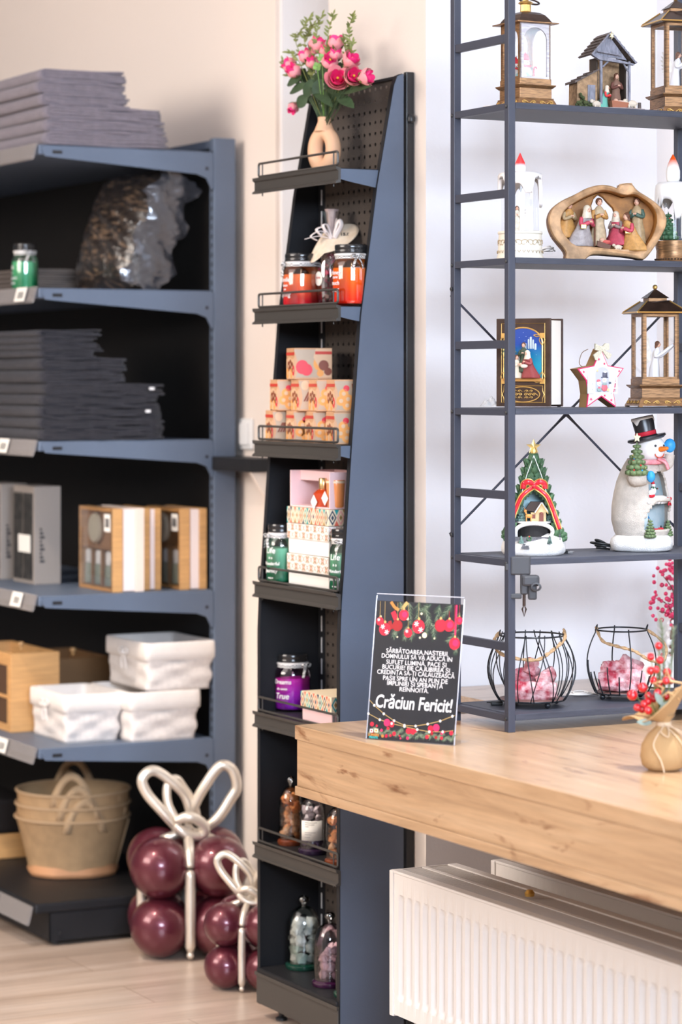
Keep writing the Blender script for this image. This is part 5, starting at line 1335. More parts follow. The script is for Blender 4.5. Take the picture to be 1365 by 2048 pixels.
# crumpled clear bag
m = MB(); n = 16; vs = []
for i in range(n+1):
    for j in range(n+1):
        u = i/n; v = j/n; vs.append(((u-.5)*.045, (v-.5)*.035, .002+.012*math.sin(PI*u)*math.sin(PI*v)*(1+.5*math.sin(19*u+7*v)+.4*math.sin(23*v-9*u))))
m.add(vs, [(i*(n+1)+j, i*(n+1)+j+1, (i+1)*(n+1)+j+1, (i+1)*(n+1)+j) for i in range(n) for j in range(n)])
o = m.build('plastic_bag', mat('crumpled clear plastic', (.8, .8, .8), .15, alpha=.45, coat=1), smooth='all'); o.location = (onY(982, 4.62), 4.62, S3); o.rotation_euler.z = CR
tag(o, 'crumpled clear plastic bag behind the storybook lantern', 'plastic bag')

# ------------------------------------------------------------------ barn nativity (top shelf)
kk = .0001690
M_stone = mat('ochre stone wall', (.42, .26, .14), .85, noise=.4, nscale=110, bump=1, bscale=150)
M_bark = mat('brown grey roof boards', (.16, .125, .11), .8, noise=.5, nscale=70, stretch=(1, 1, 4), bump=.8, bscale=200)
M_timber = mat('silvery timber', (.28, .28, .33), .7, noise=.4, nscale=60, stretch=(4, 1, 1), bump=.8, bscale=200)
M_moss = mat('moss', (.09, .11, .04), .9, noise=.5, nscale=150, bump=1, bscale=400)
X0 = onY(1208, 4.56); t = thing('nativity_barn', 'small barn nativity scene with gabled roof between the two top lanterns', 'figurine', (X0, 4.56, S1), CR+.30)
def bx(x): return (x-455)*kk
def bz2(y): return (985-y)*kk
m = MB(); m.prism([(bx(55)+.0, 0), (bx(915), 0), (bx(905), .008), (bx(700), .010), (bx(300), .009), (bx(70), .007)], -.032, .034, 'y'); m.build('ground', mat('pinkish stone ground', (.42, .33, .30), .85, noise=.4, nscale=80, bump=1, bscale=200), t)
m = MB(); m.box(bx(345), bx(735), .024, .030, .006, bz2(330)); m.build('rear_wall', M_stone, t)
m = MB(); m.box(bx(345), bx(365), -.006, .028, .006, bz2(330)); m.build('side_wall', mat('dark boards', (.06, .045, .035), .8), t)
m = MB(); m.box(bx(715), bx(735), -.006, .028, .006, bz2(350)); m.build('side_wall', mat('dark boards', (.06, .045, .035), .8), t)
for x in (365, 725):
    m = MB(); m.box(bx(x)-.0024, bx(x)+.0024, -.026, -.020, .006, bz2(375)); m.build('timber_post', M_timber, t, bevel=.0006)
for (a, b) in (((385, 450), (460, 380)), ((710, 490), (655, 400))):
    m = MB(); m.tube([(bx(a[0]), -.023, bz2(a[1])), (bx(b[0]), -.023, bz2(b[1]))], .0018, 5); m.build('timber_brace', M_timber, t)
m = MB(); m.prism([(bx(250), bz2(300)), (bx(780), bz2(405)), (bx(775), bz2(420)), (bx(330), bz2(370)), (bx(245), bz2(320))], -.030, -.020, 'y')
m.tube([(bx(300), -.031, bz2(270)), (bx(600), -.031, bz2(310))], .0016, 6); m.build('tie_beam', M_timber, t)
m = MB(); m.prism([(bx(270), bz2(305)), (bx(465), bz2(70)), (bx(700), bz2(360))], -.022, -.019, 'y'); m.build('gable_boards', M_timber, t)
ap = (465, 48)
for (e, s) in (((225, 320), -1), ((790, 405), 1)):
    m = MB(); A = Vector((bx(ap[0]), 0, bz2(ap[1]))); B = Vector((bx(e[0]), 0, bz2(e[1]))); d = (B-A); nrm_ = Vector((-d.z, 0, d.x)).normalized()*(.0035 if s < 0 else -.0035)
    if nrm_.z < 0: nrm_ = -nrm_
    for r_ in range(6):
        a = A+d*(r_/6); b = A+d*((r_+1.12)/6 if r_ < 5 else 1.0); o1 = nrm_*(.4); o2 = nrm_*(1.2)
        vs = [(p.x, y, p.z) for y in (-.033, .034) for p in (a, b, b+o2, a+o1)]
        m.add(vs, [(0, 1, 2, 3), (4, 7, 6, 5), (0, 4, 5, 1), (3, 2, 6, 7), (1, 5, 6, 2), (0, 3, 7, 4)])
    m.build('roof_slope', M_bark, t)
    m = MB(); m.tube([A+Vector((0, -.034, .001)), B+Vector((0, -.034, .001))], .0019, 6); m.build('barge_board', M_timber, t)
m = MB(); m.prism([(bx(70), .005), (bx(330), .005), (bx(330), bz2(500)), (bx(75), bz2(630))], -.018, .026, 'y'); m.build('lean_to', M_stone, t)
m = MB(); m.box(bx(205), bx(300), -.020, -.018, .006, bz2(665)); m.build('door', M_timber, t)
m = MB()
A = Vector((bx(350), 0, bz2(485))); B = Vector((bx(35), 0, bz2(650))); d = B-A
for r_ in range(4):
    a = A+d*(r_/4); b = A+d*min(1, (r_+1.1)/4); u = Vector((0, 0, .002)); v = Vector((0, 0, .005))
    vs = [(p.x, y, p.z) for y in (-.024, .03) for p in (a, b, b+v, a+u)]
    m.add(vs, [(0, 1, 2, 3), (4, 7, 6, 5), (0, 4, 5, 1), (3, 2, 6, 7), (1, 5, 6, 2), (0, 3, 7, 4)])
m.build('lean_to_roof', M_bark, t)
R = random.Random(3); m = MB()
for (x, y, h_) in ((120, .01, .028), (170, .01, .014), (230, .0, .012), (90, 0, .012)):
    for k in range(9): m.sph((bx(x)+R.uniform(-.006, .006), -.022+R.uniform(-.004, .004), .006+R.uniform(0, h_)*(1)), R.uniform(.003, .005), 7)
m.build('moss', M_moss, t, smooth='all')
m = MB(); m.lathe([(.004, .005), (.0035, .022), (0, .0225)], 10, c=(bx(882), -.014, 0)); m.build('stump', M_bark, t, smooth=True)
m = MB(); pts = []
for i in range(12):
    a = PI/2+i*PI/6; q = .0075 if i % 2 == 0 else .0028; pts.append((bx(465)+q*.75*math.cos(a), bz2(85)+q*math.sin(a)*1.1))
m.prism(pts, -.040, -.036, 'y'); m.build('star', mat('cream gold star', (.75, .66, .42), .5), t)
figure(t, (bx(600), -.004, .008), .072, .1, mat('brown robe', (.20, .105, .07), .7), mat('dark brown cloak', (.14, .05, .035), .7), lean=.05)
figure(t, (bx(425), -.014, .008), .056, .9, mat('teal robe', (.14, .42, .33), .6), mat('red sleeve', (.70, .05, .05), .6), hood=mat('cream veil', (.72, .60, .47), .7), kneel=1, lean=.12)
m = MB(); m.prism([(bx(505), .008), (bx(690), .008), (bx(715), .020), (bx(495), .024)], -.027, -.012, 'y'); m.sph((bx(560), -.02, .023), .0055, 10, 1); m.sph((bx(620), -.02, .021), .0075, 10, 2, (1.4, .9, .6)); m.build('manger', [mat('russet straw', (.36, .13, .07), .8), M_skin, mat('swaddling cloth', (.7, .5, .4), .7)], t, smooth=True)
sheep(t, (bx(300), -.026, .006), .017, .3); sheep(t, (bx(760), -.022, .008), .019, -.1)

# ------------------------------------------------------------------ cream candle lantern (second shelf)
Mcr = mat('cream resin', (.80, .74, .62), .5); Mwx = mat('glossy white wax', (.84, .80, .78), .2, coat=.5, bump=.05, bscale=100)
xc = onY(1041, YC); t = thing('candle_lantern', 'cream candle shaped lantern with a red flame and an angel inside', 'lantern', (xc, YC, S2), CR)
MB().lathe([(.0465, 0), (.047, .003), (.046, .007), (.0445, .010), (.0425, .050), (.0445, .052), (.044, .056), (.038, .057), (0, .057)], 40).build('base', Mcr, t, smooth=True)
b_ = kids(t)[-1]; m = MB()
for k in range(9):
    a0 = -PI/2+(k-4)*.55
    for s in (-1, 1):
        pts = []
        for q in range(14):
            a = q*.45; rr_ = .0095*(1-q/16); pts.append((rr_*math.cos(a)*s, rr_*math.sin(a)*.9))
        P = [((.0442-.0001*q)*math.cos(a0+s*.12+p[0]/.044), (.0442-.0001*q)*math.sin(a0+s*.12+p[0]/.044), .032+p[1]) for q, p in enumerate(pts)]
        m.tube(P, .0009, 5)
for k in range(30):
    a = 2*PI*k/30; m.tube([(.0455*math.cos(a-.06), .0455*math.sin(a-.06), .018), (.0455*math.cos(a), .0455*math.sin(a), .013), (.0455*math.cos(a+.06), .0455*math.sin(a+.06), .018)], .0006, 4)
m.build('scroll_relief', mat('tan relief lines', (.48, .36, .22), .6), b_, smooth='all')
MB().lathe([(.0375, .057), (.0375, .165)], 40, cap=False).build('glass', M_lg, t, smooth='all')
m = MB(); vs = []; n = 60
for j in range(9):
    for i in range(n):
        a = 2*PI*i/n
        dr = .010*max(0, math.sin(3*a+1))+.022*max(0, math.sin(5*a+.6))**6+.03*max(0, math.sin(2*a+4.2))**10+.05*max(0, math.cos(a+.1))**40+.035*max(0, math.cos(a-PI))**40
        zb_ = .160-dr
        q = [(.038, zb_), (.042, zb_-.001), (.0445, zb_+.004), (.0445, .155+.004), (.0445, .166), (.042, .171), (.036, .173), (.018, .1725), (.0001, .172)][j]
        vs.append((q[0]*math.cos(a), q[0]*math.sin(a), q[1]))
m.add(vs, [(j*n+i, j*n+(i+1) % n, (j+1)*n+(i+1) % n, (j+1)*n+i) for j in range(8) for i in range(n)]); m.build('wax_top', Mwx, t, smooth='all')
MB().lathe([(.009, .172), (.0115, .178), (.0115, .186), (.009, .194), (.005, .202), (.0015, .210), (0, .213)], 20, sy=.5).build('flame', gradmat('red tipped flame', (.88, .03, .03), (.9, .86, .84), .184, .192, .4), t, smooth='all')
figure(t, (-.006, 0, .057), .050, 0, mat('antique white robe', (.78, .68, .54), .6, noise=.3, nscale=200), lean=0, name='angel', wings=mat('antique gold wings', (.62, .48, .30), .6, noise=.4, nscale=200))

# ------------------------------------------------------------------ log nativity
lk = .0001867; x1_ = onY(1208, YC)
t = thing('log_nativity', 'nativity scene carved in a hollow log on the second shelf', 'figurine', (x1_, YC-.01, S2), CR)
def L2(pts): return [((x-672)*lk, (915-y)*lk) for x, y in pts]
outer = L2([(25, 480), (60, 355), (160, 270), (330, 195), (450, 125), (600, 90), (720, 105), (800, 145), (796, 88), (935, 70), (978, 150), (1100, 220), (1230, 315), (1298, 410), (1310, 520), (1250, 640), (1180, 760), (1060, 915), (1000, 885), (850, 862), (700, 850), (560, 838), (470, 850), (440, 915), (340, 915), (205, 915), (235, 830), (150, 730), (70, 630)])
inner = L2([(165, 500), (185, 400), (260, 320), (400, 235), (520, 180), (620, 145), (740, 165), (860, 215), (960, 185), (1060, 240), (1150, 310), (1200, 400), (1205, 500), (1170, 620), (1110, 720), (1060, 790), (900, 820), (700, 780), (500, 755), (330, 750), (260, 690), (190, 610)])
hole = L2([(520, 300), (545, 225), (590, 180), (640, 210), (690, 270), (750, 330), (775, 400), (730, 500), (712, 600), (715, 690), (650, 660), (600, 560), (540, 400)])
cen = ((650-672)*lk, (915-450)*lk)
def cast(poly, c, a):
    best = 0; dx, dz = math.cos(a), math.sin(a)
    for i in range(len(poly)):
        x1, z1 = poly[i]; x2, z2 = poly[(i+1) % len(poly)]; ex, ez = x2-x1, z2-z1; den = dx*ez-dz*ex
        if abs(den) < 1e-12: continue
        tt = ((x1-c[0])*ez-(z1-c[1])*ex)/den; uu = ((x1-c[0])*dz-(z1-c[1])*dx)/den
        if tt > 0 and -1e-9 <= uu <= 1+1e-9: best = max(best, tt)
    return best
def ringmesh(m, po, pi_, c, y0, y1, N=120, mf=0, ms=1, mi_=2, bul=0):
    vs = []
    for i in range(N):
        a = 2*PI*i/N; ro = cast(po, c, a); ri = cast(pi_, c, a)
        for (r, y) in ((ro, y1), (ro, y0+.004), (ro-.003, y0), (ro*.5+ri*.5, y0-bul), (ri+.002, y0+.001), (ri, y0+.004), (ri*.97, y1)):
            vs.append((c[0]+r*math.cos(a), y, c[1]+r*math.sin(a)))
    fs = []; mm = []
    for i in range(N):
        j = (i+1) % N
        for q in range(7):
            q2 = (q+1) % 7; fs.append((i*7+q, i*7+q2, j*7+q2, j*7+q)); mm.append([ms, mf, mf, mf, mf, mi_, ms][q])
    o = len(m.v); m.v += [m.T @ Vector(v) for v in vs]; m.f += [tuple(o+k for k in f) for f in fs]; m.m += mm
def chaik(P):
    for _ in range(2): P = [q for i in range(len(P)) for q in ((P[i][0]*.75+P[(i+1) % len(P)][0]*.25, P[i][1]*.75+P[(i+1) % len(P)][1]*.25), (P[i][0]*.25+P[(i+1) % len(P)][0]*.75, P[i][1]*.25+P[(i+1) % len(P)][1]*.75))]
    return P
M_w1 = mat('pale cut wood', (.62, .37, .19), .6, noise=.45, nscale=45, bump=.5, bscale=150); M_w2 = mat('dark log bark', (.33, .20, .13), .7, noise=.5, nscale=40, stretch=(1, .2, 1), bump=.8, bscale=120); M_w3 = mat('amber hollow wood', (.50, .21, .045), .6, noise=.5, nscale=35, bump=.6, bscale=120)
m = MB(); ringmesh(m, chaik(outer), chaik(inner), cen, -.028, .030, bul=.002); m.build('log_frame', [M_w1, M_w2, M_w3], t, smooth=True)
m = MB(); m.prism(L2([(797, 86), (870, 74), (935, 72), (978, 165), (880, 190), (800, 160)]), -.020, .022, 'y'); m.build('branch_stub', M_w1, t, bevel=.002)
m = MB(); ringmesh(m, [(x*1.0, z) for x, z in inner], hole, ((650-672)*lk, (915-430)*lk), .018, .029, mf=0, ms=0, mi_=0); m.build('hollow_back', [M_w3], t, smooth=True)
m = MB(); m.prism(L2([(200, 760), (1120, 800), (1080, 830), (300, 800)]), -.024, .02, 'y'); m.build('ground', M_w1, t)
def lp(x, y, yy=0): return ((x-672)*lk, yy, (915-y)*lk)
G = {k: mat('figurine '+k, c, .5, noise=.25, nscale=150) for k, c in dict(ochre=(.58, .30, .09), magenta=(.55, .07, .11), greyrobe=(.42, .37, .36), tan=(.46, .33, .18), sand=(.55, .42, .26), greenc=(.07, .13, .10), cream=(.72, .62, .48), purple=(.18, .10, .13), greybrown=(.30, .23, .20)).items()}
figure(t, lp(255, 655, .004), .088, .5, G['ochre'], G['tan'], kneel=1, lean=.08)
figure(t, lp(410, 750, -.008), .098, .6, G['greyrobe'], G['magenta'], kneel=1, lean=.16, hood=G['cream'])
figure(t, lp(590, 740, .004), .095, .3, G['sand'], G['ochre'], lean=.03, hair='short')
figure(t, lp(785, 735, .004), .082, -.5, G['magenta'], G['greybrown'], hood=G['cream'], kneel=1, lean=.06)
figure(t, lp(1010, 720, .008), .092, -.4, G['tan'], G['greenc'], lean=.03, hair='short')
figure(t, lp(940, 800, -.012), .092, -.9, G['ochre'], G['magenta'], kneel=1, lean=.16)
m = MB(); m.tube([lp(540, 750, -.014), lp(545, 410, -.012)], .0018, 6); m.build('staff', M_hairb, t)
m = MB(); m.prism([(a, b) for a, b in L2([(570, 690), (715, 740), (700, 785), (565, 750)])], -.018, -.006, 'y'); m.sph(lp(620, 685, -.012), .005, 8, 1); m.sph(lp(665, 705, -.012), .007, 8, 2, (1.4, .9, .7)); m.build('manger', [M_hairb, M_skin, mat('red swaddling', (.6, .12, .10), .6)], t, smooth=True)
sheep(t, lp(790, 800, -.018), .013, .1)
m = MB(); m.cbox(lp(410, 545, -.034), (.011, .006, .009)); m.build('gift', M_gold, t, bevel=.001)
m = MB(); m.cbox(lp(890, 600, -.026), (.012, .006, .007)); m.build('gift', M_gold, t, bevel=.001)

# ------------------------------------------------------------------ tree candle at the right edge (second shelf)
xc = onY(1347, YC); t = thing('tree_candle_lantern', 'large candle lantern with orange flame and small tree inside, cut by the right edge', 'lantern', (xc, YC, S2), CR)
MB().lathe([(.037, .0), (.038, .004), (.035, .008), (.034, .026), (.037, .040), (.036, .046), (0, .047)], 32).build('base', M_bronze, t, smooth=True)
b_ = kids(t)[-1]; m = MB()
for k in range(36): a = 2*PI*k/36; m.sph((.0365*math.cos(a), .0365*math.sin(a), .0085), .0018, 6)
m.build('bead_row', M_bronzed, b_, smooth='all')
MB().lathe([(.031, .047), (.031, .13)], 32, cap=False).build('glass', M_lg, t, smooth='all')
m = MB(); vs = []; n = 48
for j in range(8):
    for i in range(n):
        a = 2*PI*i/n; dr = .008+.018*max(0, math.sin(4*a+1))**3+.03*max(0, math.cos(a+1.2))**12+.02*max(0, math.sin(7*a))**6
        q = [(.032, .140-dr), (.036, .139-dr), (.038, .146-dr), (.037, .150), (.0355, .160), (.030, .166), (.012, .168), (.0001, .168)][j]
        vs.append((q[0]*math.cos(a), q[0]*math.sin(a), q[1]))
m.add(vs, [(j*n+i, j*n+(i+1) % n, (j+1)*n+(i+1) % n, (j+1)*n+i) for j in range(7) for i in range(n)]); m.build('wax_top', mat('speckled white wax', (.80, .77, .74), .35, coat=.4), t, smooth='all')
MB().lathe([(.012, .167), (.0145, .175), (.0145, .190), (.011, .203), (.005, .216), (.001, .223), (0, .224)], 20).build('flame', gradmat('orange tipped flame', (.85, .10, .01), (.88, .84, .80), .196, .214, .3), t, smooth='all')
def minitree(par, p, h, r, seed, name='tree', T=None, col=None, orn=True):
    R_ = random.Random(seed); m = MB(); m.T = (T or Matrix.Identity(4)) @ Matrix.Translation(p)
    m.lathe([(r*.8, .02*h), (r*.45, .5*h), (.0, h)], 10, 0)
    for tier in range(6):
        z = h*(.05+.15*tier); q = r*(1-.15*tier)
        for k in range(9-tier):
            a = 2*PI*k/(9-tier)+tier*.7; m.sph((q*.75*math.cos(a), q*.75*math.sin(a), z+.05*h), .13*h*(1-.08*tier), 6, 0, (1, 1, .7))
    if orn:
        for k in range(10):
            z = R_.uniform(.08, .75); a = R_.uniform(0, 6.28); q = r*(1-z)*1.05; m.sph((q*math.cos(a), q*math.sin(a), z*h+.05*h), .028*h, 6, 1+k % 3)
    return m.build(name, [col or mat('dark green resin', (.05, .13, .06), .5), mat('tiny red bead', (.7, .03, .03), .3), mat('tiny gold bead', (.7, .5, .15), .3), mat('tiny blue bead', (.05, .3, .6), .3)], par, smooth='all')
minitree(t, (-.010, -.004, .047), .060, .020, 4)

# ------------------------------------------------------------------ storybook lantern (third shelf)
ya = CR-.50; wB = .118; hB = .176; dB = .062
xa, yy_ = onY(1102, 4.50), 4.50
t = thing('storybook_lantern', 'book shaped lantern with a bronze cover and a night scene', 'lantern', (xa, yy_, S3), ya)
def cov(x, z): return (-wB+x, z)
m = MB(); m.box(-wB, 0, 0, .005, .002, hB, bev=.0012)
cover = m.build('cover', M_bronzed, t)
m = MB(); m.box(-wB, 0, dB-.005, dB, .002, hB, bev=.0012); m.box(-wB, -wB+.006, .004, dB-.004, .002, hB, bev=.0015); m.build('back_cover', M_bronzed, t)
m = MB(); m.box(-wB+.006, -.003, .0055, dB-.0055, .006, hB-.004); m.build('page_block', mat('cream page edges', (.80, .74, .66), .7, noise=.06, nscale=40, stretch=(60, 60, .2)), t)
m = MB(); iw = .042; cx = -wB/2; zt = .128; z0_ = .052
arch = [(cx-iw, z0_), (cx+iw, z0_), (cx+iw, zt)]+[(cx+iw*math.cos(a), zt+.030*math.sin(a)) for a in [PI*i/14 for i in range(1, 14)]]+[(cx-iw, zt)]
m.prism(arch, -.0008, .0002, 'y'); m.build('picture', gradmat('night sky picture', (.01, .05, .28), (.02, .30, .42), .085, .125, .3), cover)
m = MB()
for i in range(len(arch)): pass
m.tube([(x, -.0015, z) for x, z in arch], .0016, 6, closed=True); m.tube([(cx+.047*s_, -.001, z) for s_, z in ((-1, .01), (1, .01), (1, .166), (-1, .166))], .0008, 5, closed=True)
m.build('trim', M_gold, cover, smooth=True)
m = MB()
for (sx_, z) in ((-1, .142), (1, .142), (-1, .052), (1, .052)):
    x = cx+sx_*.042; m.cbox((x, -.0016, z), (.010, .003, .010)); m.cbox((x, -.0032, z), (.0055, .0016, .0055))
    for k in (-1, 1): m.tube(bez([(x, -.002, z), (x+k*.006, -.003, z+.008*(1 if z < .1 else -1)), (x+k*.001, -.003, z+.018*(1 if z < .1 else -1))], 4), .001, 5); m.tube(bez([(x, -.002, z), (x-sx_*.012, -.003, z-.002*k), (x-sx_*.018, -.003, z+.001)], 4), .001, 5)
m.build('corner_ornament', M_gold, cover, smooth=True)
m = MB(); e_ = [(cx+.036*math.cos(2*PI*i/40), -.0008, .026+.015*math.sin(2*PI*i/40)) for i in range(40)]; m.tube(e_, .0012, 5, closed=True)
m.tube([(cx+.042*a, -.0008, z) for a, z in ((-1, .010), (1, .010), (1, .018), (1.08, .026), (1, .034), (1, .043), (-1, .043), (-1, .034), (-1.08, .026), (-1, .018))], .0008, 5, closed=True)
for s in (-1, 1):
    for q in range(3): scroll(m, cx+s*(.006+.009*q), .026, .0040, -.001, s, r=.0008)
    for q in range(2): scroll(m, cx+s*(.008+.010*q), .020, .003, -.001, -s, r=.0006); scroll(m, cx+s*(.008+.010*q), .033, .003, -.001, -s, r=.0006)
m.build('oval_ornament', M_gold, cover, smooth=True)
m = MB()
for (x, z, w_, h_) in ((.012, .118, .003, .016), (.017, .118, .004, .020), (.022, .118, .003, .015), (.027, .116, .004, .009), (.006, .116, .003, .010)): m.box(cx+x-w_/2, cx+x+w_/2, -.0016, -.0008, z-.002, z+h_); m.sph((cx+x, -.0012, z+h_), w_/2, 8, sc=(1, .3, 1))
m.build('city', mat('pale city print', (.45, .52, .55), .5), cover, smooth=True)
m = MB(); m.tube(bez([(cx-.038, -.002, .06), (cx-.034, -.002, .085), (cx-.030, -.002, .112)], 4), .0012, 5)
for k in range(11):
    a = k*2*PI/11; m.tube(bez([(cx-.030, -.002, .112), (cx-.030+.009*math.cos(a), -.003, .113+.009*math.sin(a)+.003), (cx-.030+.017*math.cos(a), -.003, .110+.014*math.sin(a)-.002)], 4), [.0018]*3+[.0015]*3+[.0008]*2+[.0004], 5)
m.build('palm', mat('palm green', (.16, .22, .12), .6), cover, smooth=True)
m = MB(); m.box(cx-iw+.001, cx+iw-.001, -.008, -.0008, z0_, z0_+.006); m.build('ledge', mat('amber straw', (.50, .24, .06), .7), cover)
m = MB(); R = random.Random(9)
for k in range(14): m.sph((cx+R.uniform(-.036, .036), -.001, R.uniform(.10, .152)), .0006, 5)
m.build('stars', M_white, cover)
T2 = Matrix.Identity(4)
cz0 = z0_+.006
figure(t, (cx+.004, -.006, cz0+.012), .058, .2, mat('dark green robe', (.05, .07, .04), .6), None, lean=.03, hair='short')
figure(t, (cx+.016, -.010, cz0), .066, -.3, mat('maroon robe', (.22, .03, .03), .6), mat('maroon sleeve', (.30, .06, .06), .6), hood=mat('cream veil', (.72, .60, .47), .7), kneel=1, lean=.06)
figure(t, (cx-.011, -.010, cz0), .056, .8, mat('ivory robe', (.74, .62, .46), .6), None, kneel=1, lean=.06, name='angel', wings=mat('ivory wings', (.76, .60, .46), .6))
m = MB(); m.sph((cx+.010, -.018, cz0+.024), .0055, 10, 0, (1.5, .8, .8)); m.sph((cx+.003, -.018, cz0+.027), .0035, 8, 1); m.build('swaddled_child', [mat('white swaddling', (.75, .62, .52), .6), M_skin], t, smooth='all')

# ------------------------------------------------------------------ star ornament (third shelf)
xs = onY(1202, 4.53); t = thing('star_ornament', 'wooden star ornament with pink border, glitter bow and small window', 'ornament', (xs, 4.53, S3), CR+.42)
sk = .0001015*1.0
def SP(x, y): return ((x-760)*sk*1.05, (1385-y)*sk)
star = [SP(*p) for p in ((760, 230), (905, 560), (1250, 615), (1090, 830), (1035, 1120), (1075, 1385), (765, 1175), (450, 1385), (480, 1120), (440, 860), (255, 630), (600, 565))]
def shrink(P, k, c=None):
    c = c or (sum(p[0] for p in P)/len(P), sum(p[1] for p in P)/len(P)); return [(c[0]+(p[0]-c[0])*k, c[1]+(p[1]-c[1])*k) for p in P]
Mk = mat('kraft wood side', (.46, .26, .10), .7)
m = MB(); m.prism(star, 0, .030, 'y', 0, 0); m.build('body', Mk, t)
m = MB(); m.prism(star, -.002, 0, 'y'); m.build('border', mat('pink red paint', (.72, .02, .12), .5), t)
m = MB(); m.prism(shrink(star, .93, SP(765, 800)), -.003, -.002, 'y'); m.build('front', mat('cream painted wood', (.82, .76, .70), .6), t); fr = kids(t)[-1]
m = MB()
for (x, y, s) in ((705, 440, 40), (825, 530, 30), (385, 690, 30), (1145, 675, 30), (540, 1225, 42), (975, 1245, 34), (833, 1155, 26)):
    c = SP(x, y)
    for k in range(4):
        a = k*PI/4; d = (math.cos(a)*s*sk, math.sin(a)*s*sk); m.tube([(c[0]-d[0], -.0032, c[1]-d[1]), (c[0]+d[0], -.0032, c[1]+d[1])], .0004, 4)
    m.sph((c[0], -.0032, c[1]), s*sk*.35, 8, sc=(1, .3, 1))
m.build('snowflakes', mat('pink red paint', (.72, .02, .12), .5), fr)
Mww = mat('white painted wood', (.86, .84, .84), .5)
def archp(x0, x1, y0, y1, n=10):
    r = (x1-x0)/2; return [SP(x0, y1), SP(x1, y1), SP(x1, y0+r)]+[SP((x0+x1)/2+r*math.cos(a), y0+r-r*math.sin(a)) for a in [PI*i/n for i in range(1, n)]]+[SP(x0, y0+r)]
m = MB(); m.prism(archp(590, 960, 550, 1115), -.0042, -.003, 'y'); m.build('window_frame', Mww, t); wf = kids(t)[-1]
m = MB(); m.prism(archp(625, 925, 590, 1085), -.0046, -.0042, 'y'); m.build('backdrop', mat('grey sky print', (.48, .48, .54), .6), wf)
for (x0, x1) in ((455, 585), (962, 1090)):
    m = MB()
    for xx in (x0, x1-22): a = SP(xx, 1115); b = SP(xx+22, 640 if (xx == x0) == (x0 > 700) else 620); m.box(a[0], b[0], -.0060, -.003, a[1], b[1])
    for yy2 in (1090, 1000, 890, 785): a = SP(x0, yy2+22); b = SP(x1, yy2); m.box(a[0], b[0], -.0058, -.003, a[1], b[1])
    a = SP(x0, 670); b = SP(x1, 640); m.tube([(a[0], -.0045, b[1]-.001), ((a[0]+b[0])/2, -.0045, b[1]+.003), (b[0], -.0045, b[1]-.001)], .0014, 6)
    m.build('shutter', Mww, t)
Mgry = mat('slate print', (.12, .12, .16), .6); Mpk2 = mat('coral print', (.78, .15, .18), .6); Mgn = mat('grey green print', (.30, .38, .36), .6)
m = MB()
def dsc(x, y, r, mi, lv=0, sc=(1, 1)): c = SP(x, y); m.sph((c[0], -.0052-lv*.0006, c[1]), r*sk, 12, mi, (sc[0], .18, sc[1]))
dsc(700, 920, 52, 0, 0); dsc(690, 865, 44, 2, 0, (1, .7)); dsc(705, 1035, 55, 3, 0, (1, .9)); dsc(700, 1000, 30, 2, 1, (1, .7)); dsc(712, 935, 9, 2, 2)
dsc(818, 850, 55, 0, 0); a = SP(775, 800); b = SP(875, 700); m.box(a[0], b[0], -.0062, -.0050, a[1], b[1], 1); a = SP(745, 805); b = SP(890, 785); m.box(a[0], b[0], -.0064, -.0050, a[1], b[1], 1)
dsc(825, 690, 42, 0, 1, (1, .5)); dsc(818, 1000, 70, 2, 0, (1, 1.1)); dsc(818, 925, 52, 3, 1, (1, .6)); dsc(800, 848, 11, 2, 2); dsc(930, 905, 26, 1, 1); dsc(895, 1045, 34, 4, 0); dsc(665, 665, 22, 4, 0); dsc(815, 1030, 5, 1, 2); dsc(815, 1055, 5, 1, 2)
m.build('snow_couple', [Mww, Mgry, Mpk2, Mgn, mat('soft yellow print', (.75, .58, .30), .6)], wf, smooth='all')
Mgl = mat('cream glitter', (.72, .66, .50), .4, noise=.35, nscale=400)
m = MB()
m.prism([SP(*p) for p in ((730, 200), (610, 130), (605, 260), (700, 270), (745, 230))], -.008, -.0035, 'y'); m.prism([SP(*p) for p in ((750, 200), (830, 125), (905, 130), (905, 260), (830, 260), (760, 240))], -.008, -.0035, 'y')
m.prism([SP(*p) for p in ((720, 250), (570, 360), (620, 460), (660, 450), (765, 270))], -.0075, -.0035, 'y'); m.prism([SP(*p) for p in ((745, 250), (890, 440), (930, 410), (965, 345), (830, 270))], -.0075, -.0035, 'y'); m.prism([SP(*p) for p in ((700, 180), (790, 180), (790, 270), (700, 270))], -.0095, -.0035, 'y')
m.build('bow', Mgl, t, bevel=.0006)
m = MB(); c = SP(600, 240); m.tube(bez([(c[0], .02, c[1]), (c[0]-.012, .024, c[1]-.008), (c[0]-.018, .024, c[1]-.028), (c[0]-.012, .02, c[1]-.036)], 5), .0008, 5); m.build('twine', mat('dark twine', (.20, .12, .07), .8), t)

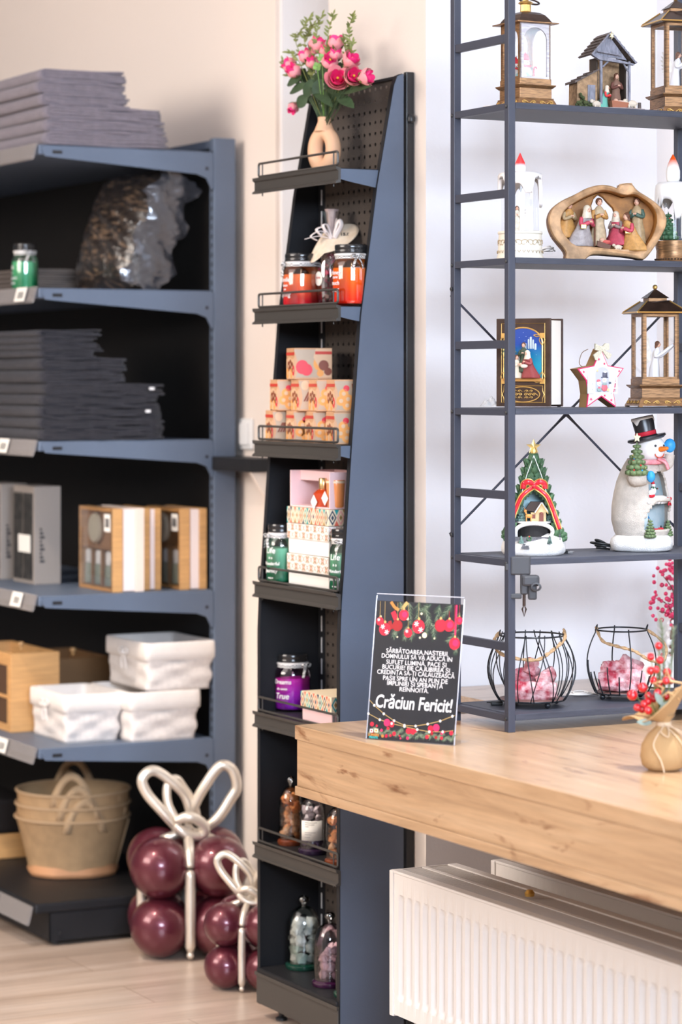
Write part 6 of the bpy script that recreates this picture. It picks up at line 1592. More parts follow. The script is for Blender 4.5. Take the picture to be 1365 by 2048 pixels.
# ------------------------------------------------------------------ tree figurine (fourth shelf)
M_tg = mat('green resin foliage', (.075, .16, .075), .6, noise=.35, nscale=90, bump=.5, bscale=400)
xt = onY(1068, 4.555); t = thing('tree_figurine', 'snowy tree figurine with gold star, red bow and lit cottage inside', 'figurine', (xt, 4.555, S4), CR-.04)
zk = .00099
def tz(y): return (1113-y)*zk
def conr(z): return .056*(1-(z/.205))+.006
m = MB(); n = 36; vs = []; fs = []; rows = 30; keep = []
for j in range(rows+1):
    z = .03+.17*j/rows
    for i in range(n): a = 2*PI*i/n; r = conr(z)*(1+.02*math.sin(9*a+z*300)); vs.append((r*math.cos(a), r*math.sin(a), z))
for j in range(rows):
    for i in range(n):
        a = 2*PI*(i+.5)/n; z = .03+.17*(j+.5)/rows; da = (a-1.5*PI); x = conr(z)*math.sin(da)
        if abs(da) < 1.2 and z < .125 and abs(x) < .038*(1-((z-.03)/.098)**3): continue
        fs.append((j*n+i, j*n+(i+1) % n, (j+1)*n+(i+1) % n, (j+1)*n+i))
m.add(vs, fs); m.build('trunk_shell', M_tg, t, smooth='all', solid=.003)
m = MB(); R = random.Random(21)
for tier in range(9):
    z = .045+.0175*tier; q = conr(z)+.001; k_ = max(7, 20-tier*1.6)
    for k in range(int(k_)):
        a = 2*PI*k/int(k_)+tier*.35+R.uniform(-.05, .05); da = (a-1.5*PI+PI) % (2*PI)-PI; x = q*math.sin(da)
        if abs(da) < 1.25 and z < .118 and abs(x) < .040: continue
        m.T = Matrix.Translation((q*math.cos(a), q*math.sin(a), z)) @ Matrix.Rotation(a, 4, 'Z') @ Matrix.Rotation(.45, 4, 'Y')
        m.sph((.003, 0, 0), .0085*(1.05-tier*.04), 8, 0, (.6, 1.0, 1.3)); m.tube([(.007, 0, .008), (.0085, 0, -.010)], [.0006, .0022], 5)
m.T = Matrix.Identity(4)
m.build('foliage', M_tg, t, smooth='all')
MB().lathe([(.0, .199), (.006, .199), (.0065, .206), (.004, .213), (0, .214)], 14).build('star_collar', M_gold, t, smooth=True)
m = MB(); pts = []
for i in range(10): a = PI/2+i*PI/5; q = .0155 if i % 2 == 0 else .0068; pts.append((q*math.cos(a), .218-.005+q*math.sin(a)))
vs = [(x, 0, z) for x, z in pts]+[(0, -.005, .213), (0, .005, .213)]; m.add(vs, [(i, (i+1) % 10, 10) for i in range(10)]+[((i+1) % 10, i, 11) for i in range(10)]); m.build('star', mat('shiny gold star', (.80, .58, .22), .3, metal=.5), t)
m = MB(); m.box(-.0, .0, 0, 0, 0, 0) if False else None
m.lathe([(.0, .062), (.036, .062), (.038, .064), (.036, .066), (0, .0665)], 30, wob=lambda a, f: 1+.05*math.sin(5*a)); m.build('snow_ledge', M_snow, t, smooth=True)
m = MB(); vs = []; n = 12
for j in range(9):
    z = .064+.060*j/8
    for i in range(n+1): a = .15*PI+.7*PI*i/n; r = (conr(z)-.004)*.9; vs.append((r*math.cos(a)*1.1, r*math.sin(a)*.75, z))
m.add(vs, [(j*(n+1)+i, j*(n+1)+i+1, (j+1)*(n+1)+i+1, (j+1)*(n+1)+i) for j in range(8) for i in range(n)]); m.build('backdrop', mat('pale sky blue', (.42, .60, .64), .6), t, smooth='all', solid=.001)
m = MB(); m.box(-.006, .024, -.016, .004, .066, .084, 0); m.prism([(.0045, .084), (.0155, .101), (.0265, .084)], -.019, .002, 'y', 0)
m.box(.011, .019, -.0205, -.0185, .066, .081, 2); m.sph((.015, -.0195, .081), .004, 10, 2, (1, .3, 1)); m.box(-.003, .003, -.0175, -.0155, .072, .080, 2)
m.build('cottage', [mat('yellow cottage wall', (.66, .48, .24), .6), M_snow, mat('maroon door', (.20, .05, .03), .5)], t)
m = MB()
for s in (-1, 1): m.tube([(.0155+s*.0135, -.020, .0835), (.0155, -.020, .1035)], .0018, 6, 0); m.tube([(.0155+s*.0125, -.021, .0815), (.0155, -.021, .1010)], .0007, 5, 1)
m.prism([(-.018, .088), (-.006, .105), (.030, .104), (.036, .086), (.027, .084), (.0155, .102), (.004, .0845)], -.014, .004, 'y', 2); m.build('cottage_roof', [M_snow, M_gold, mat('dark thatch', (.07, .045, .035), .7)], t)
m = MB(); m.sph((-.010, -.020, .077), .005, 10, 0, (1.5, .8, .8)); m.sph((-.017, -.021, .087), .0032, 8, 0); m.tube([(-.014, -.02, .079), (-.017, -.021, .086)], .0018, 6, 0)
for x in (-.015, -.006):
    for y in (-.022, -.018): m.tube([(x, y, .075), (x, y, .066)], .0011, 5, 0)
m.tube([(-.018, -.021, .089), (-.019, -.021, .094)], .0006, 4, 0); m.build('deer', mat('orange deer', (.72, .30, .08), .6), t, smooth='all')
minitree(t, (-.024, -.006, .065), .036, .011, 5, col=mat('frosted dark pine', (.05, .08, .07), .7, noise=-3, nscale=200), orn=False); minitree(t, (.032, -.004, .065), .024, .008, 6, col=mat('frosted dark pine', (.05, .08, .07), .7), orn=False)
# stone arch under the ledge
M_brk = mat('grey brick resin', (.16, .155, .165), .7, noise=.5, nscale=150, bump=1, bscale=300)
MB().lathe([(.0, .034), (.021, .034), (.022, .040), (.022, .052), (.026, .056), (.026, .058), (0, .060)], 26, sx=1.05).build('stone_tower', M_brk, t, smooth=True)
m = MB(); ar = [(.034*math.cos(a), .046+.015*math.sin(a)) for a in [PI*i/14 for i in range(15)]]
m.tube([(-.036, -.034, .034), (-.0365, -.034, .046)]+[(x*1.06, -.034, z+.002) for x, z in reversed(ar)]+[(.0365, -.034, .046), (.030, -.040, .033)], .004, 8); m.build('snow_arch', M_snow, t, smooth='all')
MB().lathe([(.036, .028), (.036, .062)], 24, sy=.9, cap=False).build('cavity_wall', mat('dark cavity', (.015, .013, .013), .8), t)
m = MB(); m.prism([(-.040, .028), (.034, .028), (.032, .037), (-.040, .037)], -.046, -.040, 'y'); m.build('stone_parapet', M_brk, t)
m = MB(); m.tube([(.004*math.cos(a)-.010, -.047, .034+.004*math.sin(a)) for a in [2*PI*i/12 for i in range(12)]], .0015, 6, closed=True, mi=0); m.sph((-.010, -.048, .038), .0014, 6, 1); m.build('wreath', [M_tg, mat('tiny red bead', (.7, .03, .03), .3)], t, smooth='all')
m = MB()
for k in range(7): m.box(.040, .052, -.030+.002*k, -.022+.002*k, .030+.004*k, .0335+.004*k)
m.build('stone_steps', M_brk, t)
m = MB(); vs = []; n = 48; prof = [(.058, 0), (.0625, .006), (.063, .016), (.060, .026), (.052, .031), (.03, .032), (.001, .032)]
for j, (r, z) in enumerate(prof):
    for i in range(n):
        a = 2*PI*i/n; kx = 1+.03*math.sin(3*a)+.02*math.sin(7*a); zz = z*(1+.25*math.sin(a*1+.6)*(j > 1)*.5+.35*max(0, math.cos(a-5.6))**4*(j > 1)); vs.append((r*kx*math.cos(a), r*kx*.92*math.sin(a), zz))
m.add(vs, [(j*n+i, j*n+(i+1) % n, (j+1)*n+(i+1) % n, (j+1)*n+i) for j in range(len(prof)-1) for i in range(n)]+[tuple(range(n))]); m.build('snow_base', M_snow, t, smooth='all')
m = MB()
for k in range(6): m.box(-.026+.002*k, -.010+.001*k, -.0615+.004*k, -.058+.004*k, .014+.003*k, .018+.003*k)
m.build('path', M_brk, t)
for (x, y, z) in ((-.026, -.055, .024), (.030, -.054, .024)): minitree(t, (x, y, z), .017, .005, 8, col=mat('frosted dark pine', (.05, .08, .07), .7), orn=False)
M_rr = mat('glossy red ribbon', (.60, .012, .03), .25, coat=.5)
m = MB(); by = -.030; bzz = .137
def band(m, P, w_, mi=0, edge=1):
    P = bez(P, 6); vs = []
    for i, p in enumerate(P):
        d = P[min(i+1, len(P)-1)]-P[max(i-1, 0)]; s = Vector((0, -1, 0)).cross(d).normalized()*w_; vs += [p-s, p+s]
    m.add(vs, [(2*i, 2*i+1, 2*i+3, 2*i+2) for i in range(len(P)-1)], mi)
    for k in (0, 1): m.tube(vs[k::2], .0009, 5, edge)
for s in (-1, 1):
    band(m, [(0, by-.004, bzz), (s*.010, by-.008, bzz+.008), (s*.020, by-.006, bzz+.004), (s*.021, by-.004, bzz-.006)], .0058)
    band(m, [(0, by-.004, bzz-.001), (s*.014, by-.010, bzz-.010), (s*.026, by-.010, bzz-.022), (s*.036, by-.006, bzz-.045), (s*.042, by-.006, bzz-.062), (s*.050, by-.006, bzz-.085)], .0042)
    m.tube([(0, by+.014, .196), (s*.014, by+.002, bzz+.022), (s*.026, by-.004, bzz-.02)], .0005, 4, 2)
m.sph((0, by-.009, bzz), .0045, 10, 0); m.build('ribbon', [M_rr, M_gold, M_white], t, smooth=True, solid=.0006)
for (x, y) in ((-.058, .0), (.060, -.008)):
    m = MB(); R = random.Random(2)
    for k in range(12): m.sph((x*.95+R.uniform(-.005, .005), y+R.uniform(-.008, .008), .030+R.uniform(0, .018)), .0055, 7)
    m.build('bush', M_tg, t, smooth='all')

# ------------------------------------------------------------------ snowman figurine (fourth shelf)
xs = onY(1284, 4.555); t = thing('snowman_figurine', 'large snowman figurine with black top hat, scarf and hollow village belly', 'figurine', (xs, 4.555, S4), CR)
OA = -.62                     # opening turned to the right
prof = [(.050, .030), (.055, .040), (.0605, .062), (.0600, .090), (.056, .115), (.050, .140), (.042, .160), (.034, .175), (.027, .186)]
def pr_(z):
    for (a, b), (c, d) in zip(prof[:-1], prof[1:]):
        if z <= d: return a+(c-a)*(z-b)/(d-b)
    return prof[-1][0]
def shell(z0, z1, k, opening, rows=44, n=72):
    vs = []; fs = []
    for j in range(rows+1):
        z = z0+(z1-z0)*j/rows
        for i in range(n): a = 2*PI*i/n; r = pr_(z)*k; vs.append((r*math.cos(a)*.98, r*math.sin(a)*.86, z))
    for j in range(rows):
        for i in range(n):
            a = 2*PI*(i+.5)/n; z = z0+(z1-z0)*(j+.5)/rows
            if opening:
                da = (a-(OA)+PI) % (2*PI)-PI
                if .045 < z < .100 and abs(da) < .92*math.sqrt(max(0, 1-((z-.060)/.046)**2*(z > .06))): continue
                if .108 < z < .160 and abs(da+.0) < .80*math.sqrt(max(0, 1-((z-.118)/.044)**2*(z > .118))): continue
            fs.append((j*n+i, j*n+(i+1) % n, (j+1)*n+(i+1) % n, (j+1)*n+i))
    return vs, fs
vs, fs = shell(.030, .186, 1, True); m = MB(); m.add(vs, fs); m.build('body', mat('sparkly white resin', (.64, .575, .505), .8, noise=.15, nscale=80, bump=1, bscale=600), t, smooth='all', solid=.004)
vs, fs = shell(.034, .172, .86, False, 20, 40); m = MB()
vs2 = [Vector(v) for v in vs]
fs = [f for f in fs if abs(((math.atan2(sum(vs2[i].y for i in f), sum(vs2[i].x for i in f))-OA+PI) % (2*PI))-PI) > .85]
m.add(vs, fs); m.build('belly_lining', mat('icy blue lining', (.36, .52, .58), .7, noise=.3, nscale=40, col2=(.60, .68, .70)), t, smooth='all')
m = MB(); m.lathe([(0, .0), (.055, 0), (.0625, .004), (.064, .014), (.062, .024), (.054, .032), (.03, .036), (0, .037)], 44, sx=1, sy=.86, wob=lambda a, f: 1+.02*math.sin(4*a)+.015*math.sin(9*a)); m.build('snow_base', M_snow, t, smooth='all')
OT = Matrix.Rotation(OA+PI/2, 4, 'Z')       # local frame of the opening: -y looks out
m = MB(); m.lathe([(0, .100), (.046, .100), (.052, .104), (.052, .109), (.044, .112), (0, .112)], 36, sx=1, sy=.88, wob=lambda a, f: 1+.02*math.sin(8*a)); m.build('snow_balcony', M_snow, t, smooth='all')
m = MB(); m.T = OT
for k in range(9): m.sph(((k-4)*.009, -.046+abs(k-4)*.0022, .100), .0048, 8)
m.build('icicles', M_snow, t, smooth='all')
for (x, y, h_, r_) in ((-.036, -.040, .040, .011), (.037, -.040, .036, .010)):
    minitree(t, (0, 0, 0), h_, r_, 9, T=OT @ Matrix.Translation((x, y, .028)), col=mat('sage green pine', (.16, .23, .10), .6, noise=.4, nscale=200), orn=False)
for k, (x, y, s, rc) in enumerate(((-.020, -.012, .8, (.12, .13, .15)), (.002, -.006, 1, (.04, .22, .48)))):
    m = MB(); m.T = OT @ Matrix.Translation((x, y, .040+.016*k)) @ Matrix.Scale(s, 4); m.box(-.008, .008, -.006, .006, 0, .009, 0); m.prism([(-.009, .009), (0, .016), (.009, .009)], -.0075, .0075, 'y', 1); m.box(-.004, -.001, -.0065, -.006, .002, .006, 2); m.box(.002, .005, -.0065, -.006, .002, .006, 2)
    m.build('cottage', [mat('cottage plaster', (.52, .38, .28), .7), mat('cottage roof %d' % k, rc, .5), M_ink], t)
m = MB(); m.T = OT @ Matrix.Translation((.010, -.018, .037)); m.tube([(.010*math.cos(a), 0, .010*math.sin(a)) for a in [PI*i/10 for i in range(11)]], .0028, 6); m.build('tunnel_arch', M_brk, t, smooth='all')
m = MB(); m.T = OT @ Matrix.Translation((.004, -.036, .037)); m.box(-.016, .004, -.005, .005, .002, .009, 0, bev=.001); m.tube([(.004, 0, .006), (.015, 0, .006)], .0045, 10, 0); m.lathe([(.0015, .009), (.002, .014)], 8, 1, c=(.012, 0, 0))
for x in (-.012, -.004, .004, .012): m.tube([(x, -.006, .0025), (x, -.004, .0025)], .0022, 8, 1)
m.box(-.010, -.006, -.0055, .0055, .0035, .0085, 2); m.box(.0, .003, -.0055, .0055, .0035, .0085, 2); m.build('train', [mat('red enamel', (.60, .02, .04), .3), M_ink, M_gold], t, smooth=True)
m = MB(); m.T = OT @ Matrix.Translation((-.006, -.030, .112)) ; m.sph((0, 0, .010), .0065, 10, 0, (1, 1, 1.3)); m.sph((0, 0, .021), .0048, 10, 0); m.lathe([(.0045, .024), (.002, .029), (0, .032)], 10, 2, c=(-.001, 0, 0)); m.tube([(.003, 0, .015), (.014, -.001, .014)], .002, 6, 1); m.sph((.015, -.001, .014), .0022, 6, 2); m.tube([(-.004, 0, .016), (.004, -.001, .014)], .004, 6, 1)
m.build('penguin', [M_snow, mat('dark green coat', (.02, .10, .05), .6), mat('red enamel', (.60, .02, .04), .3)], t, smooth='all')
m = MB(); m.T = OT; m.sph((-.026, -.036, .117), .0085, 12, 0); m.sph((-.026, -.0365, .114), .0083, 12, 1, (1, 1, .7)); m.build('bauble', [M_white, mat('red enamel', (.60, .02, .04), .3)], t, smooth='all')
m = MB(); m.T = OT
for s in (-1, 1): m.sph((.028+s*.005, -.048, .105), .0045, 8, 0, (1.2, .5, .9)); m.tube([(.028, -.049, .104), (.028+s*.005, -.049, .092)], .0018, 6)
m.build('bow', mat('red enamel', (.60, .02, .04), .3), t, smooth='all')
hx, hy_, hz = .018, -.006, .207
m = MB(); m.sph((hx, hy_, hz), .030, 24, 0, (1, .95, .98)); m.build('head', mat('white glazed resin', (.80, .76, .73), .6), t, smooth='all'); hd = kids(t)[-1]
HT = Matrix.Translation((hx, hy_, hz)) @ Matrix.Rotation(.62, 4, 'Z')
m = MB(); m.T = HT; m.tube(bez([(0, -.027, -.001), (.003, -.037, .000), (.007, -.045, .002)], 4), [.0055]*3+[.005]*2+[.004]*2+[.003, .002], 8); m.build('carrot_nose', mat('carrot orange', (.8, .2, .02), .5), hd, smooth='all')
m = MB(); m.T = HT
for x in (-.011, .011): m.sph((x, -.0265, .006), .0026, 8, 0)
m.build('eye', M_ink, hd, smooth='all')
m = MB(); m.T = HT; m.tube([(.012*math.cos(a), -.0265-.000*math.sin(a), -.010+.008*math.sin(a)) for a in [PI+PI*i/8 for i in range(9)]], .001, 6); m.build('mouth', mat('orange red paint', (.7, .08, .02), .5), hd, smooth='all')
m = MB(); m.T = Matrix.Translation((hx-.008, hy_, hz+.020)) @ rotm(0, -.22, 0)
m.lathe([(0, -.004), (.034, -.004), (.040, .000), (.039, .004), (.025, .003), (.0215, .006), (.0205, .010), (.0225, .040), (.0215, .043), (0, .043)], 30, 0, sy=.9)
m.lathe([(.0212, .006), (.0216, .007), (.0222, .014), (.0208, .015)], 30, 1, sy=.9, cap=False)
m.build('top_hat', [mat('black hat gloss', (.018, .016, .018), .3), mat('red enamel', (.60, .02, .04), .3)], t, smooth=True)
m = MB(); m.T = Matrix.Translation((hx-.008, hy_, hz+.020)) @ rotm(0, -.22, 0); vs = []; n = 40
for j in range(4):
    for i in range(n):
        a = 2*PI*i/n; dr = .003+.010*max(0, math.sin(3*a+2.2))**3; q = [(.0229, .0425-dr), (.0235, .043-dr*.6), (.0225, .0448), (.001, .0452)][j]; vs.append((q[0]*math.cos(a), q[0]*.9*math.sin(a), q[1]))
m.add(vs, [(j*n+i, j*n+(i+1) % n, (j+1)*n+(i+1) % n, (j+1)*n+i) for j in range(3) for i in range(n)]); m.build('hat_snow', mat('snow drips', (.68, .64, .60), .6), t, smooth='all')
Mscf = mat('pink plaid scarf', (.72, .20, .24), .8, col2=(.75, .42, .42), nscale=90)
m = MB(); m.tube([(hx*.7+.031*math.cos(a), hy_*.7+.028*math.sin(a), .184+.004*math.sin(a)) for a in [2*PI*i/24 for i in range(24)]], .0072, 8, closed=True, flat=.8); m.tube(bez([(.030, -.030, .186), (.044, -.034, .180), (.050, -.034, .166)], 4), .009, 8, flat=.4); m.build('scarf', Mscf, t, smooth='all')
m = MB(); m.tube(bez([(-.012, -.034, .160), (-.018, -.052, .148), (.004, -.058, .148)], 5), [.017]*4+[.016]*3+[.014]*2+[.012]*2, 14); m.build('arm', mat('sparkly white resin', (.74, .69, .63), .8), t, smooth='all')
m = MB(); m.tube(bez([(.036, -.006, .170), (.052, -.010, .176), (.056, -.010, .195)], 5), [.012]*4+[.011]*3+[.010]*4, 14); m.build('arm', mat('sparkly white resin', (.74, .69, .63), .8), t, smooth='all')
Mmit = mat('blue mitten', (.03, .30, .66), .45)
m = MB(); m.sph((.012, -.061, .152), .011, 12, sc=(.8, .8, 1.1)); m.build('mitten', Mmit, t, smooth='all')
m = MB(); m.sph((.056, -.010, .213), .0125, 14, sc=(.95, .7, 1.15)); m.sph((.044, -.012, .211), .006, 10, sc=(1, .7, 1.4)); m.build('mitten', Mmit, t, smooth='all')
o = minitree(t, (-.016, -.060, .153), .070, .022, 12, col=mat('sage green pine', (.16, .23, .10), .6)); o.rotation_euler.y = -.0
m = MB(); pts = []
for i in range(10): a = PI/2+i*PI/5; q = .010 if i % 2 == 0 else .005; pts.append((-.016+q*.8*math.cos(a), .230+q*math.sin(a)))
m.prism(pts, -.064, -.058, 'y'); m.build('tree_star', mat('cream gold star', (.75, .66, .42), .5), t)

# ------------------------------------------------------------------ wire fire baskets (bottom shelf)
M_wire = mat('black wire', (.02, .022, .026), .3, metal=.4)
M_rope = mat('jute rope', (.50, .32, .17), .9, noise=.4, nscale=200, bump=1, bscale=300)
M_log = mat('crimson frosted log', (.36, .025, .05), .75, nscale=60, col2=(.72, .50, .52), stretch=(1, .3, 1), bump=1, bscale=160)
def firebasket(label, px, Y, rs, wires, seed):
    X = onY(px, Y); t = thing('wire_fire_basket', label, 'basket', (X, Y, S5), CR, 'black wire baskets with artificial logs'); R_ = random.Random(seed); k = rs
    def prof(u):  # radius, height
        z = .012+.128*u; return k*(.066+.0225*math.sin(PI*min(1, u*1.02))**.9-.002*u), z
    MB().tube([(prof(1)[0]*math.cos(a), prof(1)[0]*math.sin(a), prof(1)[1]) for a in [2*PI*i/48 for i in range(48)]], .0017, 8, closed=True).build('top_ring', M_wire, t, smooth='all')
    MB().tube([(k*.066*math.cos(a), k*.066*math.sin(a), .013) for a in [2*PI*i/48 for i in range(48)]], .0017, 8, closed=True).build('bottom_ring', M_wire, t, smooth='all')
    MB().lathe([(0, .011), (k*.064, .011), (k*.065, .013), (k*.064, .015), (0, .015)], 40).build('tray', mat('brown tray', (.14, .07, .06), .5), t, smooth=True)
    for q in range(4):
        a = q*PI/2+.5; MB().sph((k*.058*math.cos(a), k*.058*math.sin(a), .0062), .0062, 12).build('ball_foot', M_wire, t, smooth='all')
    if wires == 'full':
        for i in range(26):
            a0 = 2*PI*i/26; tw = [.22, -.22, 0, .10, -.12][i % 5]; P = []
            for j in range(13): u = j/12; r, z = prof(u); a = a0+tw*u*2-tw; P.append((r*math.cos(a), r*math.sin(a), z+(.004 if j == 12 else 0)))
            MB().tube(P, .00115, 6).build('wire', M_wire, t, smooth='all')
    else:
        for i in range(18):
            a0 = 2*PI*i/18; top = [1.04, .35, .25, .45, .3, 1.04, .4, .3, .5][i % 9]; P = []
            for j in range(13): u = top*j/12; r, z = prof(min(u, 1)); P.append((r*math.cos(a0), r*math.sin(a0), z+max(0, u-1)*.1))
            MB().tube(P, .0014, 6).build('wire', M_wire, t, smooth='all')
    r1, z1 = prof(1)
    for s in (-1, 1):
        m = MB(); m.tube([(s*r1+.005*math.cos(a)*.4, .006*math.sin(a*1.0), z1+.004+.006*math.cos(a)) for a in [2*PI*i/10 for i in range(10)]], .0012, 6, closed=True); m.build('handle_eyelet', M_wire, t, smooth='all')
    return t, r1, z1
t, r1, z1 = firebasket('wire basket with many crossing wires, pink frosted logs and rope handle', 1064, 4.56, 1.0, 'full', 1)
P = bez([(-r1, 0, z1+.005), (-r1-.012, -.03, z1-.012), (-r1+.005, -.058, z1-.034), (0, -.075, z1-.042), (.03, -.070, z1-.028), (.062, -.03, z1-.006), (r1, 0, z1+.010)], 8); m = MB()
for ph in (0, PI): m.tube([p+Vector((.0016*math.cos(i*.9+ph), .0016*math.sin(i*.9+ph), .0016*math.sin(i*.9+ph))) for i, p in enumerate(P)], .0024, 6)
m.build('rope_handle', M_rope, t, smooth='all')
def logs(t, items, seed):
    R_ = random.Random(seed)
    for (a, b, r) in items:
        a, b = Vector(a), Vector(b); m = MB(); vs = []; n = 14; K = 9; d = (b-a).normalized(); u = d.orthogonal().normalized(); v = d.cross(u)
        for j in range(K+1):
            f = j/K; c = a.lerp(b, f); e = (1 if 0 < j < K else .82)
            for i in range(n):
                q = 2*PI*i/n; rr_ = r*e*(1+.16*math.sin(3*q+seed)+.10*math.sin(5*q+f*5)+R_.uniform(-.07, .07)); vs.append(c+u*math.cos(q)*rr_+v*math.sin(q)*rr_)
        m.add(vs, [(j*n+i, j*n+(i+1) % n, (j+1)*n+(i+1) % n, (j+1)*n+i) for j in range(K) for i in range(n)]+[tuple(range(n)), tuple(range(K*n, (K+1)*n))])
        m.build('log', M_log, t, smooth=True)
logs(t, [((-.050, -.010, .032), (.048, -.026, .034), .018), ((-.046, .026, .032), (.040, .020, .034), .018), ((-.040, -.006, .058), (.012, .030, .062), .015), ((.020, -.030, .055), (.040, .030, .060), .015), ((-.008, -.002, .064), (.004, .004, .092), .013)], 3)
t, r1, z1 = firebasket('wire basket with short broken wires and dark red frosted logs', 1244, 4.575, .80, 'short', 2)
P = bez([(-r1, 0, z1+.005), (-r1+.010, -.03, z1-.020), (-r1+.040, -.045, z1-.030), (.02, -.055, z1-.038), (.05, -.05, z1-.056), (.082, -.02, z1-.062), (.088, 0, z1-.03), (r1, 0, z1+.0)], 8); m = MB()
for ph in (0, PI): m.tube([p+Vector((.0014*math.cos(i*.9+ph), .0014*math.sin(i*.9+ph), .0014*math.sin(i*.9+ph))) for i, p in enumerate(P)], .0022, 6)
m.build('rope_handle', M_rope, t, smooth='all')
logs(t, [((-.048, -.008, .036), (.046, -.018, .036), .020), ((-.034, .020, .036), (.044, .020, .036), .020), ((-.036, -.010, .060), (-.014, .012, .062), .014), ((.040, .000, .056), (-.002, .006, .080), .014), ((-.012, .010, .064), (.018, -.010, .066), .012)], 5)

# ------------------------------------------------------------------ clamp on the shelf edge
M_cl = mat('dark grey moulded plastic', (.045, .045, .05), .5)
xq = onY(1052, 4.445); t = thing('shelf_clamp', 'dark grey plastic screw clamp hanging from the rack shelf edge', 'clamp', (xq, 4.4515, 1.134), CR); t.scale = (1.22, 1, 1)
m = MB(); m.box(-.022, .010, -.014, -.0, -.030, .006, bev=.003); m.box(-.030, -.006, -.012, -.002, -.022, -.008, bev=.002); m.build('jaw', M_cl, t)
m = MB(); m.box(-.006, .006, -.013, .001, -.068, -.024, bev=.003); m.box(-.004, .024, -.018, .0, -.052, -.030, bev=.005); m.box(.006, .020, -.014, -.002, -.078, -.050, bev=.003); m.box(-.022, -.004, -.012, -.004, -.076, -.066, bev=.002); m.build('body', M_cl, t)
m = MB(); m.T = Matrix.Translation((.018, -.018, -.052)) @ rotm(PI/2, 0, 0); m.lathe([(.0055, 0), (.0085, .001), (.0085, .008), (.0055, .009), (.0055, .001)], 20, cap=False); m.build('socket', M_cl, t, smooth=True)
m = MB(); m.lathe([(.0025, -.09), (.0025, -.066)], 10, c=(.0, -.008, 0)); m.tube([(0, -.008, -.088), (-.003, -.008, -.096), (0, -.008, -.110), (.003, -.008, -.096)], .0016, 6, closed=True); m.build('screw', M_bronzed, t, smooth=True)
# ------------------------------------------------------------------ acrylic sign on the counter
bl = Vector((*onZ(733, 1478, TZ), TZ)); br = Vector((*onZ(909, 1492, TZ), TZ)); e = br-bl; sw = e.length; ang = math.atan2(e.y, e.x)
sh = .272; tilt = .15
t = thing('greeting_sign', 'leaning clear acrylic sign stand with a dark Christmas greeting card', 'sign', (bl.x, bl.y, TZ+.0008), ang)
TL = Matrix.Rotation(-tilt, 4, 'X')
m = MB(); m.T = TL; m.box(0, sw, -.0022, -.0010, 0, sh, 0); m.box(0, sw, .0010, .0022, 0, sh, 0); m.box(0, sw, -.0022, .0022, sh, sh+.0035)
m.T = Matrix.Identity(4); m.box(0, sw, .001, .065, 0, .0022)
m.build('acrylic_stand', clear('sign acrylic', mixt=.22, glossy=.3), t)
m = MB(); m.T = TL
for (a, b) in (((0, 0), (0, sh)), ((sw, 0), (sw, sh)), ((0, sh+.003), (sw, sh+.003))): m.tube([(a[0], 0, a[1]), (b[0], 0, b[1])], .0011, 6)
m.build('polished_edge', mat('polished acrylic edge', (.45, .45, .5), .15, coat=1), t)
m = MB(); m.T = TL; m.box(.002, sw-.002, -.0008, .0008, .001, sh-.010); card = m.build('card', mat('night blue print', (.006, .008, .014), .45), t)
def pr(mb_, pts, lv, mi=0): # flat printed shape in card coordinates (x, z)
    y = -.0009-.00005*lv; n = len(pts); mb_.add([(x, y, z) for x, z in pts], [tuple(range(n))], mi)
def disk(cx, cz, r, n=18): return [(cx+r*math.cos(2*PI*i/n), cz+r*math.sin(2*PI*i/n)) for i in range(n)]
UX = sw/1080.; 
def cp(x, y):   # from picture of the sign (crop frame) to card coordinates
    # corners: top-left (215,95) top-right (1295,160) bottom-left (85,1830) bottom-right (1150,1925)
    v = (y-95-(x-215)*.06)/1745.; x0 = 215-130*v; u = (x-x0)/1075.; return (.002+u*(sw-.004), (1-v)*(sh-.011)+.001)
R = random.Random(4)
gn = [mat('fir print %d' % i, c, .5) for i, c in enumerate(((.05, .10, .06), (.15, .20, .11), (.28, .33, .22), (.02, .05, .04)))]
m = MB(); m.T = TL
def fir(mb_, x0, y0, x1, y1, L, n, pal):
    a = Vector(cp(x0, y0)); b = Vector(cp(x1, y1)); d = (b-a); ang_ = math.atan2(d.y, d.x)
    for i in range(n):
        p = a+d*(i/n)
        for s in (-1, 1):
            q = ang_+s*R.uniform(.4, .9); l = L*R.uniform(.7, 1.1)*(1-.5*i/n); w_ = .0005
            e2 = (p.x+l*math.cos(q), p.y+l*math.sin(q)); z_ = min(e2[1], sh-.011)
            e2 = (min(max(e2[0], .003), sw-.003), max(z_, .002)); nx, nz = -math.sin(q)*w_, math.cos(q)*w_
            pr(mb_, [(p.x-nx, p.y-nz), (e2[0], e2[1]), (p.x+nx, p.y+nz)], 1+(i % 3), R.choice(pal))
for (x0, y0, x1, y1) in ((750, 120, 700, 420), (900, 150, 760, 240), (1000, 160, 960, 360), (1150, 160, 1020, 330), (820, 200, 900, 420), (620, 130, 640, 400), (1250, 260, 1180, 480), (1240, 470, 1090, 620), (1230, 560, 1190, 780), (500, 120, 560, 330), (600, 420, 560, 590), (700, 420, 640, 590), (480, 430, 420, 560), (860, 300, 840, 520), (930, 400, 930, 590)):
    fir(m, x0, y0, x1, y1, .016, 26, [0, 0, 1, 1, 2, 3])
for k in range(13):
    x = 130+k*85; y = 1735+8*math.sin(k*1.3)+(x-130)*.06
    fir(m, x, y, x+70, y-25+50*(k % 2), .011, 16, [1, 1, 2, 2, 0]); fir(m, x+30, y, x-30, y+50, .010, 14, [1, 2, 0])
m.build('fir_print', gn, card)
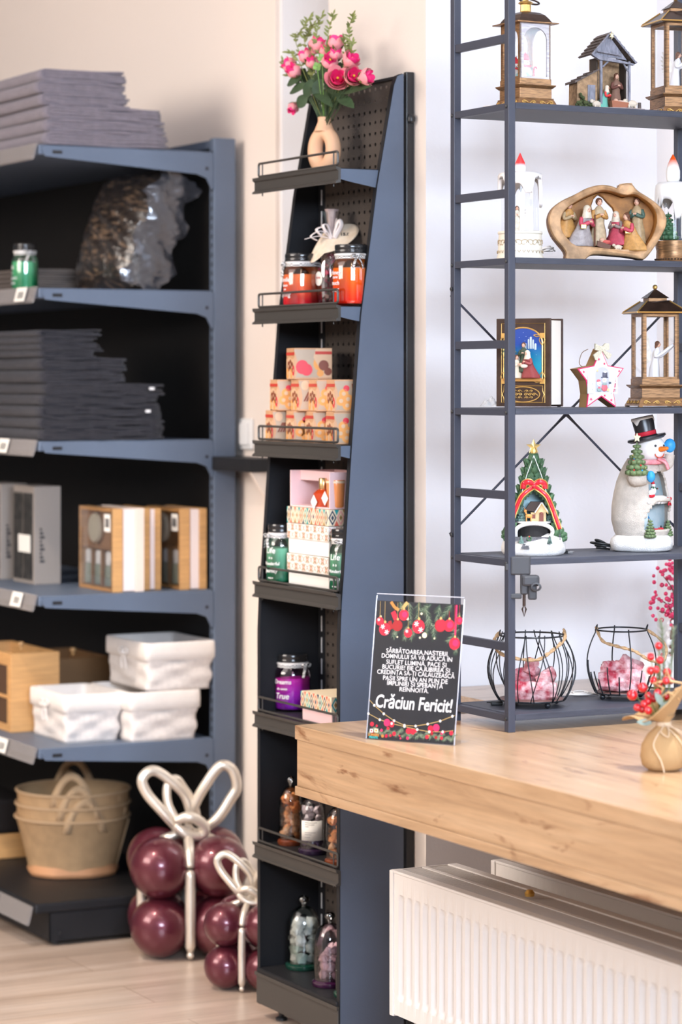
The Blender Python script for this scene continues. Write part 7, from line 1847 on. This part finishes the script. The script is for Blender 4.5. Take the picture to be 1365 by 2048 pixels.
rd = [mat('sign red', (.66, .012, .04), .4), mat('sign dark red', (.36, .01, .015), .4), mat('sign pink', (.80, .02, .12), .4), mat('sign gold', (.65, .42, .14), .4), mat('sign white', (.85, .80, .78), .4), mat('sign amber', (.62, .25, .05), .4), mat('sign glow', (.90, .78, .50), .4)]
m = MB(); m.T = TL
def lin(pts, w_, mi, lv):
    P = [Vector(cp(*p)) for p in pts]
    for a, b in zip(P[:-1], P[1:]):
        d = (b-a); 
        if d.length < 1e-6: continue
        n = Vector((-d.y, d.x)).normalized()*w_; pr(m, [tuple(a-n), tuple(b-n), tuple(b+n), tuple(a+n)], lv, mi)
def bauble(x, y, r, mi, flake=0, cord=3, top=110):
    c = cp(x, y); rr_ = r*UX; lin([(x+6, top), (x, y-r)], .0003, cord, 4); pr(m, disk(c[0], c[1]+rr_*1.1, rr_*.22, 8), 8, 3); pr(m, disk(c[0], c[1], rr_), 6, mi)
    if not flake and mi != 1: pr(m, disk(c[0]+rr_*.15, c[1]+rr_*.1, rr_*.55), 7, 2)
    for f in range(flake):
        fx_, fz_ = c[0]+(-.35+.75*f)*rr_, c[1]+(.35-.8*f)*rr_
        for k in range(3):
            a = k*PI/3+.3; d = (math.cos(a)*rr_*.4, math.sin(a)*rr_*.4); n = (-d[1]*.16, d[0]*.16)
            pr(m, [(fx_-d[0]-n[0], fz_-d[1]-n[1]), (fx_+d[0]-n[0], fz_+d[1]-n[1]), (fx_+d[0]+n[0], fz_+d[1]+n[1]), (fx_-d[0]+n[0], fz_-d[1]+n[1])], 9+k*.3, 4)
# ribbons
lin([(390, 115), (440, 190), (490, 220)], .0030, 5, 2); lin([(600, 125), (560, 170), (520, 215)], .0034, 3, 2); lin([(415, 240), (455, 340)], .0050, 0, 3); lin([(370, 360), (400, 460)], .0040, 1, 3)
bauble(250, 360, 46, 0, 1, top=105); bauble(310, 460, 70, 0, 2, top=110); bauble(472, 415, 62, 1, 0, top=125); bauble(552, 285, 60, 0, 0, top=130); bauble(607, 510, 50, 0, 1, top=130); bauble(737, 430, 76, 0, 2, top=135); bauble(1010, 420, 70, 1, 0, top=330); pr(m, disk(*cp(1015, 415), 62*UX), 7, 0)
bauble(1118, 420, 66, 0, 0, cord=0, top=240); bauble(1185, 645, 66, 0, 0, cord=0, top=165); bauble(1243, 360, 42, 0, 0, cord=0, top=165)
lin([(1213, 165), (1192, 570)], .0016, 2, 5)
for (x, y, r) in ((812, 540, 30), (260, 300, 12), (600, 330, 16), (775, 270, 14), (470, 560, 10), (755, 570, 12), (935, 580, 10)): pr(m, disk(*cp(x, y), r*UX), 5, 6)
# string of lights
s1 = [(115, 1350), (180, 1420), (300, 1525), (430, 1610), (560, 1665), (700, 1672), (850, 1645), (1005, 1605), (1155, 1545), (1185, 1535)]
s2 = [(105, 1525), (250, 1600), (400, 1645), (560, 1680), (720, 1715), (870, 1740), (1035, 1738), (1165, 1720)]
lin(s1, .0005, 3, 4); lin(s2, .0005, 3, 4)
for (x, y) in s1[1:-1]+s2[:-1]:
    pr(m, disk(*cp(x, y), 14*UX), 10, 4); 
for k in range(22):
    x = 110+R.uniform(0, 1040); y = 1700+R.uniform(-45, 110)+(x-110)*.05; pr(m, disk(*cp(x, y), R.uniform(9, 18)*UX, 12), 8, R.choice([0, 0, 2, 5, 1]))
for (x, y, r) in ((340, 1635, 40), (400, 1655, 32), (885, 1700, 32), (955, 1690, 40), (610, 1735, 32), (665, 1740, 32), (430, 1770, 22), (840, 1805, 22), (1020, 1815, 18), (150, 1655, 24), (1140, 1750, 24)): pr(m, disk(*cp(x, y), r*UX), 9, 0 if r < 40 else 2)
pr(m, [cp(125, 1715), cp(165, 1718), cp(163, 1760), cp(122, 1758)], 12, 4); pr(m, [cp(180, 1710), cp(230, 1713), cp(228, 1760), cp(178, 1758)], 12, 6)
pr(m, disk(*cp(143, 1738), 10*UX), 13, 1); pr(m, disk(*cp(204, 1735), 11*UX), 13, 5)
m.build('bauble_print', rd, card)
# lettering, following the lines of the card
M_lt = mat('sign lettering white', (.88, .84, .82), .5)
def sline(s, cx, cy, size, mm=M_lt, bold=.00035, shear=0, sx=1, name='lettering'):
    c = cp(cx, cy); p = TL @ Vector((c[0], -.0011-.0006, c[1]))
    o = text(name, s, size, mm, card, p, (PI/2-tilt, 0, 0), bold=bold, shear=shear, sx=sx, depth=.00005); return o
lines = [('SĂRBĂTOAREA NAȘTERII', 715, 755), ('DOMNULUI SĂ VĂ ADUCĂ ÎN', 715, 822), ('SUFLET LUMINĂ, PACE ȘI', 710, 895), ('BUCURIE! FIE CA IUBIREA ȘI', 705, 960), ('CREDINȚA SĂ-ȚI CĂLĂUZEASCĂ', 700, 1026), ('PAȘII SPRE UN AN PLIN DE', 695, 1098), ('ÎMPLINIRI ȘI SPERANȚĂ', 690, 1160), ('REÎNNOITĂ.', 680, 1228)]
wd = [750, 865, 740, 830, 950, 795, 690, 355]
for (s, x, y), wpx in zip(lines, wd):
    o = sline(s, x, y, .0118, bold=.00005); bb = [v.co.x for v in o.data.vertices]
    if bb: o.scale.x = wpx*UX/(max(bb)-min(bb))
o = sline('Crăciun Fericit!', 672, 1400, .0245, shear=.12, bold=.0004); bb = [v.co.x for v in o.data.vertices]; o.scale.x = 940*UX/(max(bb)-min(bb)); o.scale.y = 1.4
o = sline('LUMIÈRE', 172, 1790, .0062, rd[5], bold=.0002); bb = [v.co.x for v in o.data.vertices]; o.scale.x = 135*UX/(max(bb)-min(bb))
o = sline('PRINTS', 170, 1822, .0058, mat('sign teal', (.05, .45, .42), .4), bold=.0002); bb = [v.co.x for v in o.data.vertices]; o.scale.x = 105*UX/(max(bb)-min(bb))

# ------------------------------------------------------------------ berry plant in a burlap bag
def burlap():
    mm = bpy.data.materials.new('burlap'); mm.use_nodes = True; nt = mm.node_tree; b = nt.nodes['Principled BSDF']; L = nt.links
    tc = nm(nt, 'ShaderNodeTexCoord'); ws = []
    for dr in ('X', 'Z'):
        w_ = nm(nt, 'ShaderNodeTexWave'); w_.bands_direction = dr; w_.inputs['Scale'].default_value = 190; w_.inputs['Distortion'].default_value = .8; L.new(tc.outputs['Object'], w_.inputs[0]); ws.append(w_)
    mu = nm(nt, 'ShaderNodeMath', operation='ADD'); L.new(ws[0].outputs['Fac'], mu.inputs[0]); L.new(ws[1].outputs['Fac'], mu.inputs[1])
    r = nm(nt, 'ShaderNodeValToRGB'); r.color_ramp.elements[0].position = .2; r.color_ramp.elements[0].color = (.30, .16, .06, 1); r.color_ramp.elements[1].color = (.66, .44, .22, 1); r.color_ramp.elements[1].position = 1
    mh = nm(nt, 'ShaderNodeMath', operation='MULTIPLY'); mh.inputs[1].default_value = .5; L.new(mu.outputs[0], mh.inputs[0]); L.new(mh.outputs[0], r.inputs[0]); L.new(r.outputs[0], b.inputs['Base Color'])
    b.inputs['Roughness'].default_value = .95; bp = nm(nt, 'ShaderNodeBump'); bp.inputs['Strength'].default_value = .6; bp.inputs['Distance'].default_value = .001; L.new(mh.outputs[0], bp.inputs['Height']); L.new(bp.outputs[0], b.inputs['Normal'])
    return mm
M_bur = burlap()
pX, pY = onZ(1328, 1540, TZ); kp = dep(pX, pY)/FPX
t = thing('berry_plant', 'artificial red berry sprig in a tied burlap bag on the counter', 'plant', (pX, pY, TZ+.0005), CR)
def pp(x, y, yy=0): return Vector(((x-1328)*kp, yy, (1545-y)*kp))
MB().lathe([(0, 0), (.026, .0), (.037, .008), (.0405, .024), (.038, .044), (.028, .062), (.015, .074), (.010, .080), (.014, .088), (.020, .096)], 40, wob=lambda a, f: 1+.03*math.sin(5*a)*f+.06*math.sin(11*a)*max(0, f-.6)*2.5, cap=False).build('bag', M_bur, t, smooth='all')
m = MB(); vs = []; n = 48; K = 8
for j in range(K+1):
    f = j/K
    for i in range(n):
        a = 2*PI*i/n; right = math.cos(a)
        r = .011+f*(.040+.020*max(0, -right)**2+.012*math.sin(3*a+.5)); z = .084+f*(.030+.055*max(0, right)-.008*max(0, -right)-.02*f*max(0, -right)+.008*math.sin(4*a+1))
        vs.append((r*right, r*math.sin(a)*.8, z))
m.add(vs, [(j*n+i, j*n+(i+1) % n, (j+1)*n+(i+1) % n, (j+1)*n+i) for j in range(K) for i in range(n)]); m.build('collar', M_bur, t, smooth='all', solid=.0014)
m = MB(); M_tw = mat('pale twine', (.68, .52, .36), .85)
for q in range(3): m.tube([(.0125*math.cos(a), .0125*math.sin(a), .079+.0022*q+.001*math.sin(a)) for a in [2*PI*i/20 for i in range(20)]], .0012, 6, closed=True)
m.tube(bez([(.0, -.013, .080), (-.008, -.030, .070), (.004, -.036, .062), (.006, -.020, .078)], 6), .0009, 5); m.tube(bez([(.0, -.013, .080), (.024, -.028, .072), (.034, -.020, .060), (.010, -.014, .079)], 6), .0009, 5)
m.tube(bez([(.0, -.013, .080), (-.022, -.040, .050), (-.010, -.045, .022), (-.004, -.046, .001)], 6), .0011, 5); m.tube(bez([(.0, -.013, .080), (.028, -.036, .050), (.036, -.030, .014)], 6), .0009, 5)
m.build('twine', M_tw, t, smooth='all')
M_ber = mat('glossy red berry', (.55, .004, .012), .15, coat=1); R = random.Random(6)
ber = [(1319, 1298, 8), (1303, 1320, 8), (1320, 1325, 8), (1300, 1345, 8.5), (1310, 1342, 7.5), (1335, 1350, 8.5), (1307, 1365, 8), (1319, 1374, 8.5), (1285, 1379, 10), (1266, 1396, 11), (1314, 1389, 8), (1298, 1398, 8), (1308, 1403, 8.5), (1288, 1412, 8), (1296, 1408, 8), (1285, 1424, 8), (1295, 1424, 8.5), (1275, 1420, 8), (1334, 1399, 7.5), (1331, 1365, 8), (1344, 1368, 7)]
for k, (x, y, r) in enumerate(ber):
    yy2 = R.uniform(-.025, .012); c = pp(x, y, yy2); b = MB().sph(c, r*kp, 16).build('berry', M_ber, t, smooth='all')
    m = MB(); m.tube(bez([c, c*.75+pp(1325, 1440, 0)*.25+Vector((0, .004, 0)), pp(1325, 1450, 0)], 4), .0008, 5); m.build('stem', M_sep, b, smooth='all')
M_pine = mat('dusty pine needle', (.20, .24, .15), .7, noise=.3, nscale=60)
for (x0, y0, x1, y1, L) in ((1330, 1430, 1326, 1245, .020), (1335, 1430, 1350, 1262, .016), (1325, 1440, 1318, 1330, .014)):
    m = MB(); A = pp(x0, y0, .006); B = pp(x1, y1, .016); m.tube([A, A.lerp(B, .5)+Vector((.003, 0, 0)), B], .0012, 5)
    for i in range(110):
        f = .25+.75*i/110; p = A.lerp(B, f); a = R.uniform(0, 6.28); d = (B-A).normalized()*.75+Vector((math.cos(a), math.sin(a), .1))*.6; e2 = p+d.normalized()*L*R.uniform(.6, 1); s_ = d.cross(Vector((0, 1, .2))).normalized()*.0006
        m.add([p-s_, p+s_, e2], [(0, 1, 2)])
    m.build('pine_sprig', M_pine, t)
m = MB(); 
for (x, y, dx, dz) in ((1300, 1447, -.034, .004), (1316, 1425, .02, .022), (1322, 1412, -.010, .018)):
    toC = Vector((0, -1, .0)); leaf(m, pp(x, y, -.03), (dx, -.2*abs(dx), dz), .026, .006, .1, nrm=(0, -1, .4))
toC = Vector((-FX, -FY, 0)); m.build('frosted_leaf', mat('frosted grey leaf', (.20, .25, .21), .6), t, smooth='all')
m = MB(); pts = [pp(1333, 1345), pp(1341, 1366), pp(1364, 1372), pp(1349, 1380), pp(1352, 1398), pp(1336, 1384), pp(1316, 1369), pp(1331, 1366)]
m.tube([(p.x, -.012, p.z) for p in [pp(1332, 1343), pp(1340, 1366), pp(1372, 1372), pp(1350, 1383), pp(1358, 1402), pp(1336, 1388), pp(1318, 1400), pp(1326, 1380), pp(1306, 1370), pp(1329, 1366)]], .0026, 6, closed=True); m.build('wooden_star', mat('light wood', (.62, .38, .18), .6), t)

# ------------------------------------------------------------------ flocked berry branches on the sill
t = thing('berry_branch', 'frosted branches with crimson berries behind the right end of the rack', 'plant', (3.42, 4.99, TZ), CR)
M_br = mat('brown twig', (.14, .06, .05), .8); M_crb = mat('crimson berry', (.62, .015, .10), .3, coat=.5); M_fl = mat('flock snow', (.80, .80, .82), .9)
R = random.Random(8); dref = dep(3.42, 4.99)/FPX
def qq(x, y, yy=0): a, b = ray(x); k_ = dep(3.42, 4.99); return Vector(((x-CX)*dref-(3.42*FY-4.99*FX), yy, EYE+(HY-y)*dref-TZ))
m = MB(); m.lathe([(.05, 0), (.06, .002), (.065, .06), (.06, .07), (0, .07)], 20, c=tuple(qq(1372, 1490, 0)*Vector((1, 0, 0)).x if False else (0.03, 0, 0))); m.build('pot', M_white, t, smooth=True)
tips = [(1312, 1195), (1325, 1150), (1340, 1128), (1350, 1180), (1345, 1220), (1318, 1222), (1355, 1240), (1352, 1160), (1335, 1205), (1360, 1150), (1358, 1290), (1349, 1310)]
for (x, y) in tips:
    e2 = qq(x, y, R.uniform(-.03, .03)); b0 = Vector((.03, 0, .06)); mid = b0.lerp(e2, .55)+Vector((.02, 0, .03)); P = bez([b0, mid, e2], 8)
    m = MB(); m.tube(P, [.0028*(1-.7*i/len(P)) for i in range(len(P))], 6)
    m.build('branch', M_br, t, smooth='all'); br_ = kids(t)[-1]
    m = MB()
    for k in range(9):
        p = e2+Vector((R.gauss(0, .011), R.gauss(0, .010), R.gauss(0, .016))); m.sph(p, R.uniform(.004, .0058), 8)
    m.build('berries', M_crb, br_, smooth='all')
m = MB()
for k in range(70):
    p = qq(R.uniform(1338, 1375), R.uniform(1225, 1395), R.uniform(-.03, .03)); m.sph(p, R.uniform(.004, .010), 6)
o = m.build('flock', M_fl, t, smooth='all'); o['kind'] = 'stuff'
m = MB()
for k in range(260):
    p = qq(R.uniform(1345, 1375), R.uniform(1330, 1400), R.uniform(-.04, .02)); a = R.uniform(0, 6.28); d = Vector((math.cos(a), R.uniform(-.5, .5), math.sin(a))).normalized()*.022; s_ = d.cross(Vector((0, 1, 0))).normalized()*.0008; m.add([p-s_, p+s_, p+d], [(0, 1, 2)])
o = m.build('needles', mat('frosted sage needles', (.45, .47, .32), .8), t); o['kind'] = 'stuff'
